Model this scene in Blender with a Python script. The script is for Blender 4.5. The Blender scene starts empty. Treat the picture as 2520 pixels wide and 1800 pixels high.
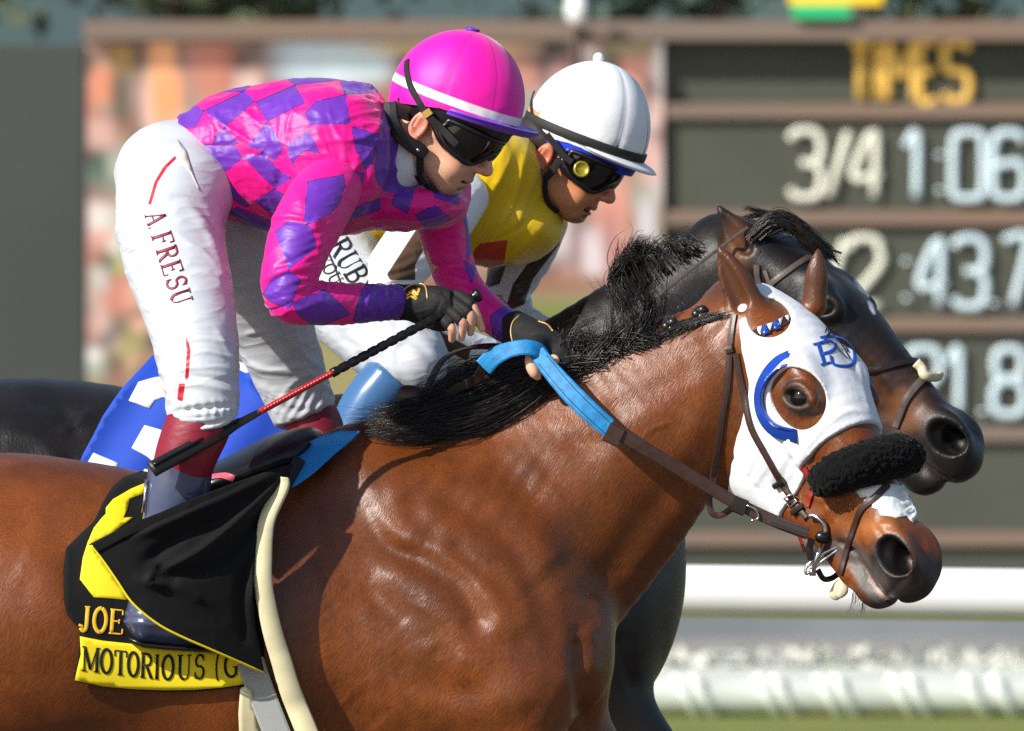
import bpy, math, random
import numpy as np
from mathutils import Vector
from mathutils.bvhtree import BVHTree

random.seed(7)
RNG = np.random.default_rng(7)
SC = bpy.context.scene
COL = SC.collection
R = math.radians

# ------------------------------------------------------------------ camera, sky, sun, exposure
S = 0.000758          # metres per photograph pixel in the plane of the near horse
D = 26.0              # camera to near horse
CZ = 1.75             # camera height
cam_d = bpy.data.cameras.new('camera')
cam = bpy.data.objects.new('camera', cam_d)
COL.objects.link(cam)
cam.location = (0, -D, CZ)
cam.rotation_euler = (math.pi / 2, 0, 0)
cam_d.sensor_width = 36
cam_d.lens = 36 * D / (2520 * S)
cam_d.clip_end = 3000
cam_d.dof.use_dof = True
cam_d.dof.focus_distance = D - 0.15
cam_d.dof.aperture_fstop = cam_d.lens / 42.0
SC.camera = cam

SUN = Vector((-0.64, -0.53, 0.56)).normalized()      # towards the sun
world = bpy.data.worlds.new('World')
SC.world = world
world.use_nodes = True
_nt = world.node_tree
_sky = _nt.nodes.new('ShaderNodeTexSky')
_sky.sky_type = 'NISHITA'
_sky.sun_disc = False
_sky.sun_elevation = math.asin(SUN.z)
_sky.sun_rotation = math.atan2(SUN.x, SUN.y)
_bg = _nt.nodes['Background']
_bg.inputs[1].default_value = 0.10
_nt.links.new(_sky.outputs[0], _bg.inputs[0])
sun_d = bpy.data.lights.new('sun', 'SUN')
sun_d.energy = 4.8
sun_d.angle = R(0.6)
sun_d.color = (1.0, 0.95, 0.87)
sun = bpy.data.objects.new('sun', sun_d)
COL.objects.link(sun)
sun.rotation_euler = SUN.to_track_quat('Z', 'Y').to_euler()
sun.location = SUN * 30
SC.view_settings.view_transform = 'Standard'
SC.view_settings.look = 'None'
SC.view_settings.gamma = 1
SC.view_settings.use_curve_mapping = False
SC.view_settings.exposure = 0.35
SC.cycles.use_denoising = False
SC.cycles.max_bounces = 6
SC.cycles.transparent_max_bounces = 12

# ------------------------------------------------------------------ geometry helpers
def P(u, v, y=0.0):
    """a place in the world: photograph column and row, and the depth in metres behind the near horse's midline"""
    k = (D + y) / D
    return np.array([(u - 1260) * S * k, y, CZ - (v - 900) * S * k])

def UV(p):
    """columns and rows of world points (n,3)"""
    p = np.asarray(p)
    k = (D + p[:, 1]) / D
    return np.stack([p[:, 0] / (S * k) + 1260, 900 - (p[:, 2] - CZ) / (S * k)], 1)

def nrm(v):
    v = np.asarray(v, float)
    return v / max(1e-9, np.linalg.norm(v))

def catmull(pts, n):
    pts = np.asarray(pts, float)
    if len(pts) == 2:
        t = np.linspace(0, 1, n)[:, None]
        return pts[0] * (1 - t) + pts[1] * t
    q = np.vstack([2 * pts[0] - pts[1], pts, 2 * pts[-1] - pts[-2]])
    seg = len(pts) - 1
    out = []
    for x in np.linspace(0, seg, n):
        i = min(int(x), seg - 1)
        t = x - i
        a, b, c, d = q[i], q[i + 1], q[i + 2], q[i + 3]
        out.append(0.5 * (2 * b + (c - a) * t + (2 * a - 5 * b + 4 * c - d) * t * t + (3 * b - a - 3 * c + d) * t ** 3))
    return np.array(out)

class Sdf:
    """signed distance field made of blended ellipsoids and elliptic tapered limbs"""
    def __init__(self):
        self.ops = []
    def seg(self, p0, p1, a0, a1, b0, b1, k=0.02, mode='u', bdir=(0, 1, 0), cap=1.0):
        p0 = np.asarray(p0, float); p1 = np.asarray(p1, float)
        ax = p1 - p0
        L = np.linalg.norm(ax)
        t = ax / max(L, 1e-9)
        bd = np.asarray(bdir, float)
        bd = nrm(bd - t * bd.dot(t))
        ad = np.cross(t, bd)
        r = max(a0, a1, b0, b1)
        lo = np.minimum(p0, p1) - r; hi = np.maximum(p0, p1) + r
        def f(X, Y, Z):
            x = X - p0[0]; y = Y - p0[1]; z = Z - p0[2]
            s = x * t[0] + y * t[1] + z * t[2]
            q = np.clip(s / max(L, 1e-9), 0, 1)
            a = a0 + (a1 - a0) * q
            b = b0 + (b1 - b0) * q
            c = np.minimum(a, b) * cap
            A = (x * ad[0] + y * ad[1] + z * ad[2]) / a
            B = (x * bd[0] + y * bd[1] + z * bd[2]) / b
            E = (s - q * L) / c
            A2 = A * A; B2 = B * B; E2 = E * E
            k0 = np.sqrt(A2 + B2 + E2)
            k1 = np.sqrt(A2 / (a * a) + B2 / (b * b) + E2 / (c * c)) + 1e-6
            return k0 * (k0 - 1) / k1
        self.ops.append((f, lo, hi, mode, k))
        return self
    def ell(self, c, radii, axes=None, k=0.02, mode='u'):
        c = np.asarray(c, float)
        ax = np.eye(3) if axes is None else np.asarray(axes, float)
        r = np.asarray(radii, float)
        ext = np.sqrt(((ax * r[:, None]) ** 2).sum(0))
        def f(X, Y, Z):
            x = X - c[0]; y = Y - c[1]; z = Z - c[2]
            q = [(x * ax[i][0] + y * ax[i][1] + z * ax[i][2]) / r[i] for i in range(3)]
            k0 = np.sqrt(q[0] ** 2 + q[1] ** 2 + q[2] ** 2)
            k1 = np.sqrt((q[0] / r[0]) ** 2 + (q[1] / r[1]) ** 2 + (q[2] / r[2]) ** 2) + 1e-6
            return k0 * (k0 - 1) / k1
        self.ops.append((f, c - ext, c + ext, mode, k))
        return self
    def chain(self, st, k=0.02, n=None, mode='u', bdir=(0, 1, 0), cap=1.0):
        """st: rows of x,y,z,a,b (world); one limb, blended as a whole"""
        st = np.asarray(st, float)
        n = n or (len(st) - 1) * 4 + 1
        q = catmull(st, n)
        q[:, 3:] = np.maximum(q[:, 3:], 0.002)
        sub = Sdf()
        for i in range(n - 1):
            sub.seg(q[i, :3], q[i + 1, :3], q[i, 3], q[i + 1, 3], q[i, 4], q[i + 1, 4], k=0, bdir=bdir, cap=cap)
        r = q[:, 3:].max()
        lo = q[:, :3].min(0) - r; hi = q[:, :3].max(0) + r
        self.ops.append((sub, lo, hi, mode, k))
        return self
    def plane(self, p, n, k=0.004, mode='i'):
        p = np.asarray(p, float); n = nrm(n)
        f = lambda X, Y, Z: (X - p[0]) * n[0] + (Y - p[1]) * n[1] + (Z - p[2]) * n[2]
        self.ops.append((f, None, None, mode, k))
        return self
    def fn(self, f, lo, hi, mode='u', k=0.01):
        self.ops.append((f, lo, hi, mode, k))
        return self
    def merge(self, other):
        self.ops += other.ops
        return self
    def grid(self, xs, ys, zs):
        F = np.full((len(xs), len(ys), len(zs)), 9.0, np.float32)
        for f, lo, hi, mode, k in self.ops:
            if lo is None:
                sl = (slice(0, len(xs)), slice(0, len(ys)), slice(0, len(zs)))
            else:
                m = k + 0.03
                sl = tuple(slice(max(0, np.searchsorted(g, lo[i] - m) - 1), np.searchsorted(g, hi[i] + m) + 1) for i, g in enumerate((xs, ys, zs)))
            gx, gy, gz = xs[sl[0]], ys[sl[1]], zs[sl[2]]
            if min(len(gx), len(gy), len(gz)) == 0:
                continue
            if isinstance(f, Sdf):
                d = f.grid(gx, gy, gz)
            else:
                d = f(gx[:, None, None].astype(np.float32), gy[None, :, None].astype(np.float32), gz[None, None, :].astype(np.float32))
            a = F[sl]
            if mode == 'u':
                if k <= 0:
                    F[sl] = np.minimum(a, d)
                else:
                    h = np.clip(0.5 + 0.5 * (d - a) / k, 0, 1)
                    F[sl] = d * (1 - h) + a * h - k * h * (1 - h)
            else:
                if mode == 's':
                    d = -d
                if k <= 0:
                    F[sl] = np.maximum(a, d)
                else:
                    h = np.clip(0.5 - 0.5 * (d - a) / k, 0, 1)
                    F[sl] = d * (1 - h) + a * h + k * h * (1 - h)
        return F

def axis(*parts):
    """a grid axis of runs (start, stop, step)"""
    out = []
    for a, b, h in parts:
        n = max(1, int(round((b - a) / h)))
        out += list(np.linspace(a, b, n, endpoint=False))
    out.append(parts[-1][1])
    return np.array(out)

def surface(F, xs, ys, zs, smooth=2):
    s = F < 0
    c = s.astype(np.uint8)
    c = c[:-1] + c[1:]; c = c[:, :-1] + c[:, 1:]; c = c[:, :, :-1] + c[:, :, 1:]
    cells = (c > 0) & (c < 8)
    idx = np.full(cells.shape, -1, np.int64)
    ci = np.argwhere(cells)
    n = len(ci)
    idx[cells] = np.arange(n)
    acc = np.zeros((n, 3)); w = np.zeros(n)
    G = (xs, ys, zs)
    corners = [(i, j, k) for i in (0, 1) for j in (0, 1) for k in (0, 1)]
    for a in corners:
        for ax in range(3):
            if a[ax]:
                continue
            b = list(a); b[ax] = 1
            ia = ci + np.array(a); ib = ci + np.array(b)
            fa = F[ia[:, 0], ia[:, 1], ia[:, 2]]; fb = F[ib[:, 0], ib[:, 1], ib[:, 2]]
            m = (fa < 0) != (fb < 0)
            t = fa[m] / (fa[m] - fb[m])
            for q in range(3):
                ca = G[q][ia[m, q]]; cb = G[q][ib[m, q]]
                acc[m, q] += ca + (cb - ca) * t
            w[m] += 1
    V = acc / w[:, None]
    faces = []
    for ax in range(3):
        sl0 = [slice(None)] * 3; sl1 = [slice(None)] * 3
        sl0[ax] = slice(0, -1); sl1[ax] = slice(1, None)
        ed = s[tuple(sl0)] != s[tuple(sl1)]
        e = np.argwhere(ed)
        o1, o2 = [q for q in range(3) if q != ax]
        ok = (e[:, o1] > 0) & (e[:, o2] > 0) & (e[:, o1] < F.shape[o1] - 1) & (e[:, o2] < F.shape[o2] - 1)
        e = e[ok]
        neg = s[e[:, 0], e[:, 1], e[:, 2]]
        def cell(d1, d2):
            q = e.copy(); q[:, o1] -= d1; q[:, o2] -= d2
            return idx[q[:, 0], q[:, 1], q[:, 2]]
        quad = np.stack([cell(1, 1), cell(0, 1), cell(0, 0), cell(1, 0)], 1)
        flip = ~neg if ax != 1 else neg
        quad[flip] = quad[flip][:, ::-1]
        faces.append(quad)
    Fq = np.vstack(faces)
    Fq = Fq[(Fq >= 0).all(1)]
    for _ in range(smooth):
        V = relax(V, Fq)
    return V, Fq

def relax(V, Fq, f=0.5):
    acc = np.zeros_like(V); w = np.zeros(len(V))
    k = Fq.shape[1]
    for i in range(k):
        a = Fq[:, i]; b = Fq[:, (i + 1) % k]
        for q in range(3):
            acc[:, q] += np.bincount(a, V[b, q], len(V)) + np.bincount(b, V[a, q], len(V))
        w += np.bincount(a, minlength=len(V)) + np.bincount(b, minlength=len(V))
    m = w > 0
    out = V.copy()
    out[m] = V[m] * (1 - f) + f * acc[m] / w[m, None]
    return out

def normals(V, Fq):
    if Fq.shape[1] == 4:
        fn = np.cross(V[Fq[:, 2]] - V[Fq[:, 0]], V[Fq[:, 3]] - V[Fq[:, 1]])
    else:
        fn = np.cross(V[Fq[:, 1]] - V[Fq[:, 0]], V[Fq[:, 2]] - V[Fq[:, 0]])
    N = np.zeros_like(V)
    for i in range(Fq.shape[1]):
        for q in range(3):
            N[:, q] += np.bincount(Fq[:, i], fn[:, q], len(V))
    return N / np.maximum(np.linalg.norm(N, axis=1), 1e-12)[:, None]

def seg_dist(Q, poly, closed=False):
    """least distance of 2-D or 3-D points to a polyline, and the share of the way along it"""
    poly = np.asarray(poly, float)
    if closed:
        poly = np.vstack([poly, poly[:1]])
    best = np.full(len(Q), 1e9); par = np.zeros(len(Q))
    n = len(poly) - 1
    for i in range(n):
        a, b = poly[i], poly[i + 1]
        ab = b - a
        t = np.clip(((Q - a) @ ab) / max(1e-12, ab @ ab), 0, 1)
        d = np.linalg.norm(Q - a - t[:, None] * ab, axis=1)
        m = d < best
        best[m] = d[m]; par[m] = (i + t[m]) / n
    return best, par

def poly_sd(Q, poly):
    """signed distance (negative inside) of 2-D points to a polygon"""
    poly = np.asarray(poly, float)
    d, _ = seg_dist(Q, poly, True)
    ins = np.zeros(len(Q), bool)
    j = len(poly) - 1
    for i in range(len(poly)):
        a, b = poly[i], poly[j]
        c = (a[1] > Q[:, 1]) != (b[1] > Q[:, 1])
        with np.errstate(divide='ignore', invalid='ignore'):
            xx = (b[0] - a[0]) * (Q[:, 1] - a[1]) / (b[1] - a[1]) + a[0]
        ins ^= c & (Q[:, 0] < xx)
        j = i
    return np.where(ins, -d, d)

def polys_sd(Q, polys):
    out = np.full(len(Q), 1e3)
    for p in polys:
        p = np.asarray(p, float)
        lo = p.min(0) - 60; hi = p.max(0) + 60
        m = (Q > lo).all(1) & (Q < hi).all(1)
        if m.any():
            out[m] = np.minimum(out[m], poly_sd(Q[m], p))
    return np.minimum(out, 60)

def sculpt(V, Fq, strokes, side=-1):
    """push the skin in (negative) or out along strokes (points (u,v), width px, height mm) on the side that faces the camera"""
    N = normals(V, Fq)
    Q = UV(V)
    face = np.clip((N[:, 1] * side + 0.25) / 0.5, 0, 1)
    disp = np.zeros(len(V))
    for pts, wd, amp in strokes:
        c = catmull(pts, max(2, len(pts) * 4)) if len(pts) > 1 else np.asarray(pts, float)
        lo = c.min(0) - wd * 2.6; hi = c.max(0) + wd * 2.6
        m = (Q > lo).all(1) & (Q < hi).all(1)
        if not m.any():
            continue
        if len(c) == 1:
            d = np.linalg.norm(Q[m] - c[0], axis=1); tp = 1.0
        else:
            d, par = seg_dist(Q[m], c)
            tp = np.clip(np.minimum(par, 1 - par) * 5 + 0.35, 0, 1)
        disp[m] += amp * 0.001 * np.exp(-(d / wd) ** 2) * tp
    return V + N * (disp * face)[:, None]

_nz = RNG.random((32, 32, 32))
def noise3(Q, scale):
    """cheap smooth value noise in -1..1"""
    q = np.asarray(Q) * scale
    i = np.floor(q).astype(int); f = q - i
    f = f * f * (3 - 2 * f)
    out = np.zeros(len(q))
    for dx in (0, 1):
        for dy in (0, 1):
            for dz in (0, 1):
                w = (f[:, 0] if dx else 1 - f[:, 0]) * (f[:, 1] if dy else 1 - f[:, 1]) * (f[:, 2] if dz else 1 - f[:, 2])
                out += w * _nz[(i[:, 0] + dx) % 32, (i[:, 1] + dy) % 32, (i[:, 2] + dz) % 32]
    return out * 2 - 1

def creases(V, Q, dirn, along, across, mm, power=2.0, seed=0.0, mask=None):
    """sharp irregular cloth creases that run along a photograph direction; sizes in pixels"""
    N = normals(V, Q); u = UV(V)
    d = nrm(dirn); e = np.array((-d[1], d[0]))
    q = np.stack([(u @ d) / along + seed, (u @ e) / across + 3 * seed, V[:, 1] / (across * S) * .5 + seed], 1)
    q[:, 1] += 1.2 * noise3(np.stack([q[:, 0] * .5, q[:, 1] * .3, q[:, 2] * 0 + seed], 1), 1.0)
    r = (1 - np.abs(noise3(q, 1.0))) ** power - .35
    w = 1.0 if mask is None else mask(u, V)
    return V + N * (mm * .001 * r * w)[:, None]

# ------------------------------------------------------------------ objects
def mesh_obj(name, V, F, mats, parent=None, smooth=True, attrs=None, fmat=None):
    me = bpy.data.meshes.new(name)
    V = np.asarray(V, float)
    if isinstance(F, np.ndarray):
        k = F.shape[1]
        me.vertices.add(len(V)); me.vertices.foreach_set('co', V.ravel())
        me.loops.add(F.size); me.loops.foreach_set('vertex_index', F.astype(np.int32).ravel())
        me.polygons.add(len(F))
        me.polygons.foreach_set('loop_start', np.arange(0, F.size, k, dtype=np.int32))
        try:
            me.polygons.foreach_set('loop_total', np.full(len(F), k, dtype=np.int32))
        except Exception:
            pass
    else:
        me.from_pydata(V.tolist(), [], F)
    me.update(calc_edges=True)
    me.validate()
    if smooth:
        me.polygons.foreach_set('use_smooth', [True] * len(me.polygons))
    for m in (mats if isinstance(mats, (list, tuple)) else [mats]):
        me.materials.append(m)
    if fmat is not None:
        me.polygons.foreach_set('material_index', np.asarray(fmat, np.int32))
    for k, a in (attrs or {}).items():
        a = np.asarray(a, np.float32)
        if a.ndim == 1:
            at = me.attributes.new(k, 'FLOAT', 'POINT'); at.data.foreach_set('value', a)
        else:
            at = me.attributes.new(k, 'FLOAT_COLOR', 'POINT')
            at.data.foreach_set('color', np.hstack([a, np.ones((len(a), 1), np.float32)]).ravel())
    o = bpy.data.objects.new(name, me)
    COL.objects.link(o)
    if parent is not None:
        o.parent = parent
    return o

def sdf_obj(name, sdf, grid, mats, parent=None, smooth=2, post=None, attrs=None):
    F = sdf.grid(*grid)
    V, Q = surface(F, *grid, smooth=smooth)
    if post:
        V = post(V, Q)
    at = attrs(V, Q) if attrs else None
    o = mesh_obj(name, V, Q, mats, parent, attrs=at)
    o_data[o.name] = (V, Q)
    return o
o_data = {}

def empty(name, loc, label=None, cat=None, group=None):
    o = bpy.data.objects.new(name, None)
    COL.objects.link(o)
    o.empty_display_size = 0.1
    tag(o, label, cat, group)
    return o

def tag(o, label=None, cat=None, group=None, kind=None):
    for k, v in (('label', label), ('category', cat), ('group', group), ('kind', kind)):
        if v:
            o[k] = v
    return o

def bvh(*objs):
    vs, fs = [], []
    for o in objs:
        V, F = o_data[o.name]
        off = len(vs)
        vs += [tuple(x) for x in V]
        fs += (np.asarray(F) + off).tolist()
    return BVHTree.FromPolygons(vs, fs)

CAM = Vector((0, -D, CZ))
def hit(tree, u, v):
    """where the surface lies behind a place in the photograph: point, normal"""
    d = (Vector(P(u, v, 0)) - CAM).normalized()
    loc, n, _, _ = tree.ray_cast(CAM, d)
    if loc is None:
        return None, None
    if n.dot(d) > 0:
        n = -n
    return np.array(loc), np.array(n)

def lay(tree, pts, n, lift=0.0, smooth=3, dflt=None):
    """a path of photograph points laid on a surface: points, normals (gaps are bridged)"""
    q = catmull(pts, n)
    L, Nn = [], []
    for p in q:
        a, b = hit(tree, p[0], p[1])
        L.append(a); Nn.append(b)
    good = [i for i in range(n) if L[i] is not None]
    if not good:
        y = dflt if dflt is not None else 0
        return np.array([P(p[0], p[1], y) for p in q]), np.tile([0, -1, 0], (n, 1)).astype(float)
    ys = np.interp(range(n), good, [L[i][1] for i in good])
    nn = np.array([[np.interp(i, good, [Nn[g][c] for g in good]) for c in range(3)] for i in range(n)])
    for _ in range(smooth):
        ys[1:-1] = (ys[:-2] + 2 * ys[1:-1] + ys[2:]) / 4
        nn[1:-1] = (nn[:-2] + 2 * nn[1:-1] + nn[2:]) / 4
    nn /= np.linalg.norm(nn, axis=1)[:, None]
    pts3 = np.array([P(q[i][0], q[i][1], ys[i]) for i in range(n)])
    return pts3 + nn * lift, nn

def tangents(C):
    t = np.gradient(C, axis=0)
    return t / np.maximum(np.linalg.norm(t, axis=1), 1e-9)[:, None]

def strap_mesh(C, N, w, th):
    """a flat strap: centre line C, face normals N, width(s) w and thickness th in metres; rounded edges"""
    n = len(C)
    T = tangents(C)
    B = np.cross(N, T); B /= np.maximum(np.linalg.norm(B, axis=1), 1e-9)[:, None]
    w = np.broadcast_to(np.asarray(w, float), (n,))
    prof = [(-.5, 0.0), (-.5, .55), (-.42, 1.0), (0, 1.12), (.42, 1.0), (.5, .55), (.5, 0.0), (0, -.05)]
    V = []
    for i in range(n):
        for a, b in prof:
            V.append(C[i] + B[i] * a * w[i] + N[i] * b * th)
    k = len(prof)
    F = [(i * k + j, i * k + (j + 1) % k, (i + 1) * k + (j + 1) % k, (i + 1) * k + j) for i in range(n - 1) for j in range(k)]
    F += [tuple(range(k - 1, -1, -1)), tuple((n - 1) * k + j for j in range(k))]
    return np.array(V), F

def tube_mesh(C, r, k=10, N0=None, flat=1.0):
    C = np.asarray(C, float)
    n = len(C)
    T = tangents(C)
    r = np.broadcast_to(np.asarray(r, float), (n,))
    up = np.array(N0 if N0 is not None else (0, -1, 0.01), float)
    V = []
    for i in range(n):
        b = np.cross(T[i], up); b = nrm(b)
        up = np.cross(b, T[i])
        for j in range(k):
            a = 2 * math.pi * j / k
            V.append(C[i] + r[i] * (math.cos(a) * b + math.sin(a) * up * flat))
    F = [(i * k + j, i * k + (j + 1) % k, (i + 1) * k + (j + 1) % k, (i + 1) * k + j) for i in range(n - 1) for j in range(k)]
    F += [tuple(range(k - 1, -1, -1)), tuple((n - 1) * k + j for j in range(k))]
    return np.array(V), F

def tube(name, C, r, mat, parent=None, k=10, flat=1.0, N0=None):
    V, F = tube_mesh(C, r, k, N0, flat)
    return mesh_obj(name, V, F, mat, parent)

def strap(name, tree, pts, wpx, mat, parent=None, th=0.003, lift=0.001, n=None, smooth=3):
    n = n or max(8, len(pts) * 7)
    C, N = lay(tree, pts, n, lift, smooth)
    V, F = strap_mesh(C, N, wpx * S, th)
    return mesh_obj(name, V, F, mat, parent, smooth=False)

def free_strap(name, pts, wpx, mat, parent=None, th=0.003, nn=(0, -1, 0), n=None):
    """strap through photograph points with depths (u,v,y)"""
    n = n or max(8, len(pts) * 7)
    q = catmull(pts, n)
    C = np.array([P(*p) for p in q])
    nn = np.asarray(nn, float)
    N = np.tile(nn, (n, 1)) if nn.ndim == 1 else catmull(nn, n)
    T = tangents(C)
    N = N - T * (N * T).sum(1)[:, None]
    N /= np.linalg.norm(N, axis=1)[:, None]
    w = wpx if np.isscalar(wpx) else catmull(np.asarray(wpx, float)[:, None], n)[:, 0]
    V, F = strap_mesh(C, N, np.asarray(w) * S, th)
    return mesh_obj(name, V, F, mat, parent, smooth=False)

def merge(parts):
    """several (V,F) as one mesh"""
    vs, fs, off = [], [], 0
    for V, F in parts:
        vs.append(np.asarray(V)); fs += [tuple(int(i) + off for i in f) for f in F]
        off += len(V)
    return np.vstack(vs), fs

def lathe(p, ax, prof, k=20):
    """(distance along ax, radius) profile turned round an axis"""
    p = np.asarray(p, float); ax = nrm(ax)
    b = nrm(np.cross(ax, (0.3, 0.2, 0.9))); c = np.cross(ax, b)
    V = [p + ax * h + r * (math.cos(2 * math.pi * j / k) * b + math.sin(2 * math.pi * j / k) * c) for h, r in prof for j in range(k)]
    n = len(prof)
    F = [(i * k + j, (i + 1) * k + j, (i + 1) * k + (j + 1) % k, i * k + (j + 1) % k) for i in range(n - 1) for j in range(k)]
    F += [tuple(range(k)), tuple((n - 1) * k + j for j in range(k - 1, -1, -1))]
    return np.array(V), F

def box(lo, hi):
    x0, y0, z0 = lo; x1, y1, z1 = hi
    V = [(x0, y0, z0), (x1, y0, z0), (x1, y1, z0), (x0, y1, z0), (x0, y0, z1), (x1, y0, z1), (x1, y1, z1), (x0, y1, z1)]
    return np.array(V), [(3, 2, 1, 0), (4, 5, 6, 7), (0, 1, 5, 4), (1, 2, 6, 5), (2, 3, 7, 6), (3, 0, 4, 7)]

def ball(c, r, nu=24, nv=16, axes=None):
    r = np.broadcast_to(np.asarray(r, float), (3,))
    ax = np.eye(3) if axes is None else np.asarray(axes)
    V, F = [], []
    for i in range(nv + 1):
        t = math.pi * i / nv
        for j in range(nu):
            a = 2 * math.pi * j / nu
            q = np.array([math.sin(t) * math.cos(a), math.sin(t) * math.sin(a), math.cos(t)]) * r
            V.append(np.asarray(c) + q @ ax)
    for i in range(nv):
        for j in range(nu):
            F.append((i * nu + j, (i + 1) * nu + j, (i + 1) * nu + (j + 1) % nu, i * nu + (j + 1) % nu))
    return np.array(V), F

# ------------------------------------------------------------------ materials
def srgb(r, g, b):
    f = lambda c: (c / 255 / 12.92) if c / 255 <= 0.04045 else ((c / 255 + 0.055) / 1.055) ** 2.4
    return (f(r), f(g), f(b))

def mat(name, col, rough=0.5, spec=0.5, var=0.0, vscale=20, bump=0.0, bscale=200, stretch=(1, 1, 1), layers=(), sheen=0.0,
        metal=0.0, coat=0.0, emit=0.0, sss=0.0, wrinkle=0.0, wscale=12, wstretch=(1, 1, 1), dirt=0.0, transmission=0.0, weave=0.0,
        col2=None, aniso=0.0, colour_attr=None, hair=None, crease=None):
    """layers: (attribute, colour, from, to[, roughness]) laid over the base where the attribute runs from 'from' (none) to 'to' (full)"""
    m = bpy.data.materials.new(name)
    m.use_nodes = True
    nt = m.node_tree
    N = nt.nodes; Lk = nt.links
    b = N['Principled BSDF']
    tc = N.new('ShaderNodeTexCoord')
    def mapping(sc):
        mp = N.new('ShaderNodeMapping'); mp.inputs['Scale'].default_value = sc
        Lk.new(tc.outputs['Object'], mp.inputs[0])
        return mp.outputs[0]
    def noise(scale, vec, detail=4, rough_=0.55):
        n = N.new('ShaderNodeTexNoise'); n.inputs['Scale'].default_value = scale
        n.inputs['Detail'].default_value = detail; n.inputs['Roughness'].default_value = rough_
        Lk.new(vec, n.inputs['Vector'])
        return n.outputs['Fac']
    def mix(fac, a, c2, mode='MIX'):
        x = N.new('ShaderNodeMix'); x.data_type = 'RGBA'; x.blend_type = mode
        for v, i in ((fac, 0), (a, 6), (c2, 7)):
            if hasattr(v, 'is_linked') or hasattr(v, 'links'):
                Lk.new(v, x.inputs[i])
            else:
                x.inputs[i].default_value = v if i == 0 else (*v, 1)
        return x.outputs[2]
    def ramp(val, lo, hi):
        r = N.new('ShaderNodeMapRange'); r.interpolation_type = 'SMOOTHSTEP'
        r.inputs['From Min'].default_value = lo; r.inputs['From Max'].default_value = hi
        Lk.new(val, r.inputs['Value'])
        return r.outputs[0]
    cur = col
    if colour_attr:
        at = N.new('ShaderNodeAttribute'); at.attribute_name = colour_attr
        cur = at.outputs['Color']
    if var > 0:
        dark = col2 or tuple(c * (1 - var) for c in col)
        f = noise(vscale, mapping(stretch))
        cur = mix(ramp(f, 0.35, 0.65), cur, dark)
    hsock = None
    if hair:
        rot, across, along, hs, hc = hair
        mp = N.new('ShaderNodeMapping'); mp.vector_type = 'TEXTURE'
        mp.inputs['Rotation'].default_value = rot; mp.inputs['Scale'].default_value = (1 / across, 1 / across, 1 / along)
        wb_ = N.new('ShaderNodeTexNoise'); wb_.inputs['Scale'].default_value = 9; wb_.inputs['Detail'].default_value = 2
        Lk.new(tc.outputs['Object'], wb_.inputs['Vector'])
        vm = N.new('ShaderNodeVectorMath'); vm.operation = 'MULTIPLY_ADD'
        vm.inputs[1].default_value = (.06, .06, .06)
        Lk.new(wb_.outputs['Color'], vm.inputs[0]); Lk.new(tc.outputs['Object'], vm.inputs[2])
        Lk.new(vm.outputs[0], mp.inputs[0])
        hsock = noise(1.0, mp.outputs[0], 3, 0.6)
        g1 = mix(ramp(hsock, .3, .7), tuple(1 - hc for _ in range(3)), tuple(1 + hc * .8 for _ in range(3)))
        cur = mix(1.0, cur, g1, 'MULTIPLY')
        f = noise(16, mapping((1, 1, .6)), 4, .55)
        g2 = mix(ramp(f, .35, .7), tuple(1 - hc * .45 for _ in range(3)), tuple(1 + hc * .3 for _ in range(3)))
        cur = mix(1.0, cur, g2, 'MULTIPLY')
    rsock = None
    for ly in layers:
        at = N.new('ShaderNodeAttribute'); at.attribute_name = ly[0]
        lo, hi = ly[2], ly[3]
        r = N.new('ShaderNodeMapRange')
        r.inputs['From Min'].default_value = min(lo, hi); r.inputs['From Max'].default_value = max(lo, hi)
        r.inputs['To Min'].default_value = 0 if lo < hi else 1
        r.inputs['To Max'].default_value = 1 if lo < hi else 0
        Lk.new(at.outputs['Fac'], r.inputs['Value'])
        cur = mix(r.outputs[0], cur, ly[1])
        if len(ly) > 4:
            x = N.new('ShaderNodeMix')
            Lk.new(r.outputs[0], x.inputs[0])
            if rsock is None:
                x.inputs[2].default_value = rough
            else:
                Lk.new(rsock, x.inputs[2])
            x.inputs[3].default_value = ly[4]
            rsock = x.outputs[0]
    if dirt > 0:
        f = noise(90, mapping((1, 1, 1)), 6, 0.7)
        cur = mix(ramp(f, 0.70 - dirt * 0.1, 0.78), cur, (0.16, 0.13, 0.10))
    if hasattr(cur, 'links'):
        Lk.new(cur, b.inputs['Base Color'])
    else:
        b.inputs['Base Color'].default_value = (*cur, 1)
    if rsock is not None:
        Lk.new(rsock, b.inputs['Roughness'])
    else:
        b.inputs['Roughness'].default_value = rough
    b.inputs['Specular IOR Level'].default_value = spec
    b.inputs['Metallic'].default_value = metal
    b.inputs['Coat Weight'].default_value = coat
    b.inputs['Coat Roughness'].default_value = 0.15
    b.inputs['Sheen Weight'].default_value = sheen
    b.inputs['Sheen Roughness'].default_value = 0.4
    b.inputs['Anisotropic'].default_value = aniso
    if sss:
        b.inputs['Subsurface Weight'].default_value = sss
        b.inputs['Subsurface Radius'].default_value = (0.012, 0.005, 0.003)
        b.inputs['Subsurface Scale'].default_value = 0.6
    if transmission:
        b.inputs['Transmission Weight'].default_value = transmission
    if emit:
        if hasattr(cur, 'links'):
            Lk.new(cur, b.inputs['Emission Color'])
        else:
            b.inputs['Emission Color'].default_value = (*cur, 1)
        b.inputs['Emission Strength'].default_value = emit
    nrm_ = None
    def add_bump(h, strength, dist):
        nonlocal nrm_
        bp = N.new('ShaderNodeBump'); bp.inputs['Strength'].default_value = strength; bp.inputs['Distance'].default_value = dist
        Lk.new(h, bp.inputs['Height'])
        if nrm_ is not None:
            Lk.new(nrm_, bp.inputs['Normal'])
        nrm_ = bp.outputs[0]
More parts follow.
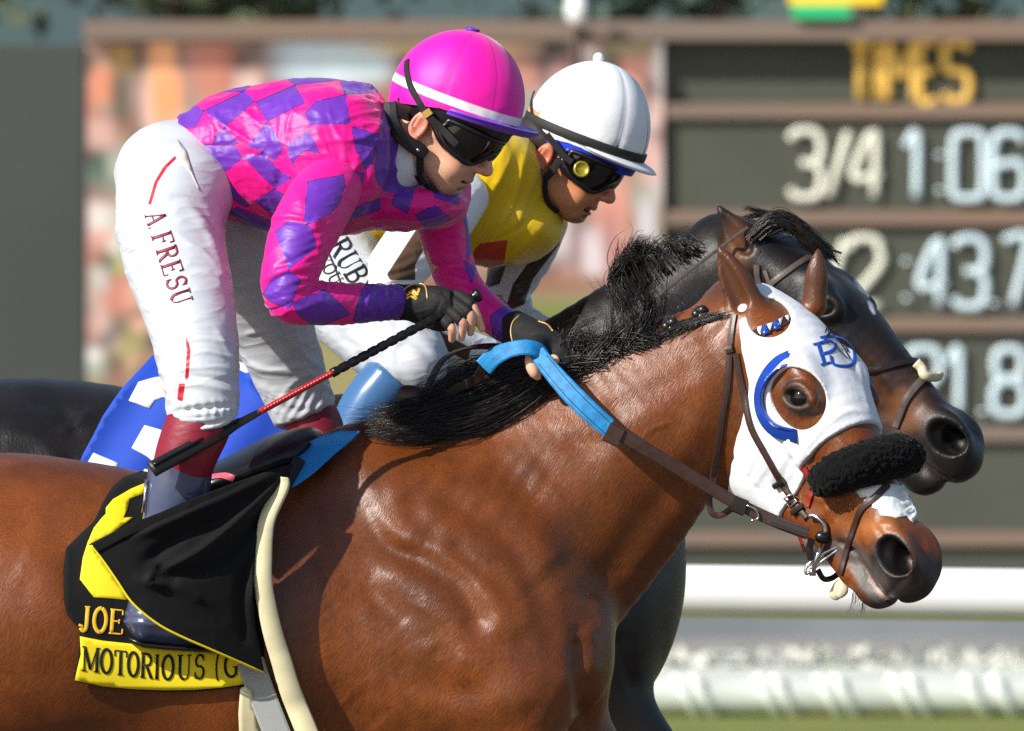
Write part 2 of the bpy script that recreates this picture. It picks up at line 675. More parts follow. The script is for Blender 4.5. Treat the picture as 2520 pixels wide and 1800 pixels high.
    if wrinkle > 0:
        add_bump(noise(wscale, mapping(wstretch), 3, 0.5), wrinkle, 0.02)
    for cr_ in (crease or ()):
        st_, sc_, sr_ = cr_
        nn_ = noise(sc_, mapping(sr_), 2, .5)
        m1 = N.new('ShaderNodeMath'); m1.operation = 'SUBTRACT'; m1.inputs[1].default_value = .5; Lk.new(nn_, m1.inputs[0])
        m2 = N.new('ShaderNodeMath'); m2.operation = 'ABSOLUTE'; Lk.new(m1.outputs[0], m2.inputs[0])
        r2 = N.new('ShaderNodeMapRange'); r2.inputs['From Max'].default_value = .10; r2.inputs['To Min'].default_value = 1; r2.inputs['To Max'].default_value = 0
        Lk.new(m2.outputs[0], r2.inputs['Value'])
        add_bump(r2.outputs[0], st_, 0.004)
    if bump > 0:
        add_bump(noise(bscale, mapping(stretch), 5, 0.6), bump, 0.002)
    if hsock is not None:
        add_bump(hsock, hair[3], 0.0016)
    if weave > 0:
        wv = N.new('ShaderNodeTexChecker'); wv.inputs['Scale'].default_value = weave
        Lk.new(mapping((1, 1, 1)), wv.inputs['Vector'])
        add_bump(wv.outputs['Fac'], 0.25, 0.0008)
    if nrm_ is not None:
        Lk.new(nrm_, b.inputs['Normal'])
    return m

# ------------------------------------------------------------------ cut-outs and lettering laid on surfaces
from mathutils.geometry import delaunay_2d_cdt
def densify(poly, step):
    poly = [np.asarray(p, float) for p in poly]
    out = []
    for i, a in enumerate(poly):
        b = poly[(i + 1) % len(poly)]
        n = max(1, int(np.linalg.norm(b - a) / step))
        out += [a + (b - a) * t / n for t in range(n)]
    return np.array(out)

def patch_mesh(tree, poly, lift, step=14, th=0.0012, smooth=2, dflt=None, wave=None, yf=None):
    """a thin sheet with the outline poly (photograph places), lying on a surface"""
    ed = densify(poly, step)
    lo, hi = ed.min(0), ed.max(0)
    gx_, gy_ = np.meshgrid(np.arange(lo[0], hi[0], step), np.arange(lo[1], hi[1], step))
    q = np.stack([gx_.ravel(), gy_.ravel()], 1)
    if len(q):
        q = q[poly_sd(q, ed) < -step * .45]
    allp = np.vstack([ed, q]) if len(q) else ed
    n = len(ed)
    vs, _, fs, *_ = delaunay_2d_cdt([Vector(p) for p in allp], [(i, (i + 1) % n) for i in range(n)], [], 1, 1e-4)
    q = np.array([tuple(v) for v in vs])
    pos = np.zeros((len(q), 3)); nn = np.zeros((len(q), 3)); bad = []
    for i, p in enumerate(q):
        if yf is not None:
            pos[i] = P(p[0], p[1], yf(p[0], p[1])); nn[i] = (0, -1, 0); continue
        a, b = hit(tree, p[0], p[1])
        if a is None:
            bad.append(i)
        else:
            pos[i] = a; nn[i] = b
    good = [i for i in range(len(q)) if i not in set(bad)]
    for i in bad:
        if good:
            j = min(good, key=lambda g: (q[g][0] - q[i][0]) ** 2 + (q[g][1] - q[i][1]) ** 2)
            pos[i] = P(q[i][0], q[i][1], pos[j][1]); nn[i] = nn[j]
        else:
            pos[i] = P(q[i][0], q[i][1], dflt or 0); nn[i] = (0, -1, 0)
    fs = [tuple(f) for f in fs if len(f) == 3]
    F = []
    for f in fs:
        c = np.cross(pos[f[1]] - pos[f[0]], pos[f[2]] - pos[f[0]])
        F.append(f if c[1] < 0 else f[::-1])
    top = pos + nn * (lift + th)
    if wave is not None:
        top = top + nn * wave(q)[:, None]
    bot = pos + nn * (lift - .0005)
    m = len(q)
    cnt = {}
    for f in F:
        for i in range(3):
            e = (f[i], f[(i + 1) % 3]); cnt[e] = cnt.get(e, 0) + 1
    side = [(a, b) for (a, b) in cnt if (b, a) not in cnt]
    faces = F + [(b, a, a + m, b + m) for a, b in side]
    return np.vstack([top, bot]), faces

def patch(name, tree, poly, mat_, parent=None, lift=.001, step=14, th=.0012, wave=None, yf=None):
    V, F = patch_mesh(tree, poly, lift, step, th, wave=wave, yf=yf)
    o = mesh_obj(name, V, F, mat_, parent)
    tri = np.array([f for f in F if len(f) == 3])
    o_data[o.name] = (V, tri)
    return o

def crop(ox, oy, k, pts):
    """points read off an enlargement (origin, scale) as photograph points"""
    return [(ox + x / k, oy + y / k) for x, y in pts]

# serif letters as strokes (points in a box 0..1 wide, 0..1 high from the foot; thick or thin)
def arc(cx, cy, rx, ry, a0, a1, n=14):
    return [(cx + rx * math.cos(R(a0 + (a1 - a0) * i / n)), cy + ry * math.sin(R(a0 + (a1 - a0) * i / n))) for i in range(n + 1)]
B_, T_ = 1.0, .42
GLYPH = {
    'A': [([(.5, 1), (.92, 0)], B_), ([(.5, 1), (.1, 0)], T_), ([(.24, .34), (.76, .34)], T_), ([(0, 0), (.24, 0)], T_), ([(.76, 0), (1, 0)], T_)],
    '.': [([(.1, .04), (.2, .04)], 1.1)],
    'F': [([(.22, 0), (.22, 1)], B_), ([(.05, 1), (.9, 1)], T_), ([(.9, 1), (.9, .78)], T_), ([(.22, .52), (.68, .52)], T_), ([(.68, .62), (.68, .42)], T_), ([(.05, 0), (.42, 0)], T_)],
    'R': [([(.2, 0), (.2, 1)], B_), ([(.05, 1), (.2, 1)] + arc(.5, .76, .30, .24, 90, -90) + [(.2, .52)], .75), ([(.46, .52), (.86, 0)], B_), ([(.02, 0), (.38, 0)], T_), ([(.78, 0), (1, 0)], T_)],
    'E': [([(.22, 0), (.22, 1)], B_), ([(.05, 1), (.86, 1)], T_), ([(.86, 1), (.86, .8)], T_), ([(.22, .52), (.66, .52)], T_), ([(.66, .62), (.66, .42)], T_), ([(.05, 0), (.9, 0)], T_), ([(.9, 0), (.9, .22)], T_)],
    'S': [(arc(.5, .74, .30, .25, 30, 250, 14) + arc(.5, .26, .34, .26, 80, -150, 14), .8), ([(.80, .98), (.80, .74)], T_), ([(.16, .02), (.16, .28)], T_)],
    'U': [([(.2, 1), (.2, .3)] + arc(.5, .3, .3, .3, 180, 270, 8), B_), (arc(.5, .3, .3, .3, 270, 360, 8) + [(.8, 1)], T_), ([(.02, 1), (.4, 1)], T_), ([(.66, 1), (.96, 1)], T_)],
    'J': [([(.62, 1), (.62, .25)] + arc(.38, .22, .24, .24, 0, -150, 10), B_), ([(.4, 1), (.84, 1)], T_), ([(.16, .14), (.22, .24)], 1.3)],
    'O': [(arc(.5, .5, .4, .5, 80, 280, 18), B_), (arc(.5, .5, .4, .5, -80, 80, 18), B_), (arc(.5, .5, .4, .5, 70, 110, 4), T_), (arc(.5, .5, .4, .5, 250, 290, 4), T_)],
    'M': [([(.14, 0), (.14, 1)], T_), ([(.14, 1), (.5, .08)], B_), ([(.5, .08), (.86, 1)], T_), ([(.86, 1), (.86, 0)], B_), ([(0, 0), (.28, 0)], T_), ([(.7, 0), (1, 0)], T_), ([(0, 1), (.2, 1)], T_), ([(.82, 1), (1, 1)], T_)],
    'T': [([(.5, 0), (.5, 1)], B_), ([(.06, 1), (.94, 1)], T_), ([(.06, 1), (.06, .76)], T_), ([(.94, 1), (.94, .76)], T_), ([(.3, 0), (.7, 0)], T_)],
    'I': [([(.5, 0), (.5, 1)], B_), ([(.28, 0), (.72, 0)], T_), ([(.28, 1), (.72, 1)], T_)],
    '(': [(arc(.95, .45, .6, .72, 128, 232, 14), .6)],
    'G': [(arc(.5, .5, .4, .5, 50, 300, 20), B_), ([(.82, .98), (.82, .7)], T_), ([(.76, .06), (.76, .42)], B_), ([(.55, .42), (.95, .42)], T_)],
    'B': [([(.2, 0), (.2, 1)], B_), ([(.05, 1), (.2, 1)] + arc(.48, .76, .27, .24, 90, -90, 10) + [(.2, .52)], .75), ([(.2, .52)] + arc(.5, .26, .32, .26, 90, -90, 10) + [(.05, 0)], .8)],
    'Y': [([(.08, 1), (.5, .45)], B_), ([(.9, 1), (.5, .45)], T_), ([(.5, .45), (.5, 0)], B_), ([(.3, 0), (.7, 0)], T_), ([(0, 1), (.24, 1)], T_), ([(.76, 1), (1, 1)], T_)],
    'D': [([(.2, 0), (.2, 1)], B_), ([(.05, 1), (.3, 1)] + arc(.38, .5, .46, .5, 80, -80, 16) + [(.3, 0), (.05, 0)], .85)],
    'P': [([(.22, 0), (.22, 1)], B_), ([(.02, 1), (.22, 1)] + arc(.5, .74, .34, .26, 90, -90, 10) + [(.22, .48)], .85), ([(.04, 0), (.42, 0)], .6)],
}
def letter_mesh(tree, ch, org, ux, uy, stroke, lift=.0006, th=.0012):
    """org: photograph place of the letter's foot, ux/uy: its width and height vectors there"""
    org, ux, uy = (np.asarray(a, float) for a in (org, ux, uy))
    parts = []
    for pts, w in GLYPH[ch]:
        pts = [np.asarray(p, float) for p in pts]
        q = [org + ux * p[0] + uy * p[1] for p in pts]
        if len(q) == 2:
            q = [q[0] + (q[1] - q[0]) * t / 5 for t in range(6)]
        C, N = [], []
        for p in q:
            a, b = hit(tree, p[0], p[1])
            if a is None:
                continue
            C.append(a + b * lift); N.append(b)
        if len(C) > 1:
            parts.append(strap_mesh(np.array(C), np.array(N), stroke * w * S, th))
    return merge(parts) if parts else None

def word(name, tree, text, org, ux, uy, stroke, mat_, parent, gap=1.15, widths=None, lift=.0006, th=.0012):
    """each letter its own piece; ux: one letter's width vector"""
    org = np.asarray(org, float); ux = np.asarray(ux, float)
    for i, ch in enumerate(text):
        w = (widths or {}).get(ch, 1.0)
        if ch != ' ':
            m = letter_mesh(tree, ch, org, ux * w, uy, stroke, lift, th)
            if m:
                mesh_obj(name, *m, mat_, parent)
        org = org + ux * w * gap

def strands(name, guides, count, mat_, parent, r=.0009, n=12, jitter=.010, curl=.004, seed=1, lenvar=.35):
    """hair: strands that run between neighbouring guide lines (each a list of world points)"""
    rg = np.random.default_rng(seed)
    G = np.array([catmull(g, n) for g in guides])
    V, F = [], []
    locks = max(3, count // 13)
    lt = rg.random(locks) * (len(G) - 1); lo_ = rg.normal(0, 1, (locks, 3)); ll = rg.random(locks); lph = rg.random((locks, 3)) * 6.28; lfr = rg.uniform(.5, 1.6, (locks, 3))
    for s in range(count):
        lk = rg.integers(locks)
        t = np.clip(lt[lk] + rg.normal(0, .12), 0, len(G) - 1.001)
        i = min(int(t), len(G) - 2); f = t - i
        c = G[i] * (1 - f) + G[i + 1] * f
        ln = 1 - lenvar * (.6 * ll[lk] ** 1.5 + .4 * rg.random() ** 2)
        c = catmull(c[: max(3, int(round(n * ln)))], n)
        w = np.linspace(0, 1, n)[:, None]
        stray = 2.2 if rg.random() < .06 else 1.0
        off = lo_[lk] * jitter * (.3 + .9 * w) + rg.normal(0, 1, 3) * jitter * stray * (.75 - .45 * w * (stray < 2))
        c = c + off * np.array([1, .6, 1]) + curl * np.sin(w * lfr[lk] * 6.28 + lph[lk]) * w + curl * .3 * np.sin(w * rg.uniform(1, 3) * 6.28 + rg.random(3) * 6) * w
        T = tangents(c)
        b = np.cross(T, rg.normal(0, 1, 3)); b /= np.maximum(np.linalg.norm(b, axis=1), 1e-9)[:, None]
        d = np.cross(T, b)
        rr = r * rg.uniform(.6, 1.4) * (1 - .85 * np.linspace(0, 1, n) ** 2)[:, None]
        o = len(V) * 0 + s * n * 3
        V.append(np.stack([c + b * rr, c - b * rr * .5 + d * rr * .86, c - b * rr * .5 - d * rr * .86], 1).reshape(-1, 3))
        k = np.arange(n - 1)[:, None] * 3 + o
        for j in range(3):
            F.append(np.hstack([k + j, k + (j + 1) % 3, k + 3 + (j + 1) % 3, k + 3 + j]))
    return mesh_obj(name, np.vstack(V), np.vstack(F), mat_, parent)

def Pg(tree, pts, lift=.006, dflt=-.05):
    """guide line on a surface where there is one behind, else at a given depth"""
    out = []; last = dflt
    for p in pts:
        if len(p) == 3:
            out.append(P(*p)); last = p[2]; continue
        a, b = hit(tree, p[0], p[1])
        if a is None:
            out.append(P(p[0], p[1], last))
        else:
            out.append(a + b * lift); last = out[-1][1]
    return np.array(out)
# ------------------------------------------------------------------ ground, infield, rail, board, hill
def slab(name, x0, x1, y0, y1, z, m, label=None, kind='structure', nx=2, ny=2):
    xs = np.linspace(x0, x1, nx); ys = np.linspace(y0, y1, ny)
    V = np.array([(x, y, z) for y in ys for x in xs])
    F = np.array([(j * nx + i, j * nx + i + 1, (j + 1) * nx + i + 1, (j + 1) * nx + i) for j in range(ny - 1) for i in range(nx - 1)])
    o = mesh_obj(name, V, F, m, smooth=False)
    tag(o, label, None, None, kind)
    return o
M_DIRT = mat('harrowed_dirt', srgb(104, 95, 86), rough=.95, var=.3, vscale=6, bump=.6, bscale=60)
M_TURF = mat('turf', srgb(96, 112, 40), rough=.9, var=.4, vscale=3, col2=srgb(126, 126, 50), bump=.6, bscale=60)
M_GRAVEL = mat('grey_gravel', srgb(150, 150, 145), rough=.95, var=.25, vscale=2.5, bump=.5, bscale=40)
slab('ground', -900, 900, -60, 1200, -.02, M_DIRT, 'wide bare earth reaching to the hills')
slab('track', -120, 120, -30, 7.6, 0, M_DIRT, 'harrowed brown dirt of the race track')
slab('turf_strip', -120, 120, 7.6, 44.6, -.004, M_TURF, 'green turf of the infield beyond the rail')
slab('gravel_path', -120, 120, 44.6, 66, -.008, M_GRAVEL, 'pale grey path at the foot of the board')

# rail along the track
M_RAIL = mat('white_rail_paint', (.82, .83, .82), rough=.35, spec=.4, var=.05, vscale=4)
rail = empty('track_rail', (0, 8, 0), 'thick white rail running behind the horses', 'rail')
zr = lambda x: 1.205 - .012 * x
mesh_obj('rail_tube', *tube_mesh(np.array([(x, 8.0, zr(x) - .0) for x in np.linspace(-14, 14, 57)]), .064, 20, flat=1.0), M_RAIL, rail)
for x in (-13.2, -9.4, -5.6, -1.8, 2.0, 5.8, 9.6):
    tube('rail_post', [(x, 8.0, zr(x)), (x, 8.12, 1.0), (x, 8.42, .75), (x, 8.5, .4), (x, 8.5, -.02)], .03, M_RAIL, rail, 12)

# low hedge of white blossom with leaning stakes in front of the board
YH = 44.0
kH = (D + YH) / D
M_HEDGE = mat('silver_leaf', srgb(186, 190, 182), rough=.85, var=.4, vscale=30, col2=srgb(140, 150, 136))
M_BLOOM = mat('white_blossom', srgb(206, 206, 196), rough=.8)
rg = np.random.default_rng(11)
def leaf_cloud(n, lo, hi, size):
    V, F = [], []
    for i in range(n):
        c = lo + (hi - lo) * rg.random(3)
        a = rg.normal(0, 1, 3); a /= np.linalg.norm(a)
        b = nrm(np.cross(a, rg.normal(0, 1, 3)))
        s_ = size * rg.uniform(.5, 1.3)
        o = len(V)
        V += [c - a * s_, c + b * s_ * .5, c + a * s_, c - b * s_ * .5]
        F.append((o, o + 1, o + 2, o + 3))
    return np.array(V), np.array(F)
for i in range(12):
    x0 = -9.0 + i * 1.5
    h = empty('flower_hedge', (x0, YH, 0), 'low silvery hedge bed dotted with white blossom in front of the board', 'hedge', 'flower beds in front of the board')
    mesh_obj('foliage', *leaf_cloud(260, np.array([x0, YH, 0]), np.array([x0 + 1.5, YH + .7, .25]), .045), M_HEDGE, h)['kind'] = 'stuff'
    mesh_obj('blossom', *leaf_cloud(240, np.array([x0, YH - .02, .16]), np.array([x0 + 1.5, YH + .7, .31]), .05), M_BLOOM, h)['kind'] = 'stuff'
M_STAKE = mat('pale_stake', srgb(226, 232, 228), rough=.6)
tag(mesh_obj('kerb_wall', *box((-12, YH - .14, -.01), (12, YH - .04, .235)), mat('pale_grey_kerb', srgb(196, 200, 194), rough=.9), smooth=False), 'low pale grey kerb wall behind the flower beds', 'wall')
lowr = empty('low_rail', (0, YH - .3, 0), 'low pale pipe rail in front of the flower hedge', 'rail')
mesh_obj('pipe', *tube_mesh(np.array([(x, YH - .3, .10) for x in np.linspace(-12, 12, 30)]), .10, 16), mat('weathered_white_pipe', srgb(196, 202, 196), rough=.6, var=.15, vscale=3), lowr)
for i, u in enumerate([1660, 1700, 1860, 1900, 2010, 2050, 2190, 2230, 2370, 2440, 2560, 1500, 1300]):
    a = P(u, 1660, YH - .42); b = P(u + 55, 1780, YH - .40)
    b[2] = max(b[2], .0)
    s_ = tube('stake', [a, (a + b) / 2, b], .026, M_STAKE, None, 8)
    tag(s_, 'short pale stake leaning against the low pipe rail', 'stake', 'stakes along the low rail')

# results board
YB = 64.0
kB = (D + YB) / D
M_PANEL = mat('dark_board_panel', srgb(70, 72, 61), rough=.7, var=.12, vscale=2)
M_FRAME = mat('tan_board_frame', srgb(124, 100, 84), rough=.7, var=.25, vscale=.5, col2=srgb(116, 102, 92))
M_DIGIT = mat('lit_digit', srgb(196, 214, 220), rough=.6, emit=.12)
M_DIGIT2 = mat('lit_digit_warm', srgb(214, 214, 196), rough=.6, emit=.16)
M_GOLDL = mat('gold_letters', srgb(206, 164, 78), rough=.5, emit=.3)
M_WALL = mat('grey_green_board_wall', srgb(60, 65, 61), rough=.8, var=.15, vscale=.6)
def bpan(name, u0, v0, u1, v1, y0, y1, m, parent):
    a = P(u0, v1, y0); b = P(u1, v0, y0)
    return mesh_obj(name, *box((a[0], y0, max(a[2], -.02)), (b[0], y1, b[2])), m, parent, smooth=False)
board = empty('results_board', (0, YB, 0), 'large dark results board with lit race times and a video screen', 'scoreboard')
bars = [(50, 98), (255, 291), (518, 554), (781, 816), (1050, 1086), (1308, 1344)]
rows = [(98, 255), (291, 518), (554, 781), (816, 1050), (1086, 1308), (1344, 1560)]
for v0, v1 in bars[:1]:
    bpan('frame_bar', 205, v0, 4300, v1, YB - .25, YB + .3, M_FRAME, board)
for v0, v1 in bars[1:]:
    bpan('frame_bar', 1632, v0, 4300, v1, YB - .06, YB + .3, M_FRAME, board)
for v0, v1 in rows:
    bpan('panel', 1632, v0, 4300, v1, YB, YB + .3, M_PANEL, board)
bpan('plinth', 205, 1040, 1632, 1560, YB, YB + .3, M_WALL, board)
bpan('plinth', -2000, 1508, 4300, 1600, YB - .35, YB, mat('bluish_grey_base', srgb(120, 126, 130), rough=.8, var=.2, vscale=1.2), board)
side = bpan('board_wing', -1900, 112, 205, 1600, YB - .1, YB + .4, M_WALL, board)

# figures of the board as blocky strokes standing off the panels
SEG = {'0': [[(0, .15), (.15, 0), (.85, 0), (1, .15), (1, .85), (.85, 1), (.15, 1), (0, .85), (0, .15)]], '1': [[(.1, .2), (.5, 0), (.5, 1)]],
       '2': [[(0, .15), (.15, 0), (.85, 0), (1, .15), (1, .4), (0, 1), (1, 1)]], '3': [[(0, .12), (.2, 0), (.8, 0), (1, .15), (1, .38), (.75, .48), (.35, .48)], [(.75, .48), (1, .6), (1, .85), (.8, 1), (.2, 1), (0, .88)]],
       '4': [[(.75, 1), (.75, 0), (0, .68), (1, .68)]], '6': [[(1, .12), (.8, 0), (.2, 0), (0, .2), (0, .85), (.2, 1), (.8, 1), (1, .85), (1, .6), (.8, .46), (0, .5)]], '7': [[(0, 0), (1, 0), (.4, 1)]],
       '8': [[(.5, .47), (.1, .4), (.05, .12), (.25, 0), (.75, 0), (.95, .12), (.9, .4), (.5, .47), (.05, .58), (0, .86), (.2, 1), (.8, 1), (1, .86), (.95, .58), (.5, .47)]], '/': [[(1, 0), (0, 1)]], ':': [[(.5, .3), (.5, .36)], [(.5, .86), (.5, .92)]], '.': [[(.5, .94), (.5, 1)]],
       'T': [[(0, 0), (1, 0)], [(.5, 0), (.5, 1)]], 'I': [[(.5, 0), (.5, 1)]], 'M': [[(0, 1), (0, 0), (.5, .6), (1, 0), (1, 1)]], 'E': [[(1, 0), (0, 0), (0, 1), (1, 1)], [(0, .5), (.8, .5)]],
       'S': [[(1, .12), (.8, 0), (.2, 0), (0, .15), (0, .38), (.2, .48), (.8, .52), (1, .65), (1, .85), (.8, 1), (.2, 1), (0, .88)]]}
def figure(ch, u0, u1, v0, v1, w, m, nm='digit'):
    for ln in SEG[ch]:
        q = np.array([P(u0 + (u1 - u0) * x, v0 + (v1 - v0) * z, YB - .05) for x, z in ln])
        V, F = tube_mesh(catmull(q, len(q) * 4) if len(q) > 2 else q, w * S * kB / 2, 6, flat=.5)
        mesh_obj(nm, V, F, m, board)
W_ = 21
for ch, a, b in [('T', 2094, 2140), ('I', 2150, 2170), ('M', 2184, 2250), ('E', 2266, 2306), ('S', 2326, 2384)]:
    figure(ch, a, b, 106, 246, 22, M_GOLDL, 'letter')
for ch, a, b in [('3', 1945, 2020), ('/', 2040, 2088), ('4', 2100, 2170)]:
    figure(ch, a, b, 325, 484, W_, M_DIGIT2)
for ch, a, b in [('1', 2222, 2290), (':', 2300, 2330), ('0', 2346, 2420), ('6', 2446, 2520), ('.', 2530, 2560)]:
    figure(ch, a, b, 330, 486, W_, M_DIGIT)
for ch, a, b, m in [('1', 1950, 2010, M_DIGIT2), ('/', 2030, 2080, M_DIGIT2), ('2', 2090, 2165, M_DIGIT2), (':', 2214, 2250, M_DIGIT), ('4', 2262, 2330, M_DIGIT), ('3', 2348, 2424, M_DIGIT), ('.', 2432, 2462, M_DIGIT), ('7', 2470, 2530, M_DIGIT)]:
    figure(ch, a, b, 590, 752, W_, m)
for ch, a, b in [(':', 2190, 2220), ('2', 2236, 2310), ('1', 2330, 2390), ('.', 2404, 2434), ('8', 2446, 2520)]:
    figure(ch, a, b, 862, 1018, W_, M_DIGIT)

# video screen: a coarse lit picture of a crowd above turf
nx_, nz_ = 190, 120
us = np.linspace(212, 1632, nx_); vs_ = np.linspace(104, 1040, nz_)
UU, VV = np.meshgrid(us, vs_)
scr = np.zeros((nz_, nx_, 3)); scr[:] = srgb(160, 130, 118)
rs = np.random.default_rng(5)
def blob(u, v, ru, rv, col, a=1.0):
    w = np.exp(-(np.abs((UU - u) / ru) ** 4) - (np.abs((VV - v) / rv) ** 4)) * a
    scr[:] = scr * (1 - w[..., None]) + np.array(srgb(*col)) * w[..., None]
pal = [(70, 66, 54), (60, 70, 60), (196, 132, 110), (236, 226, 220), (215, 150, 130), (226, 170, 150), (120, 96, 88), (196, 186, 176), (92, 84, 74), (232, 196, 186), (176, 120, 104), (140, 150, 130), (206, 200, 196), (120, 100, 96)]
for i in range(260):
    blob(rs.uniform(205, 1640), rs.uniform(130, 660), rs.uniform(18, 48), rs.uniform(26, 75), pal[rs.integers(len(pal))], rs.uniform(.55, .95))
for b_ in [(560, 75, 420, 26, (222, 130, 100)), (400, 170, 36, 120, (240, 170, 120)), (410, 250, 40, 70, (240, 160, 110)), (520, 180, 60, 90, (200, 130, 110)), (300, 150, 30, 40, (190, 150, 90)), (255, 210, 34, 50, (226, 140, 104)), (300, 250, 30, 90, (96, 84, 66)),
           (245, 330, 40, 40, (214, 170, 156)), (780, 150, 110, 70, (206, 218, 222)), (900, 150, 60, 60, (200, 214, 216)), (1100, 110, 200, 30, (216, 186, 140)), (270, 560, 40, 50, (190, 196, 178)), (270, 660, 50, 40, (190, 190, 120)), (320, 740, 40, 60, (170, 130, 96)), (300, 850, 60, 60, (200, 170, 130)),
           (1400, 230, 60, 90, (170, 130, 130)), (1545, 190, 36, 60, (222, 150, 128)), (1590, 250, 22, 40, (150, 120, 110)), (1560, 330, 40, 60, (200, 190, 180)), (1600, 400, 26, 60, (216, 170, 160)), (1500, 150, 30, 60, (110, 104, 92)), (1545, 110, 60, 24, (160, 150, 110)),
           (1350, 560, 60, 80, (222, 206, 206)), (1450, 620, 40, 60, (214, 196, 196)), (1590, 560, 24, 80, (206, 200, 200)), (1420, 600, 12, 90, (140, 110, 106)), (1500, 600, 16, 90, (170, 120, 116))]:
    blob(*b_[:4], b_[4], .85)
blob(920, 700, 760, 26, (150, 108, 84), .95); blob(920, 790, 760, 62, (120, 130, 60), .95); blob(920, 920, 760, 90, (150, 140, 90), .9)
for i in range(60):
    blob(rs.uniform(205, 460), rs.uniform(540, 940), rs.uniform(16, 40), rs.uniform(20, 55), pal[rs.integers(len(pal))], rs.uniform(.5, .9))
lum = scr.mean(2, keepdims=True); scr = np.clip(scr + (scr - scr.mean((0, 1))) * .15, .004, 1) * .58
SV = np.array([P(u, v, YB - .08) for v in vs_ for u in us])
SF = np.array([(j * nx_ + i, (j + 1) * nx_ + i, (j + 1) * nx_ + i + 1, j * nx_ + i + 1) for j in range(nz_ - 1) for i in range(nx_ - 1)])
mesh_obj('video_screen', SV, SF, mat('led_screen', (.3, .3, .3), rough=.6, emit=.62, colour_attr='picture'), board, attrs={'picture': scr.reshape(-1, 3)})

# sign and lamp over the board
sg = empty('advert_sign', (0, YB, 0), 'yellow and green sign on top of the board', 'sign')
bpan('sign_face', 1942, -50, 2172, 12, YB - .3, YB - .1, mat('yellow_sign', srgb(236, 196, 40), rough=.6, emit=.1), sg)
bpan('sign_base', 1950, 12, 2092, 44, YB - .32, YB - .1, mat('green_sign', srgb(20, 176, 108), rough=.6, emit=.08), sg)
lampp = empty('lamp', (0, YB, 0), 'white globe lamp on a post above the board', 'lamp')
mesh_obj('globe', *ball(P(1420, 22, YB - .5), (.075, .075, .11)), mat('white_globe', (.8, .8, .8), rough=.3), lampp)
tube('lamp_post', [P(1420, 40, YB - .5), P(1420, 60, YB - .5) + (0, .2, 0), np.array([P(1420, 60, YB)[0], YB + .5, 0])], .03, M_FRAME, lampp, 8)

# wooded hill and trees behind
M_HILL = mat('wooded_hillside', srgb(76, 92, 80), rough=.95, var=.5, vscale=.05, col2=srgb(58, 76, 78))
hx = np.linspace(-320, 320, 60); hy = np.linspace(190, 420, 24)
HV = np.array([(x, y, -.1 + 95 * (1 - math.exp(-((y - 185) / 120) ** 1.4)) * (1 + .16 * math.sin(x * .021 + 1) + .08 * math.sin(x * .06))) for y in hy for x in hx])
HFq = np.array([(j * 60 + i, j * 60 + i + 1, (j + 1) * 60 + i + 1, (j + 1) * 60 + i) for j in range(23) for i in range(59)])
tag(mesh_obj('hill', HV, HFq, M_HILL), 'wooded hillside rising behind the board', None, None, 'structure')
M_LEAF = mat('dark_leaf', srgb(88, 108, 94), rough=.8, var=.3, vscale=.4, col2=srgb(72, 94, 88))
M_LEAF2 = mat('grey_green_leaf', srgb(108, 118, 84), rough=.8, var=.4, vscale=.4)
M_TRUNK = mat('bark', srgb(84, 70, 58), rough=.9, bump=.5, bscale=20)
TREES = [(-9.5, 118, 11.5, 3.6, 0, 'round dark tree above the left wing of the board'), (-3.6, 124, 12.5, 3.4, 1, 'pale olive tree behind the video screen top'), (2.2, 122, 12.2, 3.6, 0, 'dark tree behind the white globe lamp'), (7.6, 120, 12.0, 3.8, 1, 'olive tree behind the yellow sign'), (12.6, 126, 12.5, 3.8, 0, 'dark tree above the right end of the board')]
for x, y, h_, r_, kd, lb in TREES:
    t_ = empty('broadleaf_tree', (x, y, 0), lb, 'tree', 'trees behind the board')
    mesh_obj('trunk', *tube_mesh(np.array([(x, y, 0), (x + .1, y, h_ * .3), (x, y + .1, h_ * .62)]), [.34, .26, .14], 10), M_TRUNK, t_)
    V_, F_ = [], []
    cl = [(np.array([x, y, h_ * .62]) + rg.normal(0, 1, 3) * np.array([r_, r_, h_ * .2]) * .5, r_ * rg.uniform(.22, .42)) for _ in range(34)]
    for c, r0 in cl:
        n_ = 110
        dirs = rg.normal(0, 1, (n_, 3)); dirs /= np.linalg.norm(dirs, axis=1)[:, None]
        cen = c + dirs * r0 * rg.uniform(.55, 1.05, (n_, 1))
        a = rg.normal(0, 1, (n_, 3)); a /= np.linalg.norm(a, axis=1)[:, None]
        b = np.cross(a, dirs); b /= np.maximum(np.linalg.norm(b, axis=1), 1e-6)[:, None]
        s_ = rg.uniform(.12, .28, (n_, 1))
        o = sum(len(v) for v in V_)
        V_.append(np.stack([cen - a * s_, cen + b * s_ * .6, cen + a * s_, cen - b * s_ * .6], 1).reshape(-1, 3))
        F_.append(np.arange(n_ * 4).reshape(-1, 4) + o)
    mesh_obj('crown', np.vstack(V_), np.vstack(F_), (M_LEAF, M_LEAF2)[kd], t_)
# ------------------------------------------------------------------ horses
class Frame:
    """a horse head's own axes: f poll to muzzle, n out of the forehead, l to the near side"""
    def __init__(self, O, p, q, yaw):
        c, s = math.cos(R(yaw)), math.sin(R(yaw))
        self.O = np.asarray(O, float)
        self.f = nrm((p * c, -p * s, -q))
        self.n = nrm((q * c, -q * s, p))
        self.l = np.array((-s, -c, 0.0))
    def __call__(self, a, b, c=0.0):
        return self.O + self.f * a + self.n * b + self.l * c
    def local(self, V):
        d = V - self.O
        return d @ self.f, d @ self.n, d @ self.l

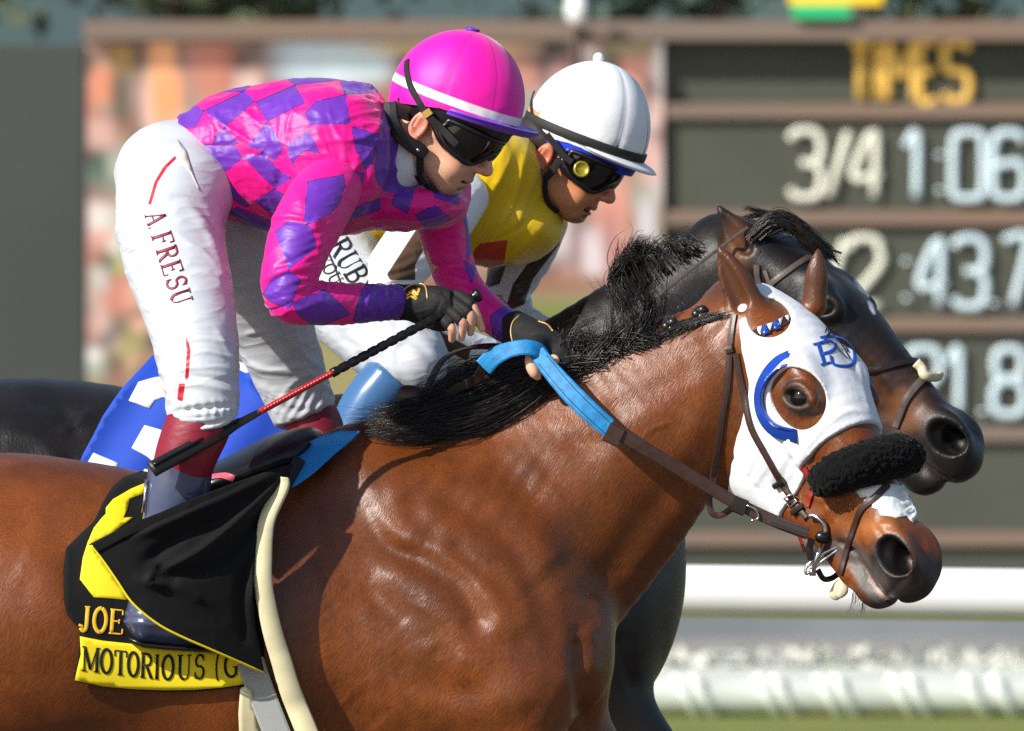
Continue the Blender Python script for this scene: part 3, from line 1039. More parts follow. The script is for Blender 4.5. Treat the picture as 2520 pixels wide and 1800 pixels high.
def head_sdf(H, e=1.0, flare=1.0):
    h = Sdf()
    ax = (H.f, H.n, H.l)
    row = lambda a, b, rn, rl: [*H(a, b), rn, rl]
    h.chain([row(-0.03, -.060, .060, .064), row(.04, -.026, .064, .090), row(.11, -.006, .070, .100), row(.2, -.003, .078, .102), row(.27, 0, .077, .090), row(.36, 0, .066, .066),
             row(.45, .002, .053, .052), row(.53, 0, .046, .048), row(.575, -.005, .042, .045)], k=0.0, bdir=H.l)
    h.ell(H(.185, -.13), (.138, .112, .072), ax, k=.045)
    h.chain([row(.33, -.085, .06, .046), row(.42, -.075, .05, .042), row(.50, -.062, .042, .040)], k=.03, bdir=H.l)
    for s in (1, -1):
        h.ell(H(.20, -.125, .042 * s), (.105, .090, .040), ax, k=.03)
        h.seg(H(.25, -.21, .028 * s), H(.41, -.128, .022 * s), .032, .024, .026, .022, k=.03, bdir=H.l)
        h.ell(H(.200, .046, .074 * s), (.045, .022, .026), ax, k=.025)          # brow
        h.seg(H(.29, -.040, .078 * s), H(.40, -.055, .056 * s), .010, .006, .012, .008, k=.018, bdir=H.l)   # facial crest
    h.chain([row(.38, -.130, .034, .036), row(.47, -.122, .028, .034), row(.54, -.112, .027, .036)], k=.03, bdir=H.l)
    h.ell(H(.560, -.018), (.064, .060, .050), ax, k=.03)
    h.ell(H(.622, -.010), (.041, .046, .046), ax, k=.03)                        # upper lip
    h.ell(H(.600, -.034, 0), (.045, .024, .044), ax, k=.02)
    h.ell(H(.574, -.094), (.052, .034, .037), ax, k=.012)                       # chin and lower lip
    h.ell(H(.606, -.078), (.026, .022, .032), ax, k=.012)
    for s in (1, -1):
        h.ell(H(.576, .012, .036 * s), (.058, .044, .025), ax, k=.022)          # flared nostril
        h.ell(H(.585, .014, .062 * s), (.040 * flare, .030 * flare, .028), ax, k=.008, mode='s')
        h.ell(H(.596, .018, .040 * s), (.029, .023, .036), ax, k=.008, mode='s')
        h.seg(H(.492, -.086, .050 * s), H(.535, -.062, .052 * s), .0055, .006, .014, .016, k=.005, mode='s', bdir=H.l)
        h.seg(H(.535, -.062, .052 * s), H(.580, -.058, .048 * s), .006, .0065, .016, .020, k=.005, mode='s', bdir=H.l)
        h.seg(H(.580, -.058, .046 * s), H(.640, -.052, .024 * s), .0065, .007, .018, .022, k=.005, mode='s', bdir=H.l)
        ex = (H.f * .77 + H.n * .63, H.n * .77 - H.f * .63, H.l)
        h.ell(H(.236, .028, .090 * s), (.042, .030, .020), ex, k=.016)          # lids
        h.ell(H(.237, .027, .118 * s), (.0320, .0165, .028), ex, k=.004, mode='s')
    return h

def eye_ball(parent, H, s, mats):
    c = H(.237, .027, .080 * s)
    o = mesh_obj('eye', *ball(c, .027, 28, 18), mats, parent)
    return o

def W(u, v, y, a, b):
    """station of a limb: photograph place, depth, half height in photograph pixels, half width in metres"""
    return [*P(u, v, y), a * S * (D + y) / D, b]

def leg(s, pts, k=.05):
    s.chain([W(*p) for p in pts], k=k, n=len(pts) * 3)

# ---- near horse: bay
HB = Frame(P(1880, 745, -.02), .58, .815, 40)
head_b = head_sdf(HB, flare=.96)
body_b = Sdf()
body_b.chain([W(-640, 1480, 0, 190, .16), W(-480, 1450, 0, 290, .24), W(-250, 1470, 0, 345, .28), W(0, 1490, 0, 377, .285), W(200, 1520, 0, 382, .275), W(420, 1560, 0, 378, .28),
              W(650, 1575, 0, 430, .27), W(860, 1545, 0, 462, .235), W(1060, 1530, 0, 430, .20), W(1220, 1540, 0, 340, .18)], k=0, n=36, cap=.9)
body_b.chain([W(1050, 1440, 0, 390, .16), W(1250, 1330, 0, 345, .135), W(1400, 1225, 0, 300, .118), W(1520, 1130, -.01, 252, .102), W(1640, 1020, -.02, 205, .088), W(1750, 925, -.03, 155, .078),
              W(1830, 850, -.03, 105, .066)], k=.09, n=28)
body_b.chain([W(860, 1130, -.02, 60, .05), W(1100, 1030, -.01, 62, .045), W(1330, 955, -.01, 55, .035), W(1560, 862, -.02, 44, .03), W(1760, 800, -.03, 36, .03)], k=.06, n=24)   # withers and crest
for s_ in (-1, 1):
    body_b.chain([W(930, 1200, .10 * s_, 80, .05), W(1080, 1360, .135 * s_, 150, .07), W(1230, 1530, .15 * s_, 190, .075), W(1290, 1680, .15 * s_, 170, .08)], k=.07, n=16)   # shoulder
    body_b.ell(P(1060, 1640, .155 * s_), (.17, .085, .17), k=.07)                                  # triceps
    body_b.ell(P(1390, 1600, .085 * s_), (.09, .08, .13), k=.06)                                   # breast
    body_b.ell(P(-330, 1560, .15 * s_), (.30, .13, .28), k=.08)                                    # thigh
    body_b.ell(P(60, 1560, .16 * s_), (.20, .12, .20), k=.10)
leg(body_b, [(1250, 1720, -.16, 150, .085), (1290, 1900, -.16, 105, .07), (1400, 2200, -.15, 62, .045), (1420, 2330, -.15, 55, .04), (1330, 2700, -.15, 36, .028), (1310, 2960, -.15, 42, .03), (1370, 3100, -.15, 36, .03), (1410, 3180, -.15, 50, .04)])
leg(body_b, [(1330, 1620, .12, 150, .085), (1400, 1800, .13, 105, .07), (1600, 2030, .14, 64, .045), (1660, 2130, .14, 56, .04), (1560, 2420, .14, 36, .028), (1480, 2560, .14, 42, .03), (1400, 2600, .14, 36, .03), (1340, 2610, .14, 46, .04)])
leg(body_b, [(-350, 1700, -.16, 230, .11), (-250, 1950, -.16, 160, .09), (-420, 2350, -.15, 75, .05), (-480, 2480, -.15, 66, .045), (-420, 2800, -.15, 40, .03), (-390, 3000, -.15, 44, .03), (-330, 3110, -.15, 36, .03), (-300, 3180, -.15, 50, .04)])
leg(body_b, [(-380, 1700, .16, 230, .11), (-480, 1980, .16, 160, .09), (-760, 2300, .15, 75, .05), (-850, 2400, .15, 66, .045), (-900, 2750, .15, 40, .03), (-880, 2960, .15, 44, .03), (-820, 3090, .15, 36, .03), (-790, 3180, .15, 50, .04)])
# ears
def ear(s, base, tip, wb, wm, y, hollow):
    b = np.asarray(base, float); t = np.asarray(tip, float)
    m = b * .45 + t * .55
    s.chain([W(*b, y, wb, .024), W(*(b * .7 + t * .3), y - .004, wm, .019), W(*m, y - .008, wm * .95, .015), W(*(b * .2 + t * .8), y - .008, wm * .62, .011), W(*t, y - .006, 5, .005)], k=.022, n=18)
    if hollow:
        o = np.asarray(hollow, float)
        s.chain([W(*(b * .78 + t * .22 + o), y - .024, wm * .50, .016), W(*(m + o), y - .022, wm * .52, .013), W(*(b * .16 + t * .84 + o * .6), y - .018, wm * .22, .008)], k=.008, n=10, mode='s')
ears_b = Sdf()
ear(ears_b, (1856, 782), (1770, 610), 38, 42, -.075, (-16, 2))
ear(ears_b, (2004, 752), (2014, 616), 30, 29, .005, None)
all_b = Sdf().merge(body_b)
sub_h = Sdf().merge(head_b)
lo_h, hi_h = HB(-.1, 0) - .35, HB(.35, -.05) + .45
all_b.fn(sub_h, np.array([.36, -.42, 1.2]), np.array([.86, .2, 2.05]), k=.055)
all_b.merge(ears_b)

MUSCLE_B = [
    # grooves (-) and ridges (+): the shoulder blade, the muscles behind it, the neck
    ([(1060, 1215), (1130, 1245), (1200, 1280), (1260, 1335), (1310, 1430), (1350, 1540)], 36, -9),
    ([(1140, 1175), (1230, 1220), (1310, 1310), (1370, 1430)], 58, 6.0),
    ([(905, 1170), (925, 1255), (985, 1330), (1040, 1350)], 23, 3.8),
    ([(960, 1180), (985, 1260), (1040, 1320)], 44, 4.2),
    ([(900, 1210), (925, 1300), (980, 1350), (1050, 1365)], 26, -3.0),
    ([(1010, 1200), (1035, 1290), (1090, 1330)], 25, -3.4),
    ([(935, 1345), (1035, 1385), (1120, 1430), (1165, 1500), (1170, 1560)], 32, -8.5),
    ([(1050, 1330), (1150, 1400), (1215, 1490), (1240, 1590)], 49, 6.8),
    ([(1110, 1330), (1170, 1395), (1270, 1470)], 23, -5.1),
    ([(920, 1400), (1010, 1440), (1090, 1500), (1140, 1580), (1180, 1680)], 52, 7.6),
    ([(880, 1440), (960, 1500), (1040, 1580), (1110, 1690)], 35, -5.1),
    ([(985, 1530), (1065, 1610)], 35, 4.2),
    ([(870, 1490), (940, 1580), (1000, 1700)], 38, 3.4),
    ([(950, 1640), (1100, 1700), (1230, 1690)], 38, -6.0),
    ([(1100, 1640), (1200, 1680), (1300, 1760)], 49, 6.0),
    ([(860, 1720), (930, 1790)], 44, -6.0),
    ([(780, 1180), (770, 1350), (800, 1500)], 58, 2.5),
    ([(1425, 1560), (1432, 1650), (1440, 1800)], 22, -13.6),
    ([(1330, 1400), (1400, 1480), (1450, 1560)], 58, -6.8),
    ([(1600, 950), (1560, 1060), (1460, 1190), (1350, 1290)], 67, 5.1),
    ([(1700, 1120), (1620, 1240), (1520, 1380), (1440, 1500)], 44, -8.5),
    ([(1730, 1020), (1690, 1110), (1640, 1180)], 38, 6.0),
    ([(1490, 1010), (1560, 990), (1650, 940), (1720, 900)], 32, -3.4),
    ([(1380, 1090), (1480, 1090), (1560, 1060)], 26, -3.4),
    ([(1210, 1110), (1260, 1190), (1330, 1240)], 32, -3.4),
    ([(1290, 1130), (1330, 1190), (1390, 1230)], 26, 2.5),
    ([(0, 1300), (90, 1290), (160, 1340), (200, 1460)], 44, -4.2),
    ([(40, 1380), (110, 1420), (140, 1560)], 58, 4.2),
    ([(0, 1200), (160, 1220), (280, 1260)], 58, -2.5),
    # lids, cheek and mouth
    ([(2064, 1334), (2084, 1346), (2106, 1364), (2128, 1398), (2156, 1444), (2190, 1486)], 5, -7), ([(2090, 1390), (2110, 1440), (2150, 1480)], 12, 3), ([(2120, 1370), (2150, 1410), (2180, 1450)], 10, 3),
    ([(2060, 1080), (2090, 1110), (2100, 1140)], 5, 1.6), ([(1985, 1215), (2020, 1232), (2062, 1228), (2100, 1232)], 5, 1.8), ([(2020, 1232), (2042, 1262), (2050, 1292)], 5, 1.6), ([(2150, 1300), (2175, 1290), (2210, 1285)], 5, 1.5), ([(1540, 1120), (1600, 1060), (1650, 1040)], 6, 1.4), ([(1010, 1480), (1080, 1530), (1110, 1600), (1180, 1640)], 6, 1.6), ([(900, 1560), (960, 1640), (980, 1720)], 6, 1.4),
    ([(1930, 966), (1945, 950), (1968, 946), (1990, 960)], 5, 2.6), ([(1922, 958), (1942, 936), (1972, 932), (2000, 950)], 5, -2.2), ([(1935, 998), (1960, 1010), (1992, 1004)], 6, 1.6), ([(1985, 992), (2000, 1004)], 5, -2),
    ([(2060, 1235), (2030, 1262), (2010, 1290)], 12, 3), ([(2090, 1236), (2062, 1270), (2045, 1300)], 10, -3), ([(2120, 1290), (2130, 1330), (2150, 1380)], 10, 2.5), ([(2150, 1290), (2170, 1320)], 8, -2.4), ([(2070, 1320), (2100, 1330), (2120, 1350)], 5, 1.6), ([(2062, 1332), (2092, 1346)], 4, -1.6),
    ([(2215, 1290), (2245, 1320), (2262, 1365)], 9, -3.5), ([(2250, 1290), (2280, 1330), (2285, 1370)], 12, 3), ([(2230, 1420), (2200, 1450), (2180, 1478)], 10, -2.5), ([(2250, 1400), (2262, 1440)], 8, -2),
]
def post_b(V, Q):
    V = sculpt(V, Q, MUSCLE_B)
    N = normals(V, Q)
    a, b, c = HB.local(V)
    # fine folds of skin behind the shoulder and over the neck's base
    u = UV(V)
    face = np.clip(-N[:, 1] + .1, 0, 1)
    def folds(cx, cy, rx, ry, ang, wl, amp):
        w = np.exp(-((u[:, 0] - cx) / rx) ** 2 - ((u[:, 1] - cy) / ry) ** 2)
        t = (u[:, 0] * math.cos(ang) + u[:, 1] * math.sin(ang)) + 22 * noise3(V, 14)
        return amp * .001 * w * np.sin(t * 2 * math.pi / wl) * face
    d = folds(890, 1740, 50, 90, .12, 26, .55) + folds(800, 1450, 50, 110, .9, 30, .4) + folds(1280, 1170, 90, 60, .5, 40, .7)
    d += .0012 * noise3(V, 9) + .0007 * noise3(V, 21)
    # veins of the face
    d += .0011 * noise3(V, 40) * (c > .02) * (a > .3) * (a < .55)
    return V + N * d[:, None]

def coat(V, H, body_dark):
    a, b, c = H.local(V)
    nz = noise3(V, 24) * .03
    at = {}
    mp_ = np.array([H(.488, -.088, .050), H(.535, -.062, .052), H(.580, -.058, .046), H(.640, -.052, .024), H(.655, -.05, 0)])
    near = np.linalg.norm(V - H(.57, -.05, .03), axis=1) < .16
    dm = np.full(len(V), 1.0); dm[near] = seg_dist(V[near], mp_)[0]
    nost = np.linalg.norm((V - H(.588, .006, .055)) @ np.stack([H.f, H.n, H.l], 1) / (1.0, 1.0, .8), axis=1)
    fn_ = np.exp(-(np.clip(.650 - a, 0, 1) / .055) ** 2) * np.clip((.075 - b) / .04, 0, 1)
    m = np.clip((.062 - nost + nz * .6) / .026, 0, 1)
    m = np.maximum(m, np.clip((.040 - dm + nz * .5) / .030, 0, 1) * .8)
    m = np.maximum(m, np.clip(fn_ * 1.3 + nz * 3, 0, 1)) * near
    at['muzzle'] = m
    at['mouth'] = np.clip((.0075 - dm) / .004, 0, 1)
    at['grey'] = np.clip((.030 - dm + .012 * nz / .03) / .018, 0, 1) * .85
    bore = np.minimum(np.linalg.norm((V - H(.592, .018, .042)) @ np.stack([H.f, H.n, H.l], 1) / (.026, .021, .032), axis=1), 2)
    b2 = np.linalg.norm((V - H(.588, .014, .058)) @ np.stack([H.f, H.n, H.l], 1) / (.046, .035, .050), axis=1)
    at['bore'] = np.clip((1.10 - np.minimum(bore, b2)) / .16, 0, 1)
    red = np.linalg.norm(V - H(.610, .016, .030), axis=1)
    at['red'] = np.clip((.014 - red) / .006, 0, 1)
    ey = np.linalg.norm((V - H(.237, .027, .095)) @ np.stack([H.f, H.n, H.l], 1) / (.046, .031, .05), axis=1)
    at['lid'] = np.clip((1.15 - ey) / .5, 0, 1)
    z = V[:, 2]
    at['points'] = np.clip((.85 - z) / .12, 0, 1)
    u = UV(V)
    e1 = poly_sd(u, [(1740, 560), (1830, 560), (1800, 640), (1745, 660)])
    e2 = poly_sd(u, [(1985, 580), (2050, 580), (2050, 645), (1985, 655)])
    at['tip'] = np.clip(-np.minimum(e1, e2) / 30 + .3, 0, 1) * (z > 1.85)
    hollow = np.linalg.norm((u - (1800, 700)) @ np.array([[.9, .42], [-.42, .9]]) / (22, 70), axis=1)
    at['inner'] = np.clip(1.2 - hollow, 0, 1) * (z > 1.83) * (V[:, 0] < .47) * (V[:, 1] < -.05)
    return at

def coat_bay(V, Q):
    at = coat(V, HB, 0)
    u = UV(V)
    N = normals(V, Q)
    fr = (V[:, 0] > .5) & (V[:, 2] < 1.5) & (N[:, 1] < .2)
    d = np.full(len(V), 60.0)
    d[fr] = seg_dist(u[fr], catmull(MOUTH, 24))[0]
    nz = noise3(V, 55)
    at['mouth'] = np.clip((5.5 - d) / 4, 0, 1)
    lip = np.full(len(V), 60.0); gum = np.full(len(V), 60.0)
    lip[fr] = poly_sd(u[fr], [(2096, 1366), (2112, 1366), (2134, 1400), (2160, 1440), (2192, 1484), (2165, 1494), (2140, 1476), (2112, 1448), (2098, 1410)])
    gum[fr] = poly_sd(u[fr], [(2130, 1404), (2146, 1428), (2164, 1452), (2184, 1474), (2178, 1479), (2156, 1456), (2138, 1432)])
    at['grey'] = np.maximum(np.clip((6 - lip + 6 * nz) / 14, 0, 1), np.clip((34 - d + 10 * nz) / 22, 0, 1) * .8 * (u[:, 1] > 1330))
    at['gum'] = np.clip((2 - gum + 2 * nz) / 4, 0, 1)
    tan = np.exp(-((u[:, 0] - 2150) / 60) ** 2 - ((u[:, 1] - 1295) / 26) ** 2)
    at['tan'] = tan * fr * .6
    at['ear'] = np.clip((V[:, 2] - 1.845) / .05, 0, 1) * (V[:, 0] > .35)
    return at
MOUTH = [(2064, 1334), (2084, 1346), (2106, 1364), (2128, 1398), (2156, 1444), (2190, 1486)]

M_BAY = mat('bay_coat', srgb(122, 64, 24), rough=.35, spec=.45, var=.3, vscale=4, col2=srgb(98, 50, 16), sheen=.0, hair=((0, R(32), 0), 440, 52, .55, .30),
            layers=[('muzzle', srgb(42, 34, 31), 0, 1, .5), ('grey', srgb(86, 78, 76), 0, 1, .5), ('mouth', srgb(24, 14, 14), 0, 1), ('gum', srgb(206, 184, 172), 0, 1), ('tan', srgb(176, 112, 62), 0, 1), ('lid', srgb(52, 36, 28), .1, .9, .5), ('points', srgb(26, 20, 18), 0, 1), ('tip', srgb(30, 22, 18), 0, 1),
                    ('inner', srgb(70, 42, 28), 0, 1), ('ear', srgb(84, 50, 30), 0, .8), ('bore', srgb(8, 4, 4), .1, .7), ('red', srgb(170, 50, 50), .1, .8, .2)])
M_EYE = mat('dark_eye', srgb(9, 5, 4), rough=.06, spec=.6)

gx = axis((-1.62, -1.35, .02), (-1.35, .38, .0075), (.38, .86, .0036))
gy = axis((-.40, -.34, .006), (-.34, .14, .0042), (.14, .40, .009))
gz = axis((-.02, .86, .02), (.86, 1.26, .0075), (1.26, 2.0, .0036))
horse = empty('racehorse', (0, 0, 0), 'glossy bay racehorse galloping nearest the camera, head under a white hood', 'horse')
bay_body = sdf_obj('horse_body', all_b, (gx, gy, gz), M_BAY, horse, smooth=2, post=post_b, attrs=coat_bay)
for s_ in (1, -1):
    eye_ball(horse, HB, s_, M_EYE)
BT = bvh(bay_body)
# ------------------------------------------------------------------ near horse: hood, bridle, mane
M_HOOD = mat('white_hood_cloth', (.72, .74, .78), rough=.85, spec=.2, bump=.2, bscale=500, sheen=.1, dirt=.4, wrinkle=.12, wscale=22)
M_LEATHER = mat('brown_leather', srgb(62, 40, 33), rough=.38, spec=.5, var=.3, vscale=60, bump=.15, bscale=700)
M_LEATHER_D = mat('dark_leather', srgb(34, 25, 23), rough=.35, spec=.5, bump=.15, bscale=700)
M_STEEL = mat('bit_steel', (.55, .54, .52), rough=.22, metal=1.0)
M_RED = mat('red_leather', srgb(150, 40, 30), rough=.4, var=.25, vscale=60)
M_BLACK = mat('black_rubber', srgb(16, 16, 17), rough=.3, spec=.5)
M_BLUEPATENT = mat('blue_patent', srgb(30, 70, 165), rough=.15, spec=.6, coat=.4)
M_LOGO = mat('blue_print', srgb(20, 75, 170), rough=.7)
M_INK = mat('black_thread', srgb(12, 12, 15), rough=.7)
M_HAIR = mat('black_horsehair', srgb(34, 29, 26), rough=.34, spec=.6, var=.5, vscale=60)
M_TAPE = mat('white_nose_tape', (.74, .80, .80), rough=.55, wrinkle=.25, wscale=40, var=.1, vscale=60)
M_FLEECE = mat('black_fleece', srgb(17, 17, 18), rough=.95, spec=.1, sheen=.08, bump=.9, bscale=260)
M_CREAM = mat('cream_cloth', srgb(205, 195, 165), rough=.85, bump=.2)

def hood_fn(X, Y, Z):
    sh = np.broadcast(X, Y, Z).shape
    F = head_b.grid(np.ravel(X).astype(float), np.ravel(Y).astype(float), np.ravel(Z).astype(float)) - .0075
    m = np.abs(F) < .03
    pts = np.stack([np.broadcast_to(X, sh)[m], np.broadcast_to(Y, sh)[m], np.broadcast_to(Z, sh)[m]], 1).astype(float)
    a, b, c = HB.local(pts)
    sd = poly_sd(np.stack([a, b], 1), [(-.035, .09), (-.035, 0), (.006, -.02), (.086, -.064), (.146, -.14), (.20, -.235), (.21, -.32), (.365, -.32), (.368, -.17), (.352, -.1), (.332, -.03), (.325, .11)])
    F[m] = np.maximum(F[m], sd)
    return F
hood_s = Sdf().fn(hood_fn, np.array([.30, -.34, 1.20]), np.array([.78, .16, 1.92]), k=0)
axH = (HB.f, HB.n, HB.l)
hood_s.ell(HB(.238, .024, .115), (.063, .056, .075), axH, k=.004, mode='s')
hood_s.ell(HB(.238, .030, -.115), (.062, .050, .075), axH, k=.004, mode='s')
hood_s.ell(P(1893, 784, -.10), (.040, .075, .042), None, k=.006, mode='s')
hood_s.ell(P(2008, 742, .0), (.026, .05, .024), None, k=.006, mode='s')
tag_hood = dict(label='white cloth blinker hood with blue eye cup on the bay horse', cat='blinker hood')
hood = empty('blinker_hood', (0, 0, 0), tag_hood['label'], tag_hood['cat'])
def post_hood(V, Q):
    N = normals(V, Q)
    V = sculpt(V, Q, [([(1985, 735), (2060, 800), (2105, 880), (2140, 1010)], 7, 1.6), ([(1900, 1130), (1850, 1200)], 10, 1.5), ([(1880, 1100), (1840, 1190)], 9, -1.5),
                      ([(1960, 1090), (1900, 1180), (1880, 1240)], 12, 2), ([(1840, 900), (1830, 980), (1850, 1050)], 14, 2), ([(1800, 1120), (1860, 1200), (1920, 1225)], 6, -1.5),
                      ([(2145, 1030), (2110, 1012), (2080, 1015), (2035, 1045), (2000, 1085), (1965, 1130), (1938, 1180)], 7, 2.0)])
    return V + N * (.0008 * noise3(V, 30))[:, None]
hood_c = sdf_obj('hood_cloth', hood_s, (axis((.30, .78, .0032)), axis((-.34, .16, .0034)), axis((1.2, 1.92, .0032))), M_HOOD, hood, smooth=2, post=post_hood)
HT = bvh(bay_body, hood_c)

# eye cup of the hood: a stiff blue half ring
def cup(parent):
    arcp = [(1944, 884), (1918, 897), (1893, 925), (1878, 965), (1880, 1010), (1897, 1043), (1925, 1063), (1962, 1072)]
    C, N = lay(HT, [np.array(p) + (np.array(p) - (1962, 977)) * .10 for p in arcp], 30, .001, 6)
    q = catmull(arcp, 30)
    ins = np.array([[(1962 - a[0]), 0, -(977 - a[1])] for a in q], float); ins /= np.linalg.norm(ins, axis=1)[:, None]
    Nl = np.tile(HB.l, (30, 1))
    tap = np.sin(np.linspace(.12, math.pi - .12, 30))[:, None]
    rows = [C - ins * .008 - N * .001, C - ins * .007 + N * .003, C + ins * .013 + N * .004, C + ins * .017 + Nl * (.008 + .018 * tap), C + ins * .020 + Nl * (.008 + .018 * tap), C + ins * .018 + N * .0, C + ins * .005 - N * .002]
    V = np.stack(rows, 1).reshape(-1, 3)
    k = len(rows)
    F = [(i * k + j, i * k + (j + 1) % k, (i + 1) * k + (j + 1) % k, (i + 1) * k + j) for i in range(29) for j in range(k)] + [tuple(range(k)), tuple(29 * k + j for j in range(k))]
    mesh_obj('eye_cup', V, F, M_BLUEPATENT, parent)
cup(hood)
mesh_obj('eye_cup', *merge([box(P(2120, 962, -.035), P(2148, 926, -.030))]), M_BLUEPATENT, hood, smooth=False)
# monogram on the forehead
def ink(name, strokes_, m_, lift):
    ps = []
    for pts, w in strokes_:
        C, N = lay(HT, pts, max(8, len(pts) * 5), lift, 1)
        ps.append(strap_mesh(C, N, w * S, .0008))
    return ps
for grp in ([([(2001, 849), (2022, 844)], 7), ([(2013, 846), (2029, 897)], 12), ([(2020, 899), (2043, 893)], 7), ([(2013, 847), (2038, 840), (2052, 845), (2054, 857), (2044, 866), (2024, 872)], 9)],
            [([(2018, 832), (2036, 828)], 7), ([(2027, 829), (2034, 846)], 11), ([(2044, 876), (2051, 897), (2074, 902), (2095, 899), (2103, 884), (2100, 862), (2090, 846), (2074, 834), (2056, 829), (2036, 829)], 10)]):
    mesh_obj('monogram_letter', *merge(ink('monogram', grp, M_LOGO, .0006)), M_LOGO, hood)
lines = [([(2035, 828), (2044, 818), (2056, 820), (2066, 832), (2070, 842)], 6), ([(2052, 826), (2064, 842), (2076, 860), (2088, 880), (2091, 886)], 4), ([(2056, 846), (2060, 858), (2072, 872), (2084, 884)], 4),
         ([(2030, 820), (2034, 808)], 4), ([(2037, 818), (2039, 804)], 4), ([(2044, 816), (2047, 806)], 4), ([(2050, 818), (2056, 810)], 4), ([(2068, 838), (2078, 852), (2087, 868)], 3.5), ([(2033, 830), (2038, 836)], 4)]
parts_ = []
for pts, w in lines:
    C, N = lay(HT, pts, 12, .0014, 2)
    parts_.append(strap_mesh(C, N, w * S, .0008))
for q_ in parts_:
    mesh_obj('horse_head_emblem', *q_, M_INK, hood)

# bridle
bridle = empty('bridle', (0, 0, 0), 'brown leather bridle with black fleece noseband on the bay horse', 'bridle')
strap('throat_latch', HT, [(1808, 776), (1800, 830), (1796, 880), (1788, 960), (1776, 1030), (1764, 1110), (1752, 1180)], 17, M_LEATHER, bridle, th=.004)
free_strap('throat_latch', [(1754, 1175, -.135), (1746, 1225, -.13), (1752, 1262, -.13), (1775, 1268, -.13), (1806, 1248, -.14)], 16, M_LEATHER, bridle, th=.004)
strap('cheek_strap', HT, [(1812, 870), (1821, 930), (1833, 982), (1850, 1053), (1883, 1116), (1919, 1180), (1953, 1232), (1986, 1276)], 17, M_LEATHER, bridle, th=.0045)
strap('strap_keeper', HT, [(1788, 862), (1806, 857)], 22, M_LEATHER, bridle, th=.008, n=6)
strap('strap_keeper', HT, [(1905, 1197), (1932, 1180)], 14, M_LEATHER_D, bridle, th=.009, n=6)
strap('strap_keeper', HT, [(1954, 1264), (1980, 1246)], 14, M_LEATHER_D, bridle, th=.009, n=6)
def buckle(tree, u, v, w, h, ang, parent, lift=.006):
    c, s = math.cos(ang), math.sin(ang)
    pts = [(u + x * c - y * s, v + x * s + y * c) for x, y in [(-w, -h), (w, -h), (w, h), (-w, h), (-w, -h)]]
    C = []
    for i in range(4):
        for t in range(4):
            p = np.array(pts[i]) * (1 - t / 4) + np.array(pts[i + 1]) * t / 4
            a, b = hit(tree, *p)
            C.append(a + b * lift if a is not None else P(*p, -.12))
    C.append(C[0])
    V, F = tube_mesh(np.array(C), .0018, 7)
    pr = [np.array(C[2]) * .5 + np.array(C[1]) * .5, np.array(C[10]) * .5 + np.array(C[9]) * .5]
    mesh_obj('buckle', *merge([(V, F), tube_mesh(np.array([pr[0], (pr[0] + pr[1]) / 2, pr[1]]), .0014, 6)]), M_STEEL, parent)
buckle(HT, 1951, 1233, 13, 11, .95, bridle, .008)
bb = strap('browband', HT, [(1858, 822), (1890, 812), (1920, 798), (1938, 786)], 19, M_LEATHER, bridle, th=.004)
M_WHITEP = mat('white_plastic', (.8, .8, .78), rough=.3)
for i, p in enumerate([[(1866, 809), (1876, 806), (1872, 830), (1866, 826)], [(1888, 803), (1902, 798), (1896, 818), (1884, 806)], [(1912, 793), (1926, 786), (1919, 808), (1908, 798)], [(1930, 784), (1940, 781), (1938, 795)]]):
    patch('browband_inlay', HT, p, M_WHITEP, bb, lift=.0055, step=8)
for p in [[(1876, 808), (1888, 804), (1896, 822), (1878, 829)], [(1902, 797), (1914, 792), (1921, 812), (1905, 817)]]:
    patch('browband_inlay', HT, p, M_BLUEPATENT, bb, lift=.0056, step=8)

# fleece noseband: a bent roll with a curled pile
nb_pts = [(2030, 1182), (2058, 1168), (2110, 1147), (2170, 1129), (2210, 1122), (2232, 1124)]
nb_r = np.array([42, 50, 53, 55, 54, 46]) * S
nC, nN = lay(HT, [(2012, 1186), (2050, 1168), (2110, 1146), (2160, 1132)], 20, .018, 6)
ysn = np.interp([2012, 2050, 2110, 2175, 2228, 2258], UV(nC)[:, 0], nC[:, 1])
ysn[4:] += (.012, .03)
roll = Sdf().chain([[*P(p[0], p[1], y), r, r] for p, y, r in zip(nb_pts, ysn, nb_r)], k=0, n=26)
lo_ = P(1960, 1260, -.4); hi_ = P(2320, 1050, .1)
def pile(V, Q):
    for sc, am in ((90, .0020), (190, .0017), (380, .0010)):
        N = normals(V, Q)
        V = V + N * (am * (np.abs(noise3(V, sc)) * 2 - .6))[:, None]
    return V
sdf_obj('fleece_noseband', roll, (axis((lo_[0], hi_[0], .0021)), axis((-.36, .02, .003)), axis((lo_[2], hi_[2], .0021))), M_FLEECE, bridle, smooth=1, post=pile)
strap('noseband_strap', HT, [(1977, 1146), (1990, 1170), (2004, 1196)], 17, M_RED, bridle, th=.004)
strap('noseband_strap', HT, [(2008, 1196), (1998, 1218), (1988, 1248)], 15, M_RED, bridle, th=.004)
strap('crossed_noseband', HT, [(2184, 1194), (2152, 1226), (2122, 1252), (2106, 1290), (2092, 1332), (2076, 1385), (2070, 1412)], 18, M_LEATHER, bridle, th=.0035)
strap('chin_strap', HT, [(1964, 1302), (1978, 1340), (1984, 1356)], 18, M_RED, bridle, th=.004)

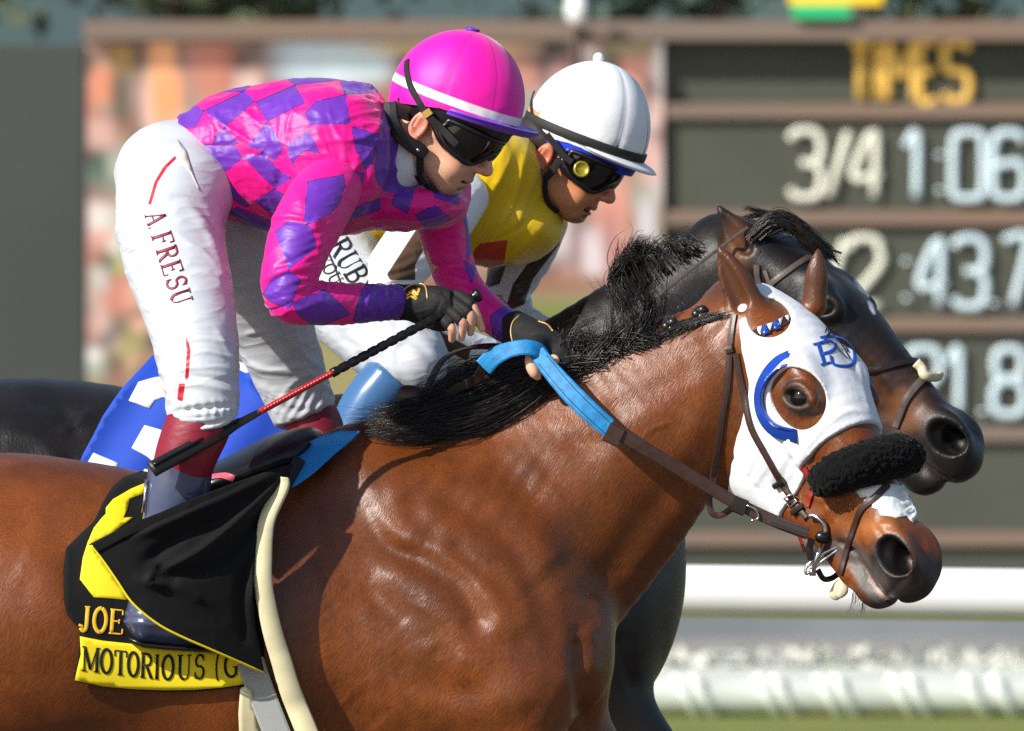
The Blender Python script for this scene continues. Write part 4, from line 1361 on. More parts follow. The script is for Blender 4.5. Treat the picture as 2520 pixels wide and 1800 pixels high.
# bit: curved cheek, rubber guard, long ring
bit = empty('bit', (0, 0, 0), 'steel ring bit with black rubber guard at the bay horse mouth', 'bit')
bc, bn = lay(HT, [(1996, 1271), (2018, 1272), (2034, 1288), (2040, 1312)], 14, .010, 5)
tube('bit_cheek', bc, .0052, M_STEEL, bit)
g0, gn = hit(HT, 2032, 1322)
mesh_obj('rubber_guard', *ball(g0 + gn * .010, (.0145, .010, .0125)), M_BLACK, bit)
yb = g0[1] - .012
ring = [(2076, 1340), (2040, 1356), (2005, 1376), (1985, 1396), (1984, 1412), (1996, 1406), (2020, 1384), (2050, 1362), (2076, 1346)]
tube('bit_ring', np.array([P(p[0], p[1], yb + .002 * (i % 2)) for i, p in enumerate(catmull(ring, 40))]), .0030, M_STEEL, bit, 8)
mesh_obj('bit_plate', *merge([box(P(1992, 1418, yb - .004), P(2008, 1398, yb - .001)), tube_mesh(np.array([P(2000, 1408, yb - .003), P(2012, 1370, yb - .003), P(2026, 1338, yb - .002)]), .004, 8, flat=.4)]), M_STEEL, bit)
free_strap('curb_strap', [(2012, 1402, yb + .01), (2026, 1424, yb + .015), (2045, 1424, yb + .025), (2064, 1412, yb + .03)], 14, M_BLACK, bit, th=.004)
free_strap('curb_strap', [(1998, 1326, yb), (1992, 1350, yb - .002), (1996, 1378, yb)], 17, M_LEATHER_D, bit, th=.004)
tie = Sdf().chain([[*P(2078, 1425, yb + .03), .006, .006], [*P(2068, 1445, yb + .03), .014, .008], [*P(2052, 1468, yb + .028), .011, .006]], k=0, n=10)
tie.chain([[*P(2078, 1425, yb + .02), .005, .005], [*P(2074, 1452, yb + .015), .011, .006], [*P(2066, 1466, yb + .015), .007, .005]], k=.002, n=10)
tto = sdf_obj('tongue_tie', tie, (axis((.58, .65, .0018)), axis((yb - .01, yb + .06, .0018)), axis((1.29, 1.38, .0018))), M_CREAM)
tag(tto, 'knotted cream cloth tongue tie under the bay horse chin', 'tongue tie')
tape = patch('nasal_strip', HT, [(2104, 1206), (2150, 1196), (2222, 1190), (2240, 1228), (2258, 1262), (2246, 1288), (2230, 1270), (2205, 1276), (2188, 1272), (2166, 1270), (2160, 1254), (2146, 1250), (2148, 1238), (2126, 1234), (2136, 1222), (2120, 1226)], M_TAPE, lift=.0008, step=9)
tag(tape, 'ragged white tape strip across the bay horse nose', 'nose tape')

# reins
reins = empty('reins', (0, 0, 0), 'brown leather reins with bright blue rubber grip on the bay horse', 'reins')
M_GRIP = mat('blue_rubber_grip', srgb(24, 132, 196), rough=.55, spec=.4, weave=260, var=.3, vscale=70, bump=.3, bscale=400)
M_STITCH = mat('dark_stitching', srgb(20, 40, 60), rough=.8)
yr = -.20
grip = free_strap('rubber_grip', [(1322, 868, -.135), (1350, 905, -.155), (1400, 962, -.185), (1450, 1012, -.20), (1508, 1062, -.205)], [42, 44, 50, 50, 46], M_GRIP, reins, th=.004, n=40)
loop = free_strap('rubber_grip', [(1190, 905, -.13), (1215, 880, -.135), (1255, 862, -.14), (1300, 856, -.145), (1335, 870, -.13), (1346, 892, -.105)], [48, 46, 42, 40, 40, 34], M_GRIP, reins, th=.004, n=40, nn=[(0, -1, .1), (0, -1, .25), (0, -.9, .4), (.1, -.9, .4), (.5, -.8, .3), (.8, -.6, .2)])
for dd in (-14, 14):
    mesh_obj('stitching', *tube_mesh(np.array([P(p[0] + dd * .72, p[1] - dd * .72, p[2] - .0048) for p in catmull([(1335, 885, -.145), (1400, 962, -.185), (1450, 1012, -.20), (1500, 1058, -.205)], 30)]), .0007, 5), M_STITCH, grip)
free_strap('leather_rein', [(1500, 1050, -.206), (1600, 1112, -.20), (1700, 1172, -.19), (1800, 1232, -.185), (1900, 1280, -.19), (1988, 1314, -.205)], [40, 34, 33, 31, 30, 30], M_LEATHER, reins, th=.004, n=50)
free_strap('rein_keeper', [(1492, 1062, -.2085), (1528, 1080, -.2085)], 48, M_LEATHER, reins, th=.004, n=8)
free_strap('rein_keeper', [(1802, 1238, -.190), (1836, 1252, -.190)], 40, M_LEATHER_D, reins, th=.006, n=8)
free_strap('rein_billet', [(1900, 1284, -.196), (1988, 1314, -.209)], 22, M_LEATHER_D, reins, th=.004, n=12)
mesh_obj('buckle', *tube_mesh(np.array([P(*p) for p in catmull([(1838, 1244, -.197), (1860, 1256, -.197), (1866, 1276, -.197), (1848, 1282, -.197)], 14)]), .0022, 7), M_STEEL, reins)
free_strap('leather_rein', [(1190, 905, -.13), (1170, 935, -.10), (1120, 960, -.07), (1070, 1000, -.05), (1040, 1060, -.04)], 24, M_LEATHER_D, reins, th=.003)
free_strap('leather_rein', [(1300, 860, .10), (1180, 855, .08), (1100, 880, .03), (1060, 940, .0), (1030, 1020, -.03), (1015, 1075, -.05)], 24, M_LEATHER, reins, th=.003, nn=(-.6, -.6, .5))
tube('rein_roll', [P(1000, 980, -.06), P(1030, 980, -.03)], .024, M_LEATHER, reins, 20)

# mane
g = [Pg(BT, x, lift=.010, dflt=-.06) for x in [[(1440, 890), (1370, 890), (1280, 885), (1180, 900), (1100, 930), (1020, 985), (910, 1025)], [(1430, 905), (1330, 925), (1230, 945), (1130, 985), (1040, 1020), (960, 1040), (870, 1045)],
     [(1400, 920), (1320, 960), (1230, 1005), (1130, 1045), (1040, 1066), (950, 1075), (870, 1060)], [(1360, 935), (1310, 980), (1250, 1015), (1160, 1058), (1060, 1080), (980, 1084), (890, 1078)]]]
strands('mane', g, 1300, M_HAIR, horse, jitter=.009, curl=.010, seed=3, r=.0010, lenvar=.55)
strands('mane', g, 160, M_HAIR, horse, jitter=.022, curl=.020, seed=33, r=.0006, lenvar=.3)
g = [Pg(BT, x, lift=.008, dflt=-.03) for x in [[(1430, 900), (1470, 820), (1480, 740), (1400, 690)], [(1490, 880), (1530, 800), (1520, 720), (1470, 650)], [(1550, 850), (1580, 780), (1570, 700), (1590, 640)], [(1600, 838), (1620, 790), (1600, 740), (1570, 690)]]]
strands('mane', g, 200, M_HAIR, horse, jitter=.013, curl=.014, seed=4, r=.0008, lenvar=.6)
g = [Pg(BT, x, lift=.006, dflt=-.03) for x in [[(1400, 925), (1390, 880), (1420, 850), (1480, 830)], [(1440, 905), (1420, 860), (1450, 830), (1500, 800)], [(1480, 890), (1430, 880), (1380, 890), (1330, 920)], [(1560, 860), (1500, 850), (1440, 870), (1380, 910)], [(1620, 838), (1560, 830), (1500, 850), (1450, 880)]]]
strands('mane', g, 700, M_HAIR, horse, jitter=.010, curl=.012, seed=5, r=.0009)
g = [Pg(BT, x, lift=.003, dflt=-.03) for x in [[(1560, 852), (1640, 812), (1700, 790), (1800, 768)], [(1570, 858), (1650, 822), (1720, 796), (1805, 774)]]]
strands('mane', g, 360, M_HAIR, horse, jitter=.002, curl=.003, seed=6, lenvar=.3, r=.0008)
g = [Pg(BT, x, lift=.002, dflt=-.03) for x in [[(1500, 880), (1480, 900), (1440, 930)], [(1620, 830), (1600, 850), (1570, 872)], [(1760, 780), (1740, 795), (1710, 812)]]]
strands('mane', g, 160, M_HAIR, horse, jitter=.004, curl=.003, seed=66, r=.0006)
g = [Pg(BT, x, dflt=-.2) for x in [[(2090, 1440, -.20), (2085, 1470, -.21), (2060, 1500, -.215)], [(2120, 1478, -.20), (2115, 1500, -.21), (2095, 1530, -.215)], [(2150, 1488, -.20), (2150, 1505, -.21), (2140, 1525, -.215)]]]
strands('whiskers', g, 26, M_HAIR, horse, jitter=.006, curl=.003, seed=67, r=.0004)
M_BAND = mat('white_plait_band', (.75, .78, .76), rough=.4)
for (u, v) in [(1582, 822), (1648, 800), (1722, 770)]:
    a, b = hit(BT, u + 6, v + 40)
    y = (a[1] if a is not None else -.03) + .02
    kn = mesh_obj('plait', *merge([ball(P(u + dx, v + dy, y + dz), r_, 12, 8) for dx, dy, dz, r_ in [(0, 0, 0, .013), (-8, 4, -.006, .010), (7, -6, -.004, .010), (4, 10, -.006, .010), (10, 14, -.004, .008), (18, 24, -.004, .010)]]), M_HAIR, horse)
    tube('plait_band', [P(u + 6, v + 26, y - .012), P(u + 16, v + 18, y - .014), P(u + 26, v + 6, y - .012)], .0022, M_BAND, kn, 7)
# ------------------------------------------------------------------ riders
class HeadFrame:
    """a rider's head: f where the face looks, p to the crown, l to the near ear; origin between the ears"""
    def __init__(self, O, pitch, yaw):
        cp, sp = math.cos(R(pitch)), math.sin(R(pitch))
        c, s = math.cos(R(yaw)), math.sin(R(yaw))
        self.O = np.asarray(O, float)
        self.f = np.array((cp * c, -cp * s, -sp)); self.p = np.array((sp * c, -sp * s, cp)); self.l = np.array((-s, -c, 0.0))
        self.ax = (self.f, self.p, self.l)
    def __call__(self, f, p, c=0.0):
        return self.O + self.f * f + self.p * p + self.l * c

def face_sdf(s, J, neck, open_mouth=.0028, k=1.0):
    e = lambda f, p, c, r, kk=.015, mode='u': s.ell(J(f * k, p * k, c * k), np.array(r) * k, J.ax, k=kk, mode=mode)
    e(.0, .060, 0, (.098, .085, .076), 0)
    e(.055, .010, 0, (.060, .075, .064), .03)
    e(.075, -.040, 0, (.036, .040, .040), .025)
    e(.092, -.066, 0, (.018, .017, .022), .018)
    for q in (1, -1):
        s.seg(J(.012 * k, -.040 * k, .059 * q * k), J(.080 * k, -.070 * k, .020 * q * k), .015, .013, .014, .012, k=.028)     # jaw
        s.seg(J(.03 * k, .014 * k, .066 * q * k), J(.085 * k, .012 * k, .046 * q * k), .013, .015, .010, .012, k=.02)          # cheekbone
        e(.078, -.030, .034 * q, (.022, .024, .020), .02)
        e(.121, -.013, .011 * q, (.011, .0085, .0085), .008)                                                                    # nose wing
        e(.125, -.020, .0085 * q, (.0060, .0032, .0034), .002, 's')
        ear_(s, J, q, k)
    s.seg(J(.108 * k, .032 * k), J(.131 * k, -.004 * k), .0075, .0090, .0075, .0085, k=.012, bdir=J.l)
    e(.131, -.009, 0, (.0115, .0095, .0105), .008)
    e(.104, -.040, 0, (.0135, .0085, .022), .010)
    e(.1115, -.0405, 0, (.0060, .0042, .017), .004)                       # upper lip
    e(.1065, -.0555, 0, (.0075, .0055, .0155), .004)                      # lower lip
    s.seg(J(.104 * k, -.0475 * k, .021 * k), J(.104 * k, -.0475 * k, -.021 * k), open_mouth, open_mouth, .010, .010, k=.003, mode='s', bdir=J.f)
    s.ell(J(.106 * k, -.065 * k), (.008, .004, .016), J.ax, k=.008, mode='s')
    s.chain(neck, k=.03)

def ear_(s, J, q, k):
    s.ell(J(-.006 * k, .002 * k, .080 * q * k), (.0175 * k, .031 * k, .0095), J.ax, k=.008)
    s.ell(J(-.001 * k, .001 * k, .090 * q * k), (.0110 * k, .022 * k, .0075), J.ax, k=.003, mode='s')
    s.ell(J(-.014 * k, .010 * k, .0855 * q * k), (.0030, .018, .0025), J.ax, k=.002, mode='s')
    s.ell(J(.0065 * k, -.004 * k, .084 * q * k), (.0040, .0062, .0035), J.ax, k=.003)
    s.ell(J(.000 * k, -.024 * k, .081 * q * k), (.0085, .0085, .0060), J.ax, k=.005)

def dome(name, C, Fh, Uh, Lh, rad, low, mats, parent, panels=8, attrs=None, thick=0, puff=.010, nu=96, nv=40, sink=None):
    """a cloth-covered helmet shell; low: how far below its widest line it reaches (radians past the equator)"""
    V, F, at = [], [], []
    for i in range(nv + 1):
        for j in range(nu):
            a = 2 * math.pi * j / nu
            lowa = low(a) if callable(low) else low
            t = (math.pi / 2 + lowa) * i / nv
            seam = abs(math.sin(panels / 2 * a)) ** .35
            r = 1 - puff * (1 - seam) * math.sin(t)
            if sink:
                r *= sink(a, t)
            V.append(C + r * (math.sin(t) * math.cos(a) * rad[0] * Fh + math.cos(t) * rad[1] * Uh + math.sin(t) * math.sin(a) * rad[2] * Lh))
            at.append((t, a))
    F = np.array([(i * nu + j, i * nu + (j + 1) % nu, (i + 1) * nu + (j + 1) % nu, (i + 1) * nu + j) for i in range(nv) for j in range(nu)])
    F = F[:, ::-1]
    V = np.array(V)
    n0 = normals(V, F)
    if (n0 * (V - C)).sum() < 0:
        F = F[:, ::-1]; n0 = -n0
    at = np.array(at)
    if puff > 0:
        rimw = np.clip((at[:, 0] - 1.25) / .35, 0, 1)
        V = V + n0 * (.0010 * noise3(V, 16) + rimw * (.0014 * noise3(V * (1, 1, .6), 60) + .0010 * noise3(V, 110)))[:, None]
    o = mesh_obj(name, V, F, mats, parent, attrs=attrs(at[:, 0], at[:, 1]) if attrs else None)
    o_data[o.name] = (V, F)
    return o

def brim_mesh(C, Fh, Uh, Lh, rad, half, out, drop, t0, th=.005, n=40, m=8, lip=.3):
    top, bot = [], []
    for i in range(n + 1):
        a = -half + 2 * half * i / n
        w = math.cos(a / half * math.pi / 2) ** .7
        base = C + math.sin(t0) * (math.cos(a) * rad[0] * Fh + math.sin(a) * rad[2] * Lh) + math.cos(t0) * rad[1] * Uh
        dirn = nrm(math.cos(a) * Fh + .45 * math.sin(a) * Lh)
        for j in range(m + 1):
            q = j / m
            x = base * 1.0 + dirn * (out * w * q - .004) - Uh * (drop * w * (q - lip * q * q))
            top.append(x + Uh * th / 2 * math.sqrt(max(0, 1 - q ** 6))); bot.append(x - Uh * th / 2 * math.sqrt(max(0, 1 - q ** 6)))
    k = m + 1
    N = len(top)
    F = []
    for i in range(n):
        for j in range(m):
            a, b, c, d = i * k + j, i * k + j + 1, (i + 1) * k + j + 1, (i + 1) * k + j
            F.append((a, b, c, d)); F.append((N + d, N + c, N + b, N + a))
        F.append((i * k + m, N + i * k + m, N + (i + 1) * k + m, (i + 1) * k + m))
    return np.array(top + bot), F

def goggles(parent, J, mats, k=1.0, far_trim=0):
    """wrap-round race goggles: padded rim and dark lens"""
    path = [(.040, .080), (.070, .079), (.100, .066), (.121, .042), (.131, .012), (.131, -.012), (.121, -.042), (.100, -.066), (.070, -.079)]
    n = 44
    q = catmull(path, n)
    t = np.linspace(0, 1, n)
    mid = np.abs(t - .5) * 2
    top = .052 - .010 * mid ** 3
    nose = np.exp(-((t - .5) / .075) ** 2)
    bot = -.004 + .024 * nose + .024 * np.clip((mid - .62) / .38, 0, 1) ** 1.6 - .006 * np.exp(-((mid - .36) / .2) ** 2)
    m = 10
    V = []
    for i in range(n):
        for j in range(m + 1):
            h = j / m
            bulge = .006 * math.sin(math.pi * h)
            ff = q[i, 0] + bulge * .8 - .016 * (1 - h) * (1 - nose[i] * .6) * .6
            V.append(J(ff * k, (bot[i] + (top[i] - bot[i]) * h) * k, q[i, 1] * k * (1 + bulge)))
    F = [(i * (m + 1) + j, (i + 1) * (m + 1) + j, (i + 1) * (m + 1) + j + 1, i * (m + 1) + j + 1) for i in range(n - 1) for j in range(m)]
    V = np.array(V)
    g = empty('goggles', (0, 0, 0)); g.parent = parent
    mesh_obj('lens', V, F, mats[0], g)
    rim = np.vstack([V[[i * (m + 1) for i in range(n)]], V[[(n - 1) * (m + 1) + j for j in range(1, m)]], V[[i * (m + 1) + m for i in range(n - 1, -1, -1)]], V[[j for j in range(m - 1, 0, -1)]], V[:1]])
    rim = catmull(rim, 150)
    tube('rim', rim - J.f * .003, .0052, mats[1], g, 8)
    pad = J.f * -.011
    tube('foam', rim + pad + (J(.02, .02) - rim) * .06, .0075, mats[1], g, 8)
    return g

def finger(s, pts, r, k=.004):
    s.chain([[*P(u, v, y), rr * S, rr * S] for (u, v, y), rr in zip(pts, r)], k=k, n=len(pts) * 4)

def wrinkles(V, Q, items, amp=1.0):
    """cloth folds: groups of short strokes (points, width px, height mm)"""
    return sculpt(V, Q, [(p, w, a * amp) for p, w, a in items])

def gather(V, Q, centre, radius, dirn, wl, mm, seed=0):
    """fine gathers across dirn (photograph direction) near a place"""
    N = normals(V, Q); u = UV(V)
    d = (u - np.asarray(centre)) / np.asarray(radius)
    w = np.exp(-(d ** 2).sum(1))
    t = u @ nrm(dirn) + 14 * noise3(V + seed, 22)
    return V + N * (mm * .001 * w * np.sin(t * 2 * math.pi / wl))[:, None]

M_SKIN = mat('skin', srgb(228, 178, 148), rough=.42, spec=.4, var=.12, vscale=30, bump=.15, bscale=600, sss=.12,
             layers=[('lip', srgb(186, 110, 98), 0, 1), ('stubble', srgb(150, 112, 92), 0, .8), ('flush', srgb(208, 120, 100), 0, .9)])
M_SKIN2 = mat('tanned_skin', srgb(214, 146, 104), rough=.42, spec=.4, var=.15, vscale=30, bump=.15, bscale=600, sss=.10,
              layers=[('lip', srgb(160, 90, 80), 0, 1), ('stubble', srgb(130, 86, 62), 0, .8), ('flush', srgb(190, 100, 76), 0, .9)])
M_HEADHAIR = mat('dark_short_hair', srgb(34, 24, 20), rough=.7)
M_PINKPURPLE = mat('pink_and_purple_satin', srgb(232, 4, 138), rough=.46, spec=.45, sheen=.25, bump=.10, bscale=800, crease=((.22, 9, (1, 1, 2.2)), (.14, 22, (.6, 1, 1.3))),
                   layers=[('pattern', srgb(102, 42, 168), .9, -.9), ('seam', srgb(60, 16, 90), 1.6, .7)])
M_PINK = mat('pink_satin_cap', srgb(238, 8, 166), rough=.5, spec=.4, sheen=.35, bump=.08, bscale=900, crease=((.10, 8, (1, 1, 1)),),
             layers=[('pipe', srgb(190, 6, 130), .8, .3), ('band', (.82, .80, .74), .6, -.6, .6)])
M_PURPLE = mat('purple_satin', srgb(92, 36, 170), rough=.5, sheen=.2)
M_PEAK = mat('purple_peak', srgb(112, 58, 206), rough=.45, sheen=.2)
M_BREECH = mat('white_nylon', (.54, .57, .62), rough=.45, spec=.4, bump=.06, bscale=700, crease=((.34, 5, (.6, 1, 1.5)), (.24, 11, (.5, 1, 2.0))),
               layers=[('stripe', srgb(176, 22, 40), .8, -.8)])
M_MAROON = mat('maroon_gaiter', srgb(128, 18, 44), rough=.5, bump=.15, bscale=500, wrinkle=.15, wscale=40, wstretch=(.3, 1, 1))
M_BOOT = mat('polished_navy_boot', srgb(66, 76, 104), rough=.22, spec=.7, coat=.3)
M_GLOVE = mat('black_glove', srgb(14, 14, 15), rough=.75, bump=.2, bscale=500, wrinkle=.2, wscale=60)
M_GOLD = mat('gold_piping', srgb(205, 165, 95), rough=.4, metal=.4)
M_STRAPB = mat('black_webbing', srgb(22, 22, 22), rough=.8, bump=.3, bscale=900)
M_SHELL = mat('black_moulded_plastic', srgb(20, 17, 22), rough=.35, spec=.5)
M_LENS = mat('smoked_lens', srgb(10, 12, 10), rough=.04, spec=.55)
M_WHITESHIRT = mat('white_undershirt', (.76, .79, .82), rough=.7, wrinkle=.1, wscale=30)

rider = empty('person', (0, 0, 0), 'rider in pink and purple diamond silks and pink cap, crouched holding a whip', 'person')
J1 = HeadFrame(P(1063, 318, 0.0), 33, 15)

# body: head, neck, trunk, limbs and bare fingers
def jockey_body(J, neck, limbs, fingers, grids, name, m, parent, k=1.0, mouth=.0028):
    s = Sdf()
    face_sdf(s, J, neck, mouth, k)
    for l_ in limbs:
        s.chain([W(*p) for p in l_], k=.03, n=len(l_) * 4)
    def at(V, Q):
        loc = V - J.O
        f, p, c = loc @ J.f / k, loc @ J.p / k, loc @ J.l / k
        hd = (f > .02) & (f < .2) & (np.abs(c) < .1) & (np.abs(p) < .12)
        g = lambda f0, p0, c0, r: np.exp(-((f - f0) / r[0]) ** 2 - ((p - p0) / r[1]) ** 2 - ((c - c0) / r[2]) ** 2)
        lip = np.maximum(g(.111, -.0405, 0, (.008, .0045, .017)), g(.108, -.0545, 0, (.008, .006, .015)))
        st = g(.10, -.034, 0, (.02, .008, .03)) * .7 + g(.085, -.075, 0, (.04, .022, .04)) * .8
        fl = g(.125, -.01, 0, (.014, .014, .02)) + .5 * g(.08, -.005, .05, (.03, .02, .03)) + .9 * g(-.006, 0, .085, (.03, .04, .02))
        return {'lip': np.clip(lip * 1.3, 0, 1) * hd, 'stubble': np.clip(st, 0, 1) * hd, 'flush': np.clip(fl, 0, 1)}
    F = s.grid(*grids)
    V, Q = surface(F, *grids, smooth=1)
    vs, qs = [V], [Q]
    if fingers:
        fs = Sdf()
        for pts, r in fingers:
            finger(fs, pts, r, k=.0015)
        pp = np.array([P(*p) for pts, _ in fingers for p in pts])
        lo, hi = pp.min(0) - .02, pp.max(0) + .02
        gr = tuple(axis((lo[i], hi[i], .0022)) for i in range(3))
        V2, Q2 = surface(fs.grid(*gr), *gr, smooth=2)
        vs.append(V2); qs.append(Q2 + len(V))
    V = np.vstack(vs); Q = np.vstack(qs)
    o = mesh_obj(name, V, Q, m, parent, attrs=at(V, Q))
    o_data[o.name] = (V, Q)
    return o

def finegrid(lo, hi, flo, fhi, coarse, fine):
    out = []
    for i in range(3):
        runs = []
        if flo[i] > lo[i]: runs.append((lo[i], flo[i], coarse))
        runs.append((max(lo[i], flo[i]), min(hi[i], fhi[i]), fine))
        if fhi[i] < hi[i]: runs.append((fhi[i], hi[i], coarse))
        out.append(axis(*runs))
    return tuple(out)

torso1 = [(450, 350, 0, 60, .08), (560, 372, 0, 120, .11), (680, 385, 0, 150, .125), (790, 390, 0, 150, .13), (860, 392, 0, 110, .10), (920, 394, 0, 60, .05)]
nearleg1 = [(430, 510, -.09, 100, .09), (460, 720, -.22, 90, .07), (500, 960, -.33, 70, .05), (475, 1090, -.33, 55, .045), (440, 1200, -.32, 48, .04), (390, 1420, -.31, 40, .035)]
farleg1 = [(480, 500, .09, 100, .09), (630, 720, .22, 90, .07), (740, 990, .31, 65, .05), (790, 1110, .31, 50, .045), (770, 1250, .31, 45, .04), (720, 1450, .30, 40, .035)]
neararm1 = [(815, 440, -.13, 50, .04), (770, 520, -.20, 48, .04), (722, 640, -.265, 50, .045), (706, 735, -.28, 44, .042), (860, 746, -.195, 36, .034), (1000, 745, -.118, 30, .024)]
fararm1 = [(1060, 480, .15, 50, .05), (1110, 680, .17, 44, .042), (1180, 750, .13, 34, .034), (1270, 820, .06, 28, .022)]
F1 = [  # fingers of the near hand, then the far hand's thumb
    ([(1078, 772, -.147), (1100, 796, -.163), (1113, 812, -.165), (1112, 836, -.147)], [12, 12, 11, 9]),
    ([(1098, 758, -.153), (1126, 782, -.171), (1140, 800, -.171), (1136, 832, -.151)], [12, 12, 11, 9]),
    ([(1114, 742, -.151), (1146, 764, -.169), (1160, 784, -.169), (1158, 820, -.149)], [12, 12, 11, 9]),
    ([(1126, 726, -.141), (1154, 744, -.157), (1170, 768, -.159), (1186, 810, -.149)], [12, 12, 11, 9]),
    ([(1316, 866, -.115), (1308, 892, -.125), (1314, 914, -.128), (1322, 926, -.124)], [20, 17, 15, 11]),
    ([(1352, 880, -.06), (1366, 884, -.09), (1368, 890, -.09)], [10, 10, 9]),
]
neck1 = [[*P(930, 400, 0), .055, .055], [*P(985, 372, 0), .052, .050], [*P(1040, 350, 0), .056, .052]]
grid1 = finegrid((-.78, -.42, .55), (.12, .40, 2.36), (-.22, -.11, 1.99), (.05, .13, 2.36), .011, .0024)
body1 = jockey_body(J1, neck1, [torso1, nearleg1, farleg1, neararm1, fararm1], F1, grid1, 'body', M_SKIN, rider)

# silks: trunk of the jersey, two sleeves
cr3 = lambda pts: crop(400, 170, 2.388, pts)
PURPLE_TRUNK = [cr3(p) for p in [
    [(60, 215), (180, 205), (245, 250), (190, 345), (60, 340)], [(245, 245), (480, 130), (545, 190), (365, 345)], [(300, 140), (410, 118), (570, 60), (480, 130)], [(545, 195), (775, 95), (840, 195), (615, 310)],
    [(720, 52), (740, 0), (1000, 0), (1035, 65), (780, 95)], [(835, 260), (905, 190), (1075, 150), (1105, 325), (860, 330)], [(1040, 65), (1100, 0), (1340, 40), (1320, 130), (1180, 145), (1070, 150)],
    [(305, 400), (360, 345), (455, 440), (300, 440)], [(500, 455), (615, 310), (665, 380), (710, 470), (660, 540), (600, 490)], [(725, 455), (860, 360), (930, 500), (830, 480), (760, 560)],
    [(215, 445), (420, 445), (475, 520), (360, 615), (290, 530)], [(475, 515), (600, 495), (690, 600), (760, 640), (660, 705), (560, 610)], [(205, 700), (350, 615), (470, 760), (520, 800), (490, 815), (330, 720)],
    [(540, 775), (655, 705), (760, 760), (640, 860)], [(370, 840), (440, 810), (630, 890), (700, 960), (560, 960)], [(1110, 335), (1300, 395), (1270, 455), (1140, 495)],
    [(1290, 250), (1500, 300), (1500, 690), (1433, 740), (1300, 720), (1250, 640), (1250, 560)], [(1000, 905), (1180, 790), (1280, 760), (1280, 830), (1060, 900)], [(930, 930), (1020, 915), (990, 1000), (940, 1000)],
    [(1150, 490), (1260, 470), (1230, 560), (1190, 600)], [(1110, 600), (1190, 610), (1150, 740), (1080, 760)], [(1380, 700), (1480, 720), (1440, 850), (1340, 800)], [(1560, 640), (1760, 640), (1740, 800), (1600, 760)],
    [(1480, 860), (1600, 800), (1700, 880), (1560, 960)], [(820, 700), (900, 560), (980, 560), (1000, 660), (880, 800)]]]
PURPLE_NEAR = [cr3(p) for p in [
    [(850, 660), (1065, 622), (1072, 690), (1040, 790), (990, 850), (870, 912), (828, 900)], [(660, 960), (745, 890), (875, 925), (905, 1050), (740, 1180)],
    [(588, 1325), (640, 1230), (740, 1185), (815, 1235), (780, 1320), (745, 1410), (640, 1375)], [(755, 1375), (955, 1295), (1110, 1440), (900, 1525), (800, 1450)],
    [(1170, 1300), (1250, 1200), (1500, 1200), (1500, 1580), (1200, 1580), (1120, 1480), (1145, 1380)]]]
PURPLE_FAR = [[(1130, 500), (1180, 520), (1172, 600), (1150, 640), (1146, 560)], [(1206, 780), (1240, 752), (1330, 780), (1300, 880), (1215, 850)], [(1140, 640), (1172, 660), (1160, 700)]]
def pattern(polys):
    def f(V, Q):
        u = UV(V)
        sd = polys_sd(u, polys)
        return {'pattern': sd, 'seam': np.abs(sd)}
    return f
jt = Sdf()
jt.chain([W(432, 345, 0, 66, .085), W(480, 362, 0, 112, .115), W(560, 372, 0, 152, .14), W(680, 384, 0, 187, .155), W(800, 388, 0, 196, .165), W(870, 384, 0, 186, .16), W(915, 388, 0, 158, .135)], k=0, n=30, cap=.3)
jt.ell(P(1000, 505, .05), (.11, .12, .048), k=.05)
jt.ell(P(1085, 470, .13), (.055, .075, .060), k=.04)
jt.ell(P(800, 345, -.12), (.105, .07, .09), k=.05)
jt.ell(P(815, 420, -.135), (.085, .06, .085), k=.05)
jt.chain([W(900, 394, 0, 128, .09), W(935, 394, 0, 114, .086), W(966, 394, 0, 104, .078)], k=.02, n=10, cap=.2)
jt.plane(P(476, 400, 0), nrm((-.94, 0, -.34)), k=.006)
FOLD_TRUNK = [(cr3(p), w, a) for p, w, a in [
    ([(1290, 250), (1150, 270), (1000, 330)], 5, 2.2), ([(1300, 200), (1180, 190), (1080, 200)], 5, 2.2), ([(1300, 120), (1180, 90), (1060, 100)], 5, 2), ([(1290, 330), (1190, 400), (1080, 420)], 6, 2.4),
    ([(1280, 380), (1200, 520), (1100, 600)], 6, 2.4), ([(700, 240), (690, 330), (690, 420)], 6, 2.0), ([(760, 230), (740, 320), (720, 430)], 6, 2.0), ([(640, 360), (660, 450), (690, 540)], 6, 2.0),
    ([(380, 620), (470, 720), (590, 800)], 9, 3), ([(240, 660), (360, 760), (520, 850)], 10, 3.4), ([(300, 780), (420, 860), (580, 920)], 10, 3.0), ([(480, 540), (560, 640), (640, 700)], 7, 2.4),
    ([(280, 470), (320, 540), (350, 610)], 7, 2.4), ([(240, 270), (290, 350), (300, 430)], 6, 2.2), ([(600, 510), (650, 600), (660, 680)], 7, 2.6), ([(900, 350), (940, 450), (1030, 560)], 8, 2.4),
    ([(1000, 340), (1060, 430), (1070, 560)], 7, 2.0), ([(460, 240), (540, 300), (590, 360)], 6, 1.8), ([(1150, 500), (1120, 620), (1050, 760)], 9, 3.0), ([(1230, 560), (1180, 720), (1100, 850)], 9, 3.0),
    ([(1330, 730), (1230, 830), (1060, 930)], 10, 3.0), ([(160, 480), (230, 560), (330, 620)], 8, -2.5), ([(130, 420), (240, 450), (420, 450)], 6, -2.5), ([(480, 500), (560, 500), (620, 520)], 6, -2.4),
    ([(680, 480), (700, 600), (650, 720)], 14, -5)]]
